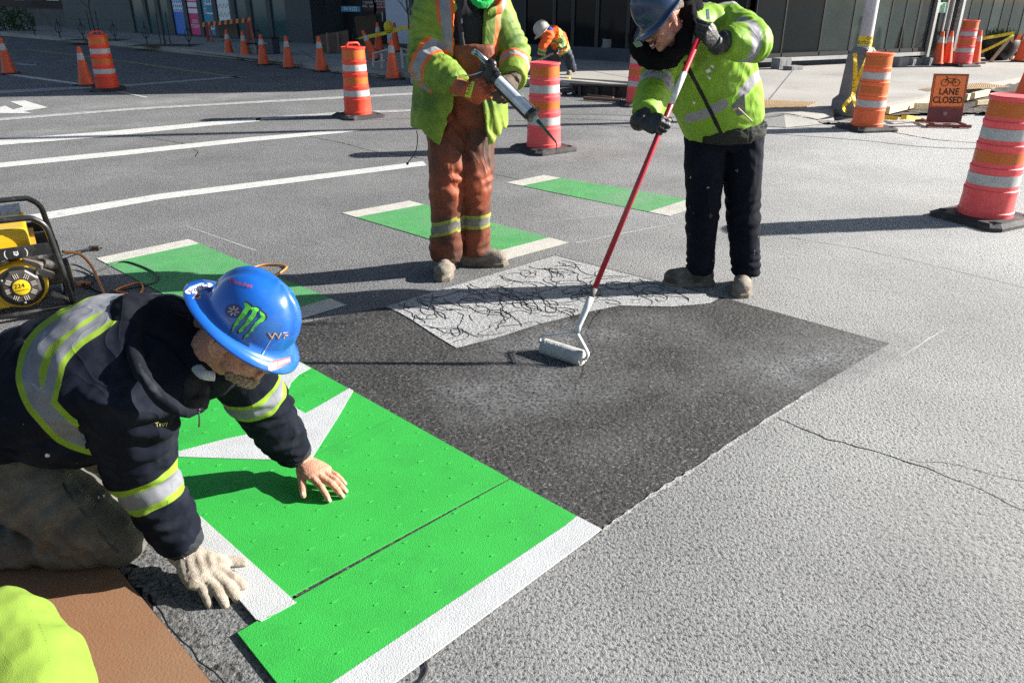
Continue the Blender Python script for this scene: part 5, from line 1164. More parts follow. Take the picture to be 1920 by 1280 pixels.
    tr_.tube([hipL.lerp(hipR,.5)+Vector((.01,0,.16)), hipL.lerp(hipR,.5)+Vector((0,0,.02)), hipL.lerp(hipR,.5)+Vector((0,0,-.06))], [.20,.215,.18], 24, .68, up=(1,0,0))
    me = fuse(tr_, .009, 3)
    wrinkle(me, .012, 4.5, .0026, 7, [(kL,.14,(.5,0,1),.075,.012),(kR,.14,(-.5,0,1),.07,.012),(hipL+Vector((0,0,-.1)),.15,(.8,0,.5),.06,.008),(aL+Vector((0,0,.05)),.09,(0,.1,1),.045,.011),(aR+Vector((0,0,.05)),.09,(0,.1,1),.045,.011),(hipR,.15,(.7,0,.7),.055,.007)], seed=8, stretch=(1,1,.5))
    put('trousers', me, gmat('trousers_navy', (.0045,.006,.012), rough=.85, speck=(.28,.27,.26), spth=.715, spscale=24, dirt=(.013,.015,.022), dth=.6, creases=.6, spec=.12), t)
    boot(t, aL+Vector((.0,-.0,0)), G(1262,534), BootD, SoleM, 1.12); boot(t, aR+Vector((0,.02,0)), G(1388,556), BootM, SoleM, 1.12)
    hm = mat('hat_dark_blue', (.011,.030,.080), .28, var=.12, vscale=6, dirt=(.04,.06,.085), dscale=12, dth=.62, coat=.3)
    HH = HT @ Matrix.Translation((0,-.012,.048)) @ Matrix.Rotation(R(-12), 4, 'X'); hat(t, HH, hm, 'cap', .98)
    m_ = M(); m_.box(HH @ Vector((0,.190,-.022)), (.05,.012,.03), HH.to_3x3()); obj('hat_clip', m_, mat('clip_clear', (.10,.16,.14), .3), t, bevel=.003)
    cs = Caster([jk]); cs.decal('paint_marks', mat('white_paint', (.60,.62,.58), .7), t, polys=[[(1322,133),(1330,128),(1334,134),(1326,138)],[(1330,122),(1340,124),(1337,129)],[(1324,142),(1334,146),(1331,151)],[(1298,190),(1304,192),(1302,198)]])
    cs.decal('chest_print', gmat('print_green', (.36,.62,.10)), t, texts=[('BELLANCO\nPAVING', 1252, 132, 9, -12, 1.0)])
    return t
roller_worker()
# the roller itself
t = thing('paint_roller', 'long red pole with a white frame and grey nap roller', 'roller', G(1060, 668))
m_ = M(); fz = line_at(PB, PT, 560); m_.tube([fz, PT+pole_d*.02], .0135, 14); obj('pole', m_, mat('pole_red', (.42,.012,.030), .35, var=.15, vscale=5, dirt=(.22,.03,.03), dscale=10, dth=.62, coat=.3), t, smooth=True)
m_ = M(); a = line_at(PB, PT, 196); b = line_at(PB, PT, 136); m_.tube([a, b], .0141, 14); obj('sticker', m_, mat('sticker_white', (.60,.60,.60), .5, var=.3, vscale=60), t, smooth=True)
m_ = M(); m_.tube([fz-pole_d*.005, fz+pole_d*.055], .0155, 14); obj('ferrule', m_, mat('ferrule', (.10,.085,.08), .7, var=.4, vscale=30), t, smooth=True)
RA, RBt = G(1018,648,.038), G(1093,672,.038); ax = (RBt-RA).normalized(); up_ = Vector((0,0,1))
RfM = mat('roller_frame_white', (.58,.57,.56), .4, var=.12, vscale=14, dirt=(.30,.29,.28), dscale=20, dth=.6)
hb = (RA+RBt)/2 + Vector((.0,.035,.155)) ; hub = line_at(PB, PT, 622)
m_ = M(); m_.tube([fz+pole_d*.01, fz-pole_d*.05, hub+pole_d*.03, hub], [.018,.017,.013,.018], 12)
la = RA+Vector((-.012,.012,.045)); lb = RBt+ax*.022+Vector((0,0,.03))
m_.tube(smooth_path([hub, hub.lerp(la,.55), la, RA-ax*.012+Vector((0,0,.008))], 3), .006, 8, 1.6); m_.tube(smooth_path([hub, hub.lerp(lb,.8)+Vector((.004,0,.004)), lb+Vector((.004,0,-.002)), RBt+ax*.014], 3), .0065, 8, 1.6)
obj('handle_frame', m_, RfM, t, smooth=True)
m_ = M(); m_.tube([RA, RA+ax*.01, RBt-ax*.01, RBt], [.036,.041,.041,.036], 28); me = fuse(m_, .0035, 2); wrinkle(me, .0008, 20, .0006, 160, seed=3); put('nap', me, mat('nap_grey', (.48,.48,.46), .95, var=.15, vscale=30, bump=1.0, bscale=250), t)
m_ = M(); m_.tube([RBt-ax*.002, RBt+ax*.004], .026, 20); m_.tube([RBt, RBt+ax*.02], .008, 8); obj('end_cap', m_, RfM, t, smooth=False)

# ---------------------------------------------------------------- the worker with the caulking gun
def gun_worker():
    t = thing('person', 'worker in open faded yellow green coat and dirty orange trousers holding a caulking gun', 'person', G(860, 500))
    Y = 4.75; S1, E1, W1 = P(812,18,4.78), P(797,116,4.62), P(872,168,4.42); S2, E2, W2 = P(927,14,4.82), P(966,104,4.72), P(962,150,4.46)
    H = P(905,-78,4.66); HT = frame(H, (.25,-.72,-.55), (.05,-.50,.86))
    hL, hR = P(838,212,4.80), P(893,212,4.84); kL, kR = P(836,360,4.66), P(890,352,4.72); aL, aR = P(836,478,4.72), P(889,465,4.86)
    C = lambda y, dy=0: P(866, y, Y+dy)
    b = M(); b.tube([C(212,.05), C(150), C(80), C(25), C(-5), C(-30)], [.17,.165,.18,.18,.12,.07], 18, .68, up=(1,0,0)); mid = hL.lerp(hR,.5)+Vector((0,0,.05))
    for h_, k_, a_ in ((hL,kL,aL),(hR,kR,aR)): b.tube([mid, h_, k_, a_], [.12,.10,.065,.045], 14)
    for s_, e_, w_ in ((S1,E1,W1),(S2,E2,W2)): b.tube([C(25).lerp(s_,.6), s_, e_, w_], [.08,.065,.05,.034], 14)
    b.tube([C(0), C(-30), HT @ Vector((0,-.04,-.1))], [.07,.062,.06], 12)
    hd = M(); head_parts(hd, HT, 1.0, neck=.08)
    gA, gB = P(905,122,4.40), P(1000,218,4.22); gd = (gB-gA).normalized()
    x = Vector((.92,-.22,-.32)).normalized(); y_ = Vector((.15,-.35,.9)); y_ = (y_-x*y_.dot(x)).normalized(); T1 = Matrix((x, y_, x.cross(y_))).transposed().to_4x4(); T1.translation = W1
    x = (P(950,180,4.36)-W2).normalized(); y_ = Vector((-.5,-.3,.8)); y_ = (y_-x*y_.dot(x)).normalized(); T2 = Matrix((x, y_, -x.cross(y_))).transposed().to_4x4(); T2.translation = W2
    c2 = ((35,45,30),)*4; h1, h2 = M(), M(); hand_parts(h1, T1, curl=FIST); hand_parts(h2, T2, curl=c2)
    put('body', joinmesh([fuse(b, .014, 3), fuse(hd, .004, 3), fuse(h1, .004, 1), fuse(h2, .004, 1)]), SkinB, t); face_features(t, HT, 1.0)
    hat(t, HT @ Matrix.Translation((0,-.012,.055)) @ Matrix.Rotation(R(-8), 4, 'X'), mat('hat_white', (.6,.6,.58), .35), 'cap', .98)
    m_ = M(); hand_parts(m_, T1, curl=FIST, fat=1.32, k=1.12); m_.tube([T1 @ Vector((.01,0,0)), T1 @ Vector((-.05,0,0)), T1 @ Vector((-.075,0,0))], [.042,.046,.050], 14); me = fuse(m_, .0042, 2); wrinkle(me, .0015, 14, .0010, 30, seed=3)
    gl = put('glove', me, mat('glove_orange', (.50,.085,.022), .7, var=.25, vscale=16, bump=.3, bscale=150, dirt=(.12,.07,.045), dscale=14, dth=.52), t)
    m_ = M(); hand_parts(m_, T2, curl=c2, fat=1.28, k=1.1); m_.tube([T2 @ Vector((.01,0,0)), T2 @ Vector((-.06,0,0))], [.042,.050], 14); me = fuse(m_, .0042, 2); wrinkle(me, .0015, 14, .0010, 30, seed=4); put('glove', me, mat('glove_brown', (.085,.060,.040), .8, var=.3, vscale=16, bump=.3, bscale=150), t)
    # black vest, bib, shirt collar
    cc = lambda y, dy=0: P(872, y, Y+dy+.015)
    m_ = M(); m_.tube([cc(118,-.01), cc(70,-.02), cc(30,-.02), cc(2,0), P(885,-12,4.76)], [.185,.19,.185,.14,.09], 26, .70, up=(1,0,0)); me = fuse(m_, .009, 3); wrinkle(me, .006, 6, .002, 9, seed=3, stretch=(1,1,.5)); put('vest', me, gmat('vest_black', (.008,.008,.011), creases=.5, rough=.6), t)
    m_ = M(); m_.tube(smooth_path([P(858,-8,4.61), P(861,20,4.595), P(864,60,4.59), P(870,108,4.585)], 3), [.016]*10, 10, .5, up=(1,0,0)); me = fuse(m_, .006, 2); wrinkle(me, .002, 14, .001, 30, seed=5); put('lapel', me, gmat('lapel_grey', (.03,.03,.037), creases=1.0), t)
    OM = gmat('overall_orange', (.27,.060,.024), [('trim', (.26,.30,.05), .15), ('silver', (.17,.16,.145), .25)], rough=.6, var=.25, vscale=3.5, dirt=(.062,.032,.022), dth=.43, dscale=2.6, creases=.6)
    m_ = M(); m_.tube(smooth_path([P(882,-14,4.64), P(893,4,4.60), P(906,9,4.59), P(921,-4,4.62)], 4), [.012]+[.020]*11+[.010], 10, 1.2); me = fuse(m_, .006, 2); wrinkle(me, .004, 12, .002, 20, seed=6); put('shirt_collar', me, gmat('shirt_green', (.02,.42,.09), creases=.8), t)
    # coat: a thick open shell with sleeves
    def shell(levels, n=44, th=.022):
        j = M(); rings = []
        for (c, rx, ry, g0, g1, hem) in levels:
            out, inn = [], []
            for i in range(n+1):
                a = R(g1) + (R(360+g0)-R(g1))*i/n; dz = hem(math.degrees(a) % 360) if hem else 0
                out.append(c + Vector((rx*math.cos(a), ry*math.sin(a), dz))); inn.append(c + Vector(((rx-th)*math.cos(a), (ry-th)*math.sin(a), dz)))
            rings.append(out + inn[::-1])
        j.loft(rings); return j
    hemf = lambda a: -.085*math.exp(-((a-246)/15)**2) - .10*math.exp(-((a-308)/16)**2)
    lv = [(P(862,236,4.80),.295,.215,-112,-52,hemf), (P(862,218,4.80),.290,.212,-106,-56,lambda a: .5*hemf(a)), (P(862,195,4.79),.285,.21,-98,-59,None), (P(863,150,4.78),.275,.205,-95,-61,None), (P(864,100,4.78),.268,.20,-96,-60,None),
          (P(866,50,4.78),.260,.195,-98,-58,None), (P(867,15,4.78),.245,.185,-100,-56,None), (P(868,-8,4.78),.20,.155,-104,-50,None), (P(870,-22,4.78),.14,.12,-110,-44,None)]
    j = shell(lv)
    j.tube([S1+Vector((.06,0,.01)), S1, S1.lerp(E1,.5), E1], [.105,.118,.112,.105], 18); j.ell(E1, .106); j.tube([E1, E1.lerp(W1,.5), W1.lerp(E1,.12)], [.105,.098,.074], 18)
    j.tube([S2+Vector((-.06,0,.01)), S2, S2.lerp(E2,.5), E2], [.10,.108,.100,.092], 18); j.ell(E2, .094); j.tube([E2, E2.lerp(W2,.5), W2.lerp(E2,.05)], [.092,.086,.070], 18)
    j.tube(smooth_path([P(838,-14,4.72), P(846,8,4.63), P(856,18,4.585)], 3), [.03,.032,.032,.032,.03,.026,.02], 10, .6); j.tube(smooth_path([P(946,-6,4.74), P(938,16,4.64), P(922,22,4.59), P(912,28,4.57)], 3), [.03]*8+[.02]*2, 10, .6)
    me = fuse(j, .008, 2)
    wrinkle(me, .015, 4.0, .0028, 8, [(E1,.15,E1-S1,.06,.014),(E1.lerp(W1,.5),.10,W1-E1,.045,.010),(E2,.13,E2-S2,.055,.012),(W2,.08,W2-E2,.03,.008),(C(60)+Vector((-.2,-.1,0)),.2,(.5,0,1),.07,.009),(P(925,230,4.6),.2,(1,0,.2),.05,.010),(P(825,220,4.6),.18,(1,0,.3),.07,.010)], seed=11, stretch=(1,1,.55))
    p = vco(me); q2 = (p-np.array(CAM))/(p[:,1:2])*4.6+np.array(CAM); fr = lambda l: [list(P(x, y, 4.6)) for x, y in l]
    front = (p[:,1] < 4.80) & (np.minimum(seg_t(p, S1, E1)[1], seg_t(p, E1, W1)[1]) > .125) & (np.minimum(seg_t(p, S2, E2)[1], seg_t(p, E2, W2)[1]) > .11)
    def pd(pts, w, g=front): return np.where(g, poly_d(q2, fr(pts))-w/2, 9.)
    Lst = [(832,-30),(834,10),(838,60),(838,112)]; Rst = [(946,-30),(951,20),(946,80),(938,128),(934,160)]
    sil = np.minimum.reduce([pd(Lst, .058), pd(Rst, .050), arm_band(p, E1, W1, .045, .065, .15), arm_band(p, E2, W2, .135, .045, .13)])
    tr = np.minimum.reduce([pd(Lst, .105), pd([(x-8, y) for x, y in Rst], .070), arm_band(p, E1, W1, .045, .115, .15), arm_band(p, E2, W2, .135, .085, .13), pd([(900,176),(935,176)], .045)])
    attr(me, 'silver', sil); attr(me, 'trim', tr)
    CM = gmat('coat_yellow_green', (.24,.34,.035), [('trim', (.66,.13,.025), .12), ('silver', SIL, .15)], rough=.6, var=.14, vscale=3, dirt=(.075,.14,.022), dth=.47, dscale=3.0, creases=.5)
    put('coat', me, CM, t)
    m_ = M(); m_.tube(smooth_path([P(781,245,4.60), P(783,262,4.60), P(779,285,4.60), P(767,302,4.60), P(764,306,4.60)], 4), .0028, 6); m_.ell(P(764,307,4.60), .008); obj('drawcord', m_, mat('cord_black', (.02,.02,.02), .7), t, smooth=True)
    # trousers
    tr_ = M()
    for h_, k_, a_ in ((hL,kL,aL),(hR,kR,aR)): tr_.tube([h_+Vector((0,0,.1)), h_, h_.lerp(k_,.5), k_, k_.lerp(a_,.5), a_+Vector((0,0,.045)), a_+Vector((0,.01,-.025))], [.13,.128,.118,.106,.098,.106,.100], 22, 1.0)
    tr_.tube([C(150,.02), mid, mid+Vector((0,0,-.12))], [.20,.205,.17], 24, .68, up=(1,0,0)); tr_.tube([P(880,262,4.80), P(884,225,4.73), P(884,160,4.66), P(884,110,4.63), P(884,84,4.63)], [.08,.135,.15,.13,.12], 24, .5, up=(1,0,0)); me = fuse(tr_, .009, 3)
    wrinkle(me, .016, 4.2, .0036, 7, [(kL,.14,(.3,0,1),.075,.014),(kR,.14,(-.3,0,1),.07,.014),(aL+Vector((0,0,.08)),.10,(.2,.1,1),.06,.014),(aR+Vector((0,0,.08)),.10,(-.2,.1,1),.06,.014),(hL.lerp(kL,.4),.2,(.9,0,.5),.08,.010)], seed=12, stretch=(1,1,.45))
    p = vco(me); za, zb_ = P(836,420,4.7).z, P(888,413,4.75).z; zc_ = np.where(p[:,0] < (aL.x+aR.x)/2, za-.03*(p[:,0]-aL.x)/.1*-1, zb_)
    attr(me, 'silver', np.abs(p[:,2]-zc_)-.026); attr(me, 'trim', np.abs(p[:,2]-zc_)-.048); put('trousers', me, OM, t)
    boot(t, aL+Vector((.005,.01,0)), G(828,530), BootM, SoleM, 1.13); boot(t, aR+Vector((0,.0,0)), G(937,497), BootM, SoleM, 1.13)
    cs = Caster([gl]); cs.decal('glove_tag', mat('tag_yellow', (.55,.68,.05), .6), t, polys=[[(881,151),(890,154),(882,184),(871,181)]], off=.002); cs.decal('tag_print', mat('tag_ink', (.05,.06,.02), .6), t, texts=[('R-KO', 880, 168, 9, -72, 1)], off=.003)
    # the gun in his hands
    g = thing('caulking_gun', 'black caulking gun with clear tube and green nozzle, held level by the worker', 'caulking gun', gB)
    yv = gd.cross(Z).normalized(); n_ = yv.cross(gd).normalized(); s0 = P(932,146,4.35)
    o_ = gA + gd*.0; L0 = (gB-gA).length
    def q(t_, a=0, b_=0): return gA + gd*(L0*t_) + n_*a + yv*b_
    m_ = M(); m_.tube([q(.30), q(.96)], .030, 24); obj('cartridge', m_, mat('tube_clear', (.50,.53,.57), .22, var=.35, vscale=14, metal=.1, coat=.5), g, angle=40)
    Bk = mat('gun_black', (.012,.012,.013), .35, var=.2); m_ = M(); m_.tube([q(.32,-.016), q(.94,-.016)], .0295, 20, .75); m_.tube([q(.24), q(.31)], .036, 20); m_.tube([q(.93), q(1.0)], .038, 20); obj('barrel', m_, Bk, g, angle=40)
    m_ = M(); m_.tube([q(.99), q(1.012)], .041, 20); m_.box(q(1.0,.045), (.02,.02,.02)); obj('front_collar', m_, mat('collar_bronze', (.14,.12,.09), .4, metal=.6), g, angle=40)
    m_ = M(); m_.tube([q(-.20,.018), q(.3,.018)], .0065, 8); m_.tube([q(-.22,.018), q(-.17,.018)], .016, 10); m_.tube([q(-.19,.03), q(.02,.034)], .010, 8); obj('plunger_rod', m_, mat('rod_blue_grey', (.30,.38,.42), .35, metal=.7), g, smooth=True)
    m_ = M(); m_.box(q(.14), (.06,.05,.085), Matrix.Rotation(.7, 3, 'Y')); m_.ell(q(.10,.035), (.034,.026,.030)); m_.ell(q(.20,-.03), (.028,.022,.030)); m_.box(q(.02,-.05), (.03,.03,.12), Matrix.Rotation(.5, 3, 'Y')); m_.box(q(.22,.03), (.05,.02,.015), Matrix.Rotation(.5, 3, 'Y')); me = fuse(m_, .0045, 2); put('trigger_body', me, Bk, g)
    m_ = M(); m_.tube([q(.34,-.030,-.026), q(.88,-.030,-.026)], .005, 6); m_.tube([q(.34,.028,-.02), q(.92,.028,-.02)], .004, 6); obj('rail', m_, mat('rail_steel', (.5,.5,.52), .3, metal=.8), g, smooth=True)
    nz = P(1042,266,4.14); m_ = M(); m_.tube([q(1.0), q(1.08)], [.020,.012], 14); obj('nozzle_base', m_, mat('nozzle_clear', (.35,.42,.42), .3), g, smooth=True)
    m_ = M(); m_.tube([q(1.06), q(1.06).lerp(nz,.5), nz], [.0105,.0085,.005], 12); obj('nozzle', m_, mat('nozzle_green', (.010,.105,.060), .3, var=.2, vscale=30), g, smooth=True)
    m_ = M(); m_.tube([nz, P(1044,272,4.14), P(1043,281,4.14)], [.004,.003,.002], 6); obj('tar_string', m_, tar, g, smooth=True)
    m_ = M(); m_.tube(smooth_path([P(872,142,4.38), P(884,141,4.35), P(900,136,4.36), P(912,133,4.38)], 3), .0035, 6); obj('wire_hook', m_, mat('rail_steel', (.5,.5,.52), .3, metal=.8), g, smooth=True)
    return t
gun_worker()
# ---------------------------------------------------------------- the kneeling worker in the blue hard hat
def kneeling_worker():
    t = thing('person', 'kneeling worker in navy hooded jacket and stickered blue hard hat pressing the green sheet', 'person', (-1.25, 1.95, 0))
    d = lambda px, py, zc: CAM + ray(px, py)*zc
    S1, S2 = Vector((-1.02,1.80,.68)), Vector((-.90,2.16,.66))
    E1, W1 = Vector((-1.09,1.90,.38)), Vector((-1.0,1.885,.085)); E2, W2 = Vector((-.862,2.31,.36)), Vector((-.792,2.405,.085))
    H = d(453, 633, 2.12); HT = frame(H, (.80,-.22,-.55), (.48,.02,.87)); K = 1.04
    shm = (S1+S2)/2; pel = Vector((-1.58,1.96,.50)); sp = [pel, pel.lerp(shm,.35)+Vector((0,0,.06)), pel.lerp(shm,.7)+Vector((0,0,.07)), shm+Vector((-.02,0,.03)), shm+Vector((.07,-.03,.07))]
    lat = Vector((.1,1,0)).normalized()
    hip1, hip2 = Vector((-1.56,1.89,.45)), Vector((-1.55,2.10,.45)); k1, k2 = Vector((-1.245,1.945,.085)), Vector((-1.24,2.22,.085)); f1, f2 = Vector((-1.68,1.915,.075)), Vector((-1.68,2.26,.075))
    b = M(); b.tube(sp, [.15,.16,.18,.17,.09], 20, .68, up=lat); b.tube([sp[-1], HT @ Vector((0,-.05,-.13))], [.06,.044], 12)
    for h_, k_, f_ in ((hip1,k1,f1),(hip2,k2,f2)): b.tube([pel, h_, k_], [.12,.10,.065], 14); b.tube([k_, f_, f_+Vector((-.18,0,.02))], [.065,.05,.04], 14)
    for s_, e_, w_ in ((S1,E1,W1),(S2,E2,W2)): b.tube([sp[3].lerp(s_,.6), s_, e_, w_.lerp(e_,.12)], [.09,.07,.05,.036], 14)
    hd = M(); head_parts(hd, HT, K, neck=.10)
    for s in (-1, 1):
        rr_ = HT.to_3x3() @ Matrix.Rotation(s*R(22), 3, 'Z')
        hd.tube([HT @ (Vector(v)*K) for v in ((s*.078,-.012,-.045), (s*.086,-.022,-.038), (s*.092,-.034,-.018), (s*.092,-.034,.004), (s*.086,-.020,.014), (s*.080,-.008,.004))], [.006,.007,.0065,.006,.006,.005], 8); hd.ell(HT @ (Vector((s*.080,-.018,-.018))*K), (.006,.016,.026), rr_, 12, 8)
    hd.tube([HT @ (Vector(v)*K) for v in ((0,-.02,-.03), (0,-.05,-.08), (0,-.075,-.13))], [.066,.064,.064], 16)
    # bare left hand, fingertips on the sheet
    def hf(o, tipp, thumbside, left):
        x = (Vector(tipp)-Vector(o)).normalized(); y = Vector(thumbside); y = (y-x*y.dot(x)).normalized(); z = x.cross(y)*(-1 if left else 1)
        m = Matrix((x, y, z)).transposed().to_4x4(); m.translation = o; return m
    TL = hf(W2+Vector((.0,0,-.005)), G(672,938,.045), (-.05,-1,-.05), True); TL.translation += TL.to_3x3() @ Vector((.038,0,0))
    TR = hf(W1+Vector((.0,-.01,-.012)), G(462,1140,.026), (.55,.75,.05), False); TR.translation += TR.to_3x3() @ Vector((.022,0,0))
    ld = lambda T_, b_, k_, tgt: tuple((T_.to_3x3().inverted() @ (tgt - T_ @ (Vector(b_)*k_))).normalized())
    dl = ld(TL, (.018,.026,-.004), 1.18, G(572,962,.012)); dr = ld(TR, (.018,.026,-.004), 1.2, G(478,1058,.035))
    hb_ = M(); tipsL = hand_parts(hb_, TL, curl=((8,22,14),(6,22,14),(6,22,14),(6,20,12)), splay=(5,-8,-9,-11), thumb=(dl, dl), k=1.18, fat=1.08)
    hb_.tube([W2.lerp(E2,.35), W2.lerp(E2,.12), W2.lerp(TL.translation,.5), TL @ Vector((.02,0,0))], [.042,.038,.033,.036], 16, .85, up=(0,-1,0))
    hg = M(); cr = ((10,24,18),(8,24,18),(8,26,20),(10,26,22)); hand_parts(hg, TR, curl=cr, splay=(12,4,-4,-13), thumb=(dr, dr), k=1.0)
    put('body', joinmesh([fuse(b, .014, 3), fuse(hd, .0028, 4), fuse(hb_, .0026, 2), fuse(hg, .0035, 1)]), SkinB, t)
    face_features(t, HT, K)
    m_ = M(); nailm = mat('nail', (.62,.40,.33), .3)
    for i, (tp_, td, tr_, tn) in enumerate(tipsL):
        s_ = td.cross(tn).normalized(); m_.ell(tp_ - td*tr_*.3 + tn*tr_*.62, (tr_*.85, tr_*.62, tr_*.32), Matrix((td, s_, tn)).transposed(), 10, 8)
    obj('nails', m_, nailm, t, smooth=True)
    # knitted glove
    m_ = M(); hand_parts(m_, TR, curl=cr, splay=(12,4,-4,-13), thumb=(dr, dr), k=1.18, fat=1.45); me = fuse(m_, .0034, 2); wrinkle(me, .0014, 18, .0005, 60, [(TR @ Vector((.05,0,.01)), .05, TR.to_3x3() @ Vector((.5,.8,0)), .030, .0035)], seed=4)
    gk = mat('glove_knit', (.36,.31,.25), .95, var=.2, vscale=14, bump=.6, bscale=300, dirt=(.20,.155,.115), dscale=16, dth=.53); put('glove', me, gk, t)
    m_ = M(); m_.tube([TR @ Vector((.010,0,0)), TR @ Vector((-.020,0,.0)), TR @ Vector((-.045,0,.002))], [.042,.040,.041], 40, .85, up=TR.to_3x3() @ Vector((0,1,0)), cap=True); me = fuse(m_, .0025, 1)
    p = vco(me); inv = TR.inverted(); q = np.array([inv @ Vector(v) for v in p]); ang = np.arctan2(q[:,2], q[:,1]); n = vno(me); setco(me, p + n*(.0022*np.sin(ang*26))[:,None]); put('knit_cuff', me, mat('cuff_knit', (.50,.44,.41), .95, bump=.8, bscale=260), t)
    # jacket
    j = M(); j.tube([sp[0]+Vector((-.06,0,-.02))]+sp[:4]+[sp[4]+Vector((-.02,0,-.02))], [.215,.225,.240,.255,.235,.14], 30, [.70,.70,.70,.70,.72,.8], up=lat)
    j.ell(pel.lerp(shm,.5)+Vector((0,-.03,-.06)), (.26,.18,.12))
    for s_, e_, w_, sgn in ((S1,E1,W1,-1),(S2,E2,W2,1)):
        j.tube([sp[3].lerp(s_,.5), s_, s_.lerp(e_,.5), e_], [.14,.125,.108,.098], 20); j.ell(e_, .099); j.tube([e_, e_.lerp(w_,.5), e_.lerp(w_,.80), e_.lerp(w_,.93)], [.098,.086,.072,.060], 20)
    me = fuse(j, .0075, 3)
    wrinkle(me, .012, 4.5, .0030, 8, [(E1,.14,(.1,0,1),.055,.012),(E2,.13,(.1,.1,1),.055,.011),(E1.lerp(W1,.6),.12,(0,0,1),.05,.009),(E2.lerp(W2,.6),.10,(.1,0,1),.042,.008),(S1+Vector((0,-.04,-.08)),.18,(.7,0,.7),.08,.011),(pel.lerp(shm,.4)+Vector((0,-.2,-.1)),.22,(.5,0,1),.07,.012),(sp[1],.25,(1,.2,0),.09,.007)], seed=21)
    p = vco(me); bodyside = (np.minimum(seg_t(p, S1.lerp(E1,.25), W1)[1], seg_t(p, S2.lerp(E2,.3), W2)[1]) > .13)
    A1, A2, A3 = d(60,690,2.06), d(140,592,2.25), d(185,835,2.06)
    ring = np.where(bodyside, np.abs(plane_d(p, [A1, A2, A3])), 9.)
    q2 = (p-np.array(CAM)); q2 = q2/np.abs(q2 @ np.array([0,CP,-SP]))[:,None]*2.1 + np.array(CAM)
    fl = lambda l: [list(CAM + ray(x, y)*2.1) for x, y in l]
    def pd(pts, w, gate): return np.where(gate, poly_d(q2, fl(pts))-w/2, 9.)
    vis = bodyside & (p[:,2] > .38)
    R_ = smooth_path([Vector((x, y, 0)) for x, y in ((215,556),(165,578),(128,603),(77,644),(57,699),(68,742),(101,786),(137,814),(205,834))], 5); ringpts = [(v.x, v.y) for v in R_]
    St = [(v.x, v.y) for v in smooth_path([Vector((x, y, 0)) for x, y in ((88,745),(98,700),(109,668),(142,633),(186,603),(222,572),(240,552))], 5)]
    sil = np.minimum(pd(ringpts, .046, vis), pd(St, .028, vis)); tr = np.minimum(pd(ringpts, .080, vis), pd(St, .060, vis))
    far = p[:,1] > 2.0
    sil = np.minimum.reduce([sil, arm_band(p, E1, W1, .062, .052, .14), np.where(far, arm_band(p, S2, E2, .245, .055, .16), 9.)])
    tr = np.minimum.reduce([tr, arm_band(p, E1, W1, .062, .096, .14), np.where(far, arm_band(p, S2, E2, .245, .100, .16), 9.)])
    attr(me, 'silver', sil); attr(me, 'trim', tr)
    jm = gmat('jacket_navy', (.005,.0065,.013), [('trim', (.19,.29,.03), .12), ('silver', (.16,.165,.185), .18)], rough=.92, var=.25, dirt=(.018,.021,.030), dth=.58, dscale=6, speck=(.35,.33,.28), spth=.755, spscale=30, creases=.6, spec=.12)
    jk = put('jacket', me, jm, t)
    cpm = mat('dry_paint', (.52,.50,.43), .7)
    for e_, w_ in ((E1,W1),(E2,W2)):
        m_ = M(); m_.tube([e_.lerp(w_,.84), e_.lerp(w_,.93), e_.lerp(w_,.985)], [.066,.061,.052], 30); me = fuse(m_, .0045, 2); wrinkle(me, .002, 10, .0015, 30, seed=3); put('cuff', me, gmat('cuff_dark', (.015,.017,.022), creases=.3, speck=(.45,.43,.36), spth=.70, spscale=40), t)
    # hood lying open behind the head, face mask strap and chin beard
    m_ = M(); hc = H.lerp(shm, .52) + Vector((-.05,.01,-.02))
    m_.ell(hc+Vector((-.09,.03,.02)), (.15,.17,.13)); m_.ell(hc+Vector((-.02,.02,-.02)), (.15,.15,.13))
    ring_ = smooth_path([d(362,590,2.04), d(322,560,2.10), d(272,582,2.10), d(252,640,2.03), d(266,700,1.96), d(300,745,1.93), d(350,775,1.95), d(385,765,1.98)], 4)
    nr_ = len(ring_); m_.tube(ring_, [.022*min(1, .45+2.2*min(k, nr_-1-k)/nr_) for k in range(nr_)], 12); m_.ell(d(296,680,2.12), (.065,.10,.10)); m_.ell(d(318,640,2.14), (.075,.09,.10));  m_.ell(d(262,610,2.14), (.09,.11,.09))
    me = fuse(m_, .0075, 4); wrinkle(me, .014, 5.5, .0035, 9, [(hc+Vector((-.12,0,.05)),.15,(.5,.2,1),.07,.008)], seed=31)
    p = vco(me); attr(me, 'edge', poly_d(p, [list(v) for v in smooth_path([d(318,566,2.05), d(275,590,2.02), d(258,645,1.97), d(272,700,1.92), d(300,735,1.90)], 4)])-.020)
    put('hood', me, gmat('hood_navy', (.007,.008,.013), [('edge', (.035,.037,.045), .3)], rough=.95, var=.3, dirt=(.016,.018,.025), dth=.58, creases=.6, spec=.12), t)
    m_ = M(); m_.ell(d(345,728,2.11), (.07,.05,.07)); m_.ell(d(368,752,2.10), (.035,.035,.035)); me = fuse(m_, .005, 3); wrinkle(me, .006, 12, .003, 24, seed=8); put('collar', me, gmat('collar_black', (.010,.010,.012)), t)
    m_ = M(); m_.tube(smooth_path([d(370,690,2.05), d(382,702,2.02), d(402,705,2.03)], 4), .011, 8, 1.5); obj('white_collar', m_, mat('white_cloth', (.45,.44,.40), .9, bump=.5), t, smooth=True)
    m_ = M(); m_.tube(smooth_path([d(372,768,1.93), d(374,785,1.93), d(373,800,1.93)], 3), .0022, 6); m_.ell(d(373,768,1.93), .0045); obj('zip_pull', m_, BlackM, t, smooth=True)
    m_ = M()                                                # short beard along the jaw
    random.seed(5)
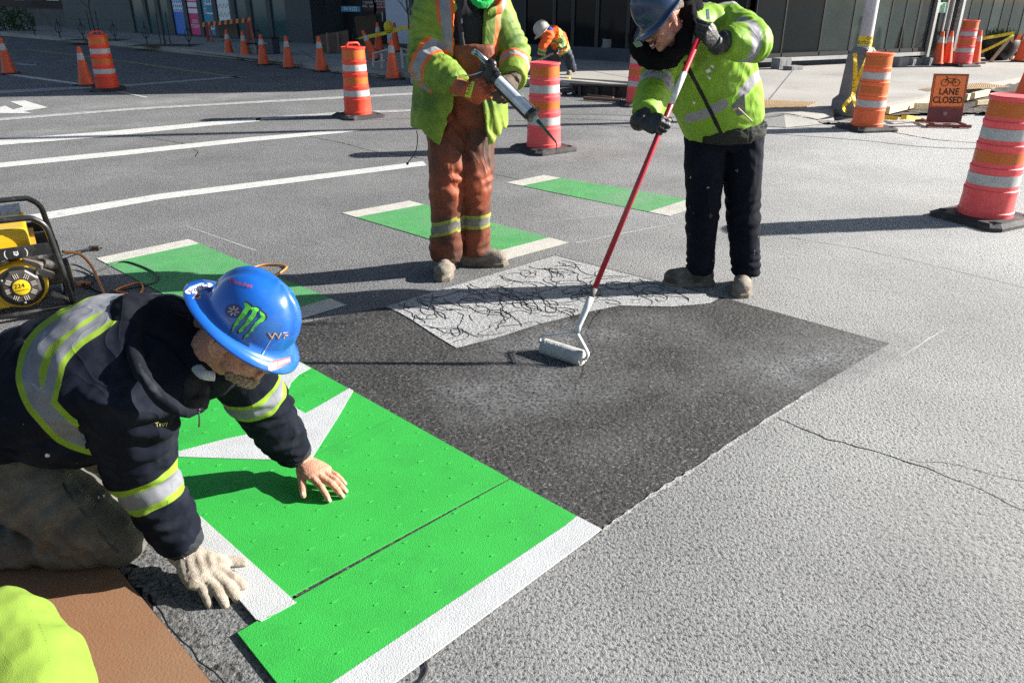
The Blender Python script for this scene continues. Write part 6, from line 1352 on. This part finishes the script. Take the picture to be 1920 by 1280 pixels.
    for k in range(11):
        a = -1.25+2.5*k/10; m_.ell(HT @ (Vector((math.sin(a)*.056, .020+.066*math.cos(a), -.095+.010*abs(math.sin(a)*2)))*K), (.016,.015,.017), HT.to_3x3(), 10, 8)
    me = fuse(m_, .003, 2); wrinkle(me, .002, 60, .002, 120, seed=2); put('beard', me, mat('beard_hair', (.33,.25,.17), .95, bump=1, bscale=300, var=.4, vscale=120), t)
    for s in (-1, 1):
        hm_ = M()
        for k in range(6): hm_.ell(HT @ (Vector((s*(.074-.004*k),-.02-.016*k,.032-.006*k))*K), (.010,.017,.026), HT.to_3x3(), 8, 6)
        put('hair', fuse(hm_, .004, 2), mat('hair_brown', (.10,.065,.045), .9, bump=.8, bscale=150), t)
    # full brim hat with stickers
    HB = mat('hat_blue', (.008,.095,.42), .22, var=.10, vscale=7, dirt=(.03,.12,.30), dscale=9, dth=.56, coat=.5)
    HH = HT @ Matrix.Translation((0,.0,.052)) @ Matrix.Rotation(R(-6), 4, 'X'); hh = hat(t, HH, HB, 'full', .93)
    cs = Caster([hh]); Wh = mat('sticker_white', (.60,.60,.60), .5, var=.3, vscale=60); Gs = mat('sticker_green', (.10,.52,.06), .4, var=.45, vscale=70); Ks = mat('sticker_black', (.02,.02,.03), .4); Rd = mat('sticker_red', (.45,.06,.07), .5, var=.3, vscale=60); Tn = mat('sticker_tan', (.45,.33,.24), .5, var=.4, vscale=80); Nv = mat('sticker_navy', (.03,.04,.16), .5)
    z8 = lambda l: [(300+x*.1875, 489+y*.1875) for x, y in l]
    claws = [[(838,412),(868,420),(905,452),(912,476),(885,500),(860,545),(832,580),(800,600),(782,640),(755,655),(740,690),(718,712),(725,672),(745,625),(770,580),(800,545),(822,505),(850,470),(845,440)],
             [(915,462),(960,465),(992,480),(985,500),(968,512),(960,545),(925,590),(900,620),(870,650),(845,665),(830,700),(795,720),(782,700),(815,660),(850,625),(865,590),(890,560),(915,530),(925,500),(905,478)],
             [(1000,500),(1045,535),(1056,570),(1040,600),(1000,620),(970,650),(945,665),(930,700),(895,725),(880,755),(838,775),(855,740),(885,720),(905,690),(930,655),(950,620),(990,585),(1015,560),(1000,530)]]
    grow = lambda poly, g: [((x-sum(a for a, _ in poly)/len(poly))*g+sum(a for a, _ in poly)/len(poly), (y-sum(b for _, b in poly)/len(poly))*(1+(g-1)*.4)+sum(b for _, b in poly)/len(poly)) for x, y in poly]
    cs.decal('claw_outline', Ks, t, polys=[z8(grow(c, 1.22)) for c in claws], off=.0012); cs.decal('claw_mark', Gs, t, polys=[z8(c) for c in claws], off=.002)
    cs.decal('white_sticker', Wh, t, polys=[z8([(232,318),(300,262),(400,225),(500,222),(530,240),(500,262),(430,285),(380,312),(345,325),(290,330)])], off=.0012)
    cs.decal('sticker_lettering', Nv, t, texts=[('CEDA', 300+385*.1875, 489+272*.1875, 13.5, 158, 1.15)], off=.0022)
    cs.decal('maple_sticker', Tn, t, polys=[z8([(318,378),(345,350),(365,315),(385,325),(420,318),(405,345),(410,370),(380,382),(350,372)])], off=.0012)
    cs.decal('maple_leaf', mat('sticker_maroon', (.12,.02,.03), .5), t, polys=[z8([(348,362),(362,340),(372,328),(385,338),(402,334),(392,352),(378,372)])], off=.002)
    cs.decal('star_disc', Nv, t, polys=[z8([(735+88*math.cos(a), 500+72*math.sin(a)) for a in [2*math.pi*i/18 for i in range(18)]])], off=.0012)
    arms = []
    for i in range(7):
        a = 2*math.pi*i/7+.3; c, s_ = math.cos(a), math.sin(a); arms.append(z8([(735+c*14-s_*7, 505+s_*14+c*7), (735+c*58-s_*9, 500+s_*50+c*9), (735+c*58+s_*9, 500+s_*50-c*9), (735+c*14+s_*7, 505+s_*14-c*7)]))
    cs.decal('star_mark', Tn, t, polys=arms, off=.002); cs.decal('star_lettering', Tn, t, texts=[('pavement', 300+668*.1875, 489+585*.1875, 5.5, 42, 1.1)], off=.002)
    cs.decal('red_script', Rd, t, texts=[('Milwaukee', 300+800*.1875, 489+222*.1875, 12, 14, .95)], off=.002)
    cs.decal('front_mark_edge', mat('sticker_maroon', (.12,.02,.03), .5), t, texts=[('WF', 300+1180*.1875, 489+755*.1875, 18.5, -2, 1.6)], off=.0012); cs.decal('front_mark', Tn, t, texts=[('WF', 300+1184*.1875, 489+752*.1875, 17, -2, 1.5)], off=.002)
    cs.decal('brim_sticker', Rd, t, polys=[z8([(1085,1090),(1078,1050),(1110,1000),(1180,985),(1300,958),(1306,1010),(1240,1045),(1170,1085),(1110,1100)])], off=.0012)
    cs.decal('brim_sticker_field', Wh, t, polys=[z8([(1105,1070),(1105,1035),(1150,1010),(1170,1005),(1165,1045),(1140,1075)]), z8([(1175,1010),(1295,975),(1298,1000),(1180,1042)])], off=.002); cs.decal('brim_lettering', Nv, t, texts=[('MUTUAL', 300+1237*.1875, 489+1008*.1875, 5.8, -14, 1.0)], off=.003)
    cs.decal('hat_scratch', mat('scratch_pale', (.22,.40,.50), .5), t, polys=[z8([(1105,790),(1112,792),(1030,940),(1020,990),(1008,992),(1020,935)])], off=.001)
    cs2 = Caster([jk]); cs2.decal('sleeve_embroidery', mat('thread_yellow', (.24,.25,.06), .8), t, texts=[('Troy', 303, 795, 12, -8, 1.0)], off=.006)
    m_ = M(); q_ = cs2.at(89, 853, .003) or d(89,853,2.0); m_.lathe([(.0,.0015),(.0045,.002),(.006,.001),(.006,-.001)], 16, Matrix.Translation(q_) @ (CAM-q_).to_track_quat('Z','Y').to_matrix().to_4x4()); obj('snap_button', m_, mat('snap_metal', (.55,.50,.48), .35, metal=.7), t)
    # trousers and boots
    tr_ = M()
    for h_, k_, f_ in ((hip1,k1,f1),(hip2,k2,f2)):
        tr_.tube([pel.lerp(h_,.4), h_, h_.lerp(k_,.5), k_+Vector((-.01,0,.015))], [.15,.14,.122,.098], 24); tr_.ell(k_, (.09,.09,.086)); tr_.tube([k_+Vector((.0,0,.008)), k_.lerp(f_,.5)+Vector((0,0,.012)), f_], [.088,.088,.078], 22, 1.0)
    me = fuse(tr_, .008, 3); p = vco(me); wrinkle(me, .014, 4.5, .0035, 8, [(hip1.lerp(k1,.6),.2,(1,0,-.8),.08,.010),(k1+Vector((-.1,0,.05)),.14,(1,0,.4),.05,.011),(k1.lerp(f1,.5),.18,(1,.2,0),.07,.008)], seed=41)
    p = vco(me); p[:,2] = np.maximum(p[:,2], .006); setco(me, p)
    tj = put('trousers', me, gmat('trousers_grey', (.078,.075,.068), rough=.95, var=.18, vscale=5, dirt=(.135,.128,.115), dth=.52, dscale=11, creases=.4), t)
    cs3 = Caster([tj]); cs3.decal('leg_lettering', mat('print_grey', (.19,.175,.145), .9), t, texts=[('HELLY HANSEN', 148, 912, 13, 49, 1.0)], off=.002)
    cs3.decal('paint_drip', mat('white_paint', (.60,.62,.58), .7), t, polys=[[(183,930),(187,929),(187,934),(184,934)],[(193,927),(197,926),(197,931),(193,932)]], off=.002)
    m_ = M(); sm = [cs3.at(x, y, .001) for x, y in ((118,905),(135,935),(160,965),(190,1000),(205,1020),(222,1035))]; m_.tube([v for v in sm if v], .003, 6); obj('side_seam', m_, mat('seam_grey', (.05,.046,.04), .9), t, smooth=True)
    for f_ in (f1, f2):
        m_ = M(); m_.tube([f_+Vector((.02,0,-.005)), f_+Vector((-.10,0,.0)), f_+Vector((-.17,0,-.005))], [.062,.055,.05], 14); m_.tube([f_+Vector((-.15,0,.05)), f_+Vector((-.16,0,-.01)), f_+Vector((-.165,0,-.05))], [.045,.05,.045], 14, 1.0); put('boot', fuse(m_, .007, 2), BootD, t)
    return t
kneeling_worker()

# ---------------------------------------------------------------- bent worker raking on the far pavement
def far_worker():
    Yf = G(1076,139,KZ).y; t = thing('person', 'distant worker in orange jacket and pale hard hat bending over a rake', 'person', G(1060, 139, KZ)); q = lambda x, y, dy=0: P(x, y, Yf+dy)
    pel = q(1056,96); sh = q(1034,66,-.25); H = q(1019,62,-.40); HT = frame(H, (-.75,-.1,-.65), (-.55,-.15,.75))
    S1, E1, W1 = q(1028,68,-.45), q(1018,88,-.5), q(1014,106,-.5); S2, E2, W2 = q(1046,68,-.3), q(1055,85,-.5), q(1046,93,-.6)
    k1, a1 = q(1066,108,-.15), q(1074,135,-.05); k2, a2 = q(1033,112,.1), q(1031,140,.25)
    b = M(); b.tube([pel, pel.lerp(sh,.5)+Vector((0,0,.05)), sh, sh.lerp(H,.5)], [.15,.16,.17,.07], 14, .7, up=(0,1,0))
    for k_, a_ in ((k1,a1),(k2,a2)): b.tube([pel, k_, a_], [.11,.07,.045], 10)
    for s_, e_, w_ in ((S1,E1,W1),(S2,E2,W2)): b.tube([sh, s_, e_, w_], [.09,.06,.045,.03], 10)
    hd = M(); head_parts(hd, HT, 1.0, neck=.06); T_ = frame((0,0,0),(1,0,0),(0,0,1)); hds = M()
    for w_, e_ in ((W1,E1),(W2,E2)):
        x = (w_-e_).normalized(); y = Vector((0,-1,0)); y = (y-x*y.dot(x)).normalized(); Tm = Matrix((x,y,x.cross(y))).transposed().to_4x4(); Tm.translation = w_; hand_parts(hds, Tm, curl=FIST, fat=1.2)
    put('body', joinmesh([fuse(b,.02,2), fuse(hd,.006,2), fuse(hds,.006,1)]), SkinB, t)
    gl = M()
    for w_, e_ in ((W1,E1),(W2,E2)):
        x = (w_-e_).normalized(); y = Vector((0,-1,0)); y = (y-x*y.dot(x)).normalized(); Tm = Matrix((x,y,x.cross(y))).transposed().to_4x4(); Tm.translation = w_; g_ = M(); hand_parts(g_, Tm, curl=FIST, fat=1.45, k=1.1); put('glove', fuse(g_,.008,1), mat('glove_black', (.016,.016,.018)), t)
    j = M(); j.tube([pel+Vector((.02,0,-.04)), pel, pel.lerp(sh,.5)+Vector((0,0,.08)), sh+Vector((0,0,.03)), sh.lerp(H,.4)], [.18,.20,.24,.22,.12], 20, .75, up=(0,1,0))
    for s_, e_, w_ in ((S1,E1,W1),(S2,E2,W2)): j.tube([sh, s_, e_, w_.lerp(e_,.15)], [.12,.105,.09,.075], 14)
    me = fuse(j, .014, 3); wrinkle(me, .012, 5, .006, 10, seed=3); p = vco(me)
    c0 = np.array(pel.lerp(sh,.5)); ax = np.array((sh-pel).normalized()); s_ = (p-c0) @ ax; arm = np.minimum(arm_band(p,E1,W1,.10,.10,.2), arm_band(p,E2,W2,.05,.10,.15)); inn = np.minimum(arm_band(p,E1,W1,.10,.05,.2), arm_band(p,E2,W2,.05,.05,.15))
    nb = seg_t(p, E1, W1)[1] > .14
    attr(me, 'trim', np.minimum(arm, np.where(nb, np.minimum(np.abs(s_+.16)-.055, np.abs(s_-.20)-.055), 9))); attr(me, 'silver', np.minimum(inn, np.where(nb, np.minimum(np.abs(s_+.16)-.02, np.abs(s_-.20)-.02), 9)))
    put('jacket', me, gmat('jacket_orange', (.85,.12,.02), [('trim', (.45,.50,.08), .1), ('silver', (.12,.22,.13), .1)], creases=.5), t)
    tr_ = M()
    for k_, a_ in ((k1,a1),(k2,a2)): tr_.tube([pel, pel.lerp(k_,.5), k_, a_+Vector((0,0,.02))], [.15,.13,.10,.085], 14)
    me = fuse(tr_, .016, 3); wrinkle(me, .01, 6, .005, 10, seed=9); put('trousers', me, gmat('trousers_blue', (.020,.028,.045), dirt=(.10,.10,.11), dth=.56), t)
    boot(t, a1, a1+Vector((-.15,-.2,0)), BootM, SoleM, 1.0); boot(t, a2, a2+Vector((-.2,-.1,0)), BootM, SoleM, 1.0)
    for c in kids(t):
        if c.name.startswith('boot'): c.location.z += KZ
    hat(t, HT @ Matrix.Translation((0,-.01,.05)), mat('hat_putty', (.38,.36,.31), .45), 'cap', 1.12); m_ = M(); m_.ell(sh.lerp(H,.55)+Vector((.03,0,.03)), (.10,.11,.11)); put('neck_cloth', fuse(m_,.012,2), mat('cloth_blue', (.02,.04,.25), .9), t)
    r = thing('asphalt_rake', 'long wooden handled rake in the distant worker\'s hands', 'rake', W1); m_ = M(); e0 = q(1046,96,-.62); e1 = q(988,123,-.55); m_.tube([e0+(e0-e1).normalized()*.2, e1], .022, 8); obj('handle', m_, mat('handle_wood', (.30,.22,.15), .7), r)
    m_ = M(); m_.box(e1, (.12,.5,.05), Matrix.Rotation(.2,3,'Z')); obj('rake_head', m_, BlackM, r)
far_worker()

# ---------------------------------------------------------------- the arm and shoulder coming in at the lower left corner
def corner_worker():
    t = thing('person', 'crouching person in a bright yellow sweatshirt cut off at the lower left corner', 'person', (-1.6,.85,0))
    c = CAM + ray(20,1205)*1.80                                # the shoulder that shows
    pel = Vector((-1.85,.80,.30)); chest = c + Vector((-.22,-.06,.02)); el = CAM + ray(78,1395)*1.66; wr = el + Vector((.12,-.20,-.05)); wr.z = .07
    H = chest + Vector((-.10,.02,.30)); H = chest + Vector((-.18,-.22,.20)); HT = frame(H, (.5,-.6,-.4), (.1,-.2,.95))
    b = M(); b.tube([pel, chest], [.15,.16], 16, .75); b.tube([chest, c, el, wr], [.10,.075,.055,.035], 14); b.tube([chest, H], [.08,.06], 12)
    for sy in (-.14,.12): b.tube([pel, pel+Vector((.32,sy,-.10)), Vector((-1.55,.80+sy,.09)), Vector((-1.95,.80+sy,.07))], [.12,.09,.07,.05], 12)
    hd = M(); head_parts(hd, HT, 1.0, neck=.06); x = Vector((.5,-.8,-.1)).normalized(); y = Vector((-.8,-.5,0)); y = (y-x*y.dot(x)).normalized(); Tm = Matrix((x,y,x.cross(y))).transposed().to_4x4(); Tm.translation = wr; hh_ = M(); hand_parts(hh_, Tm)
    put('body', joinmesh([fuse(b,.016,2), fuse(hd,.006,2), fuse(hh_,.005,1)]), SkinB, t)
    j = M(); j.tube([pel+Vector((-.02,0,0)), chest], [.21,.215], 26, .78, up=(0,1,0)); j.ell(c+Vector((-.05,-.03,-.03)), (.16,.14,.13)); j.cap_tube([c+Vector((-.03,.0,0)), c.lerp(el,.35), c.lerp(el,.7), el], [.132,.136,.134,.12], 24); j.tube([el, el.lerp(wr,.85)], [.10,.06], 20)
    me = fuse(j, .007, 5); wrinkle(me, .016, 5, .0028, 9, [(el,.12,(0,1,.4),.05,.008)], seed=5)
    p = vco(me); q2 = (p-np.array(CAM)); q2 = q2/np.abs(q2 @ np.array([0,CP,-SP]))[:,None]*1.8+np.array(CAM); attr(me, 'seam', poly_d(q2, [list(CAM+ray(x_, y_)*1.8) for x_, y_ in ((40,1118),(70,1160),(85,1200),(92,1240),(110,1290))])-.0016)
    put('sweatshirt', me, gmat('sweat_yellow', (.16,.245,.032), [('seam', (.12,.19,.022), .1)], rough=.9, var=.05, creases=.12, bump=.6, dirt=(.20,.28,.06), dth=.70, dscale=7), t)
    tr_ = M()
    for sy in (-.14,.12): tr_.tube([pel, pel+Vector((.32,sy,-.10)), Vector((-1.55,.80+sy,.10)), Vector((-1.95,.80+sy,.08))], [.15,.12,.095,.08], 14)
    put('trousers', fuse(tr_,.014,3), gmat('trousers_blue', (.020,.028,.045)), t); put('boot', fuse(M().tube([Vector((-1.93,.78,.07)), Vector((-2.1,.78,.06))], [.06,.05], 12), .01, 2), BootD, t)
corner_worker()

# ================================================================ GENERATOR, CORDS, CARDBOARD
def generator():
    base = G(150, 583); base = Vector((base.x, base.y, 0)); rz = R(32); t = thing('generator', 'yellow petrol generator in a black tube frame at the left edge', 'generator', base, rz)
    T = Matrix.Translation(base) @ Matrix.Rotation(rz, 4, 'Z'); w, d_, h = .66, .50, .56
    def L_(m_): m_.v = [T @ v for v in m_.v]; return m_
    Bt = mat('tube_black', (.014,.014,.015), .35, var=.2, vscale=8, dirt=(.06,.055,.05), dscale=14, dth=.6); Yl = mat('generator_yellow', (.60,.37,.012), .35, var=.08, vscale=5, dirt=(.30,.18,.02), dscale=10, dth=.66, coat=.3)
    for y in (0, d_):
        m_ = M(); pts = [(-.02,y,.03),(-.035,y,.25),(-.05,y,h-.14),(-.06,y,h-.06),(-.10,y,h-.015),(-.16,y,h),(-w+.16,y,h),(-w+.10,y,h-.015),(-w+.06,y,h-.06),(-w+.05,y,h-.14),(-w+.035,y,.25),(-w+.02,y,.03)]
        m_.tube(smooth_path(pts, 3), .0155, 12); obj('frame', L_(m_), Bt, t, smooth=True)
        m_ = M(); m_.box((-w/2,y-.004 if y == 0 else y+.004,.385), (w-.10,.012,.062)); obj('cross_plate', L_(m_), Bt, t, bevel=.003)
    m_ = M()
    for x in (-.05, -w+.05): m_.tube([(x,0,.05),(x,d_,.05)], .014, 8)
    for y in (0,d_): m_.tube([(-.02,y,.045),(-w+.02,y,.045)], .014, 8)
    obj('base_frame', L_(m_), Bt, t, smooth=True)
    m_ = M(); m_.box((-w/2-.02,d_/2+.01,.425), (w-.20,d_-.09,.15)); me = fuse(m_, .008, 10, .6); put('tank', fuse(L_(M().box((-w/2-.05,d_/2+.0,.42), (w-.20,d_-.10,.16))), .008, 12, .6), Yl, t)
    m_ = M(); m_.lathe([(.0,.02),(.035,.02),(.038,.0)], 20, Matrix.Translation((-w/2-.05,d_/2,.51))); obj('fuel_cap', L_(m_), Bt, t, angle=40)
    m_ = M(); m_.box((-w/2-.05,d_-.08,.525), (w-.22,.10,.012), Matrix.Rotation(.25,3,'X')); obj('top_label', L_(m_), mat('label_grey', (.30,.30,.30), .5, var=.6, vscale=50), t)
    m_ = M(); m_.box((-w/2-.04,d_/2,.385), (w-.17,d_-.07,.018)); obj('tank_rim', L_(m_), mat('generator_rim', (.40,.24,.02), .5), t)
    # engine block, recoil cover facing out of the front
    m_ = M(); m_.box((-.30,.24,.17), (.34,.30,.20)); m_.box((-.10,.30,.22), (.16,.26,.20)); m_.box((-.20,.20,.30), (.16,.14,.08)); m_.tube([(-.12,.10,.28),(-.05,.16,.22)], .03, 10); put('engine', fuse(L_(m_), .009, 2), mat('engine_dark', (.035,.033,.032), .6, var=.4, vscale=20, bump=.6), t)
    m_ = M(); m_.box((-.17,.08,.28), (.10,.05,.05), Matrix.Rotation(.4,3,'Y')); m_.box((-.12,.05,.235), (.09,.04,.035), Matrix.Rotation(.5,3,'Y')); obj('carburettor', L_(m_), mat('engine_metal', (.22,.19,.17), .5, metal=.4, var=.3), t, bevel=.006)
    m_ = M(); cx, cz = -.245, .185; CY = Matrix.Translation((cx,.10,cz)) @ Matrix.Rotation(R(90), 4, 'X')
    m_.lathe([(.128,-.10),(.132,.03),(.122,.052),(.108,.058)], 44, CY); m_.box((cx-.16,.11,cz-.0), (.30,.10,.235)); put('engine_shroud', fuse(L_(m_), .006, 5), Yl, t)
    m_ = M(); m_.lathe([(.100,.050),(.100,.066),(.088,.076),(.0,.080)], 8, CY @ Matrix.Rotation(R(22.5),4,'Z')); rc = obj('recoil_cover', L_(m_), mat('cover_brown_black', (.045,.038,.034), .45, var=.3, vscale=18), t, bevel=.004)
    m_ = M(); m_.lathe([(.112,.048),(.112,.060),(.104,.062)], 40, CY); obj('cover_ring', L_(m_), mat('gun_black2', (.012,.012,.013), .35), rc)
    m_ = M()
    for k in range(8):
        a = 2*math.pi*k/8+.2
        for o_ in (-.0095, 0, .0095):
            q = CY @ (Matrix.Rotation(a,4,'Z') @ Vector((.064,o_,.0785))); m_.box(q, (.026,.0035,.003), (CY @ Matrix.Rotation(a,4,'Z')).to_3x3())
    obj('cooling_slots', L_(m_), mat('slot_pale', (.42,.38,.34), .6), rc)
    m_ = M(); m_.lathe([(.042,.076),(.042,.086),(.038,.088)], 32, CY); obj('badge', L_(m_), mat('badge_yellow', (.66,.45,.01), .4), rc, angle=40)
    TX = CY @ Matrix.Translation((0,0,.0895)); m_ = M(); m_.text('224', .034, TX @ Matrix.Translation((-.006,.011,0))); m_.text('CHAMPION', .0125, TX @ Matrix.Translation((.002,-.014,0))); obj('badge_lettering', L_(m_), sgK, rc)
    m_ = M()
    for k in range(3): m_.lathe([(.007,.0),(.006,.008),(.0,.010)], 10, CY @ Matrix.Translation((.092*math.cos(k*2.1+.5), .092*math.sin(k*2.1+.5), .062)))
    obj('cover_bolts', L_(m_), mat('bolt_steel', (.55,.55,.53), .35, metal=.6), rc)
    m_ = M(); m_.text('(  o  )', .05, Matrix.Translation((-.225,-.0105,.385)) @ Matrix.Rotation(R(90),4,'X')); m_.text('V', .04, Matrix.Translation((-.225,-.0108,.38)) @ Matrix.Rotation(R(90),4,'X')); obj('plate_emblem', L_(m_), mat('emblem_pale', (.55,.55,.55), .4), t)
    m_ = M(); m_.tube([(-.11,.03,.12),(-.05,.06,.06),(-.03,.08,.05)], .016, 8); obj('drain_pipe', L_(m_), mat('engine_metal', (.22,.19,.17)), t, smooth=True)
    m_ = M(); m_.lathe([(.09,-.03),(.10,-.02),(.10,.02),(.09,.03)], 28, Matrix.Translation((-.02,d_-.10,.10)) @ Matrix.Rotation(R(90),4,'Y')); wl = obj('wheel', L_(m_), Rub, t, angle=40)
    m_ = M(); m_.lathe([(.055,.02),(.05,.034),(.0,.036)], 24, Matrix.Translation((-.02,d_-.10,.10)) @ Matrix.Rotation(R(90),4,'Y')); obj('rim', L_(m_), Yl, wl)
    m_ = M(); m_.box((-.10,.38,.30), (.14,.03,.16)); obj('outlet_panel', L_(m_), BlackM, t, bevel=.004)
generator()
def cord(pts, r, m, label, name='power_cord', z=None):
    mb = M(); mb.tube(smooth_path([P_ if isinstance(P_, Vector) else G(P_[0], P_[1], P_[2] if len(P_) > 2 else r+.002) for P_ in pts], 8), r, 8); return tag(obj(name, mb, m, smooth=True), label, 'cord')
Oc = mat('cord_orange', (.55,.20,.045), .45, var=.1); Kc = mat('cord_black2', (.015,.016,.018), .4)
cord([(118,472,.22),(150,477,.16),(172,500,.08),(186,530,.03),(196,552),(206,566),(214,590),(230,640)], .0085, Oc, 'orange extension cord curving down from the generator to the kneeling worker')
cord([(120,492,.06),(150,500,.02),(180,520),(168,535),(163,540),(158,522),(190,505),(230,491),(262,498),(290,512),(296,525),(280,533),(240,541),(205,549),(185,546),(165,536),(150,532,.02)], .006, Kc, 'black cord looping over the green patch behind the hood')
cord([(255,556),(230,548),(216,545),(235,536),(262,530),(268,540),(262,552)], .0065, Oc, 'small loop of orange cord beside the kneeling worker\'s hood')
cord([(455,508),(490,497),(520,496),(537,500),(530,508),(512,520),(495,530)], .0065, Oc, 'orange cord loop peeking out above the blue hard hat')
cord([(118,478,.12),(150,470,.05),(172,465,.02)], .006, Kc, 'short black lead ending in a plug beside the generator')
m_ = M(); pq = G(172,465,.018); m_.box(pq+Vector((.02,0,0)), (.07,.03,.03), Matrix.Rotation(.1,3,'Z')); m_.box(pq+Vector((.065,.006,0)), (.025,.016,.006)); tag(obj('plug', m_, mat('plug_brown', (.06,.045,.035), .5), bevel=.004), 'dark plug at the end of the short black lead', 'plug')
m_ = M(); pq = G(152,531,.02); m_.box(pq, (.05,.03,.025), Matrix.Rotation(.5,3,'Z')); m_.box(pq+Vector((.04,.0,0)), (.03,.02,.018), Matrix.Rotation(.5,3,'Z')); tag(obj('socket', m_, mat('plug_orange', (.50,.17,.05), .5), bevel=.004), 'orange socket end lying beside the generator frame', 'plug')
Cb = mat('cardboard', (.20,.105,.055), .85, var=.07, vscale=5, bump=.25, bscale=120, speck=(.36,.20,.11), spth=.745, spscale=60, dirt=(.20,.085,.035), dscale=2.2, dth=.55)
m_ = M(); poly_sheet(m_, [G(x, y, .012) for x, y in ((206,1047),(420,1308),(160,1560),(-260,1230),(-160,1095),(0,1065))], .013, .006); tag(obj('cardboard_sheet', m_, Cb), 'brown cardboard sheet lying under the kneeling worker\'s knee', 'cardboard')
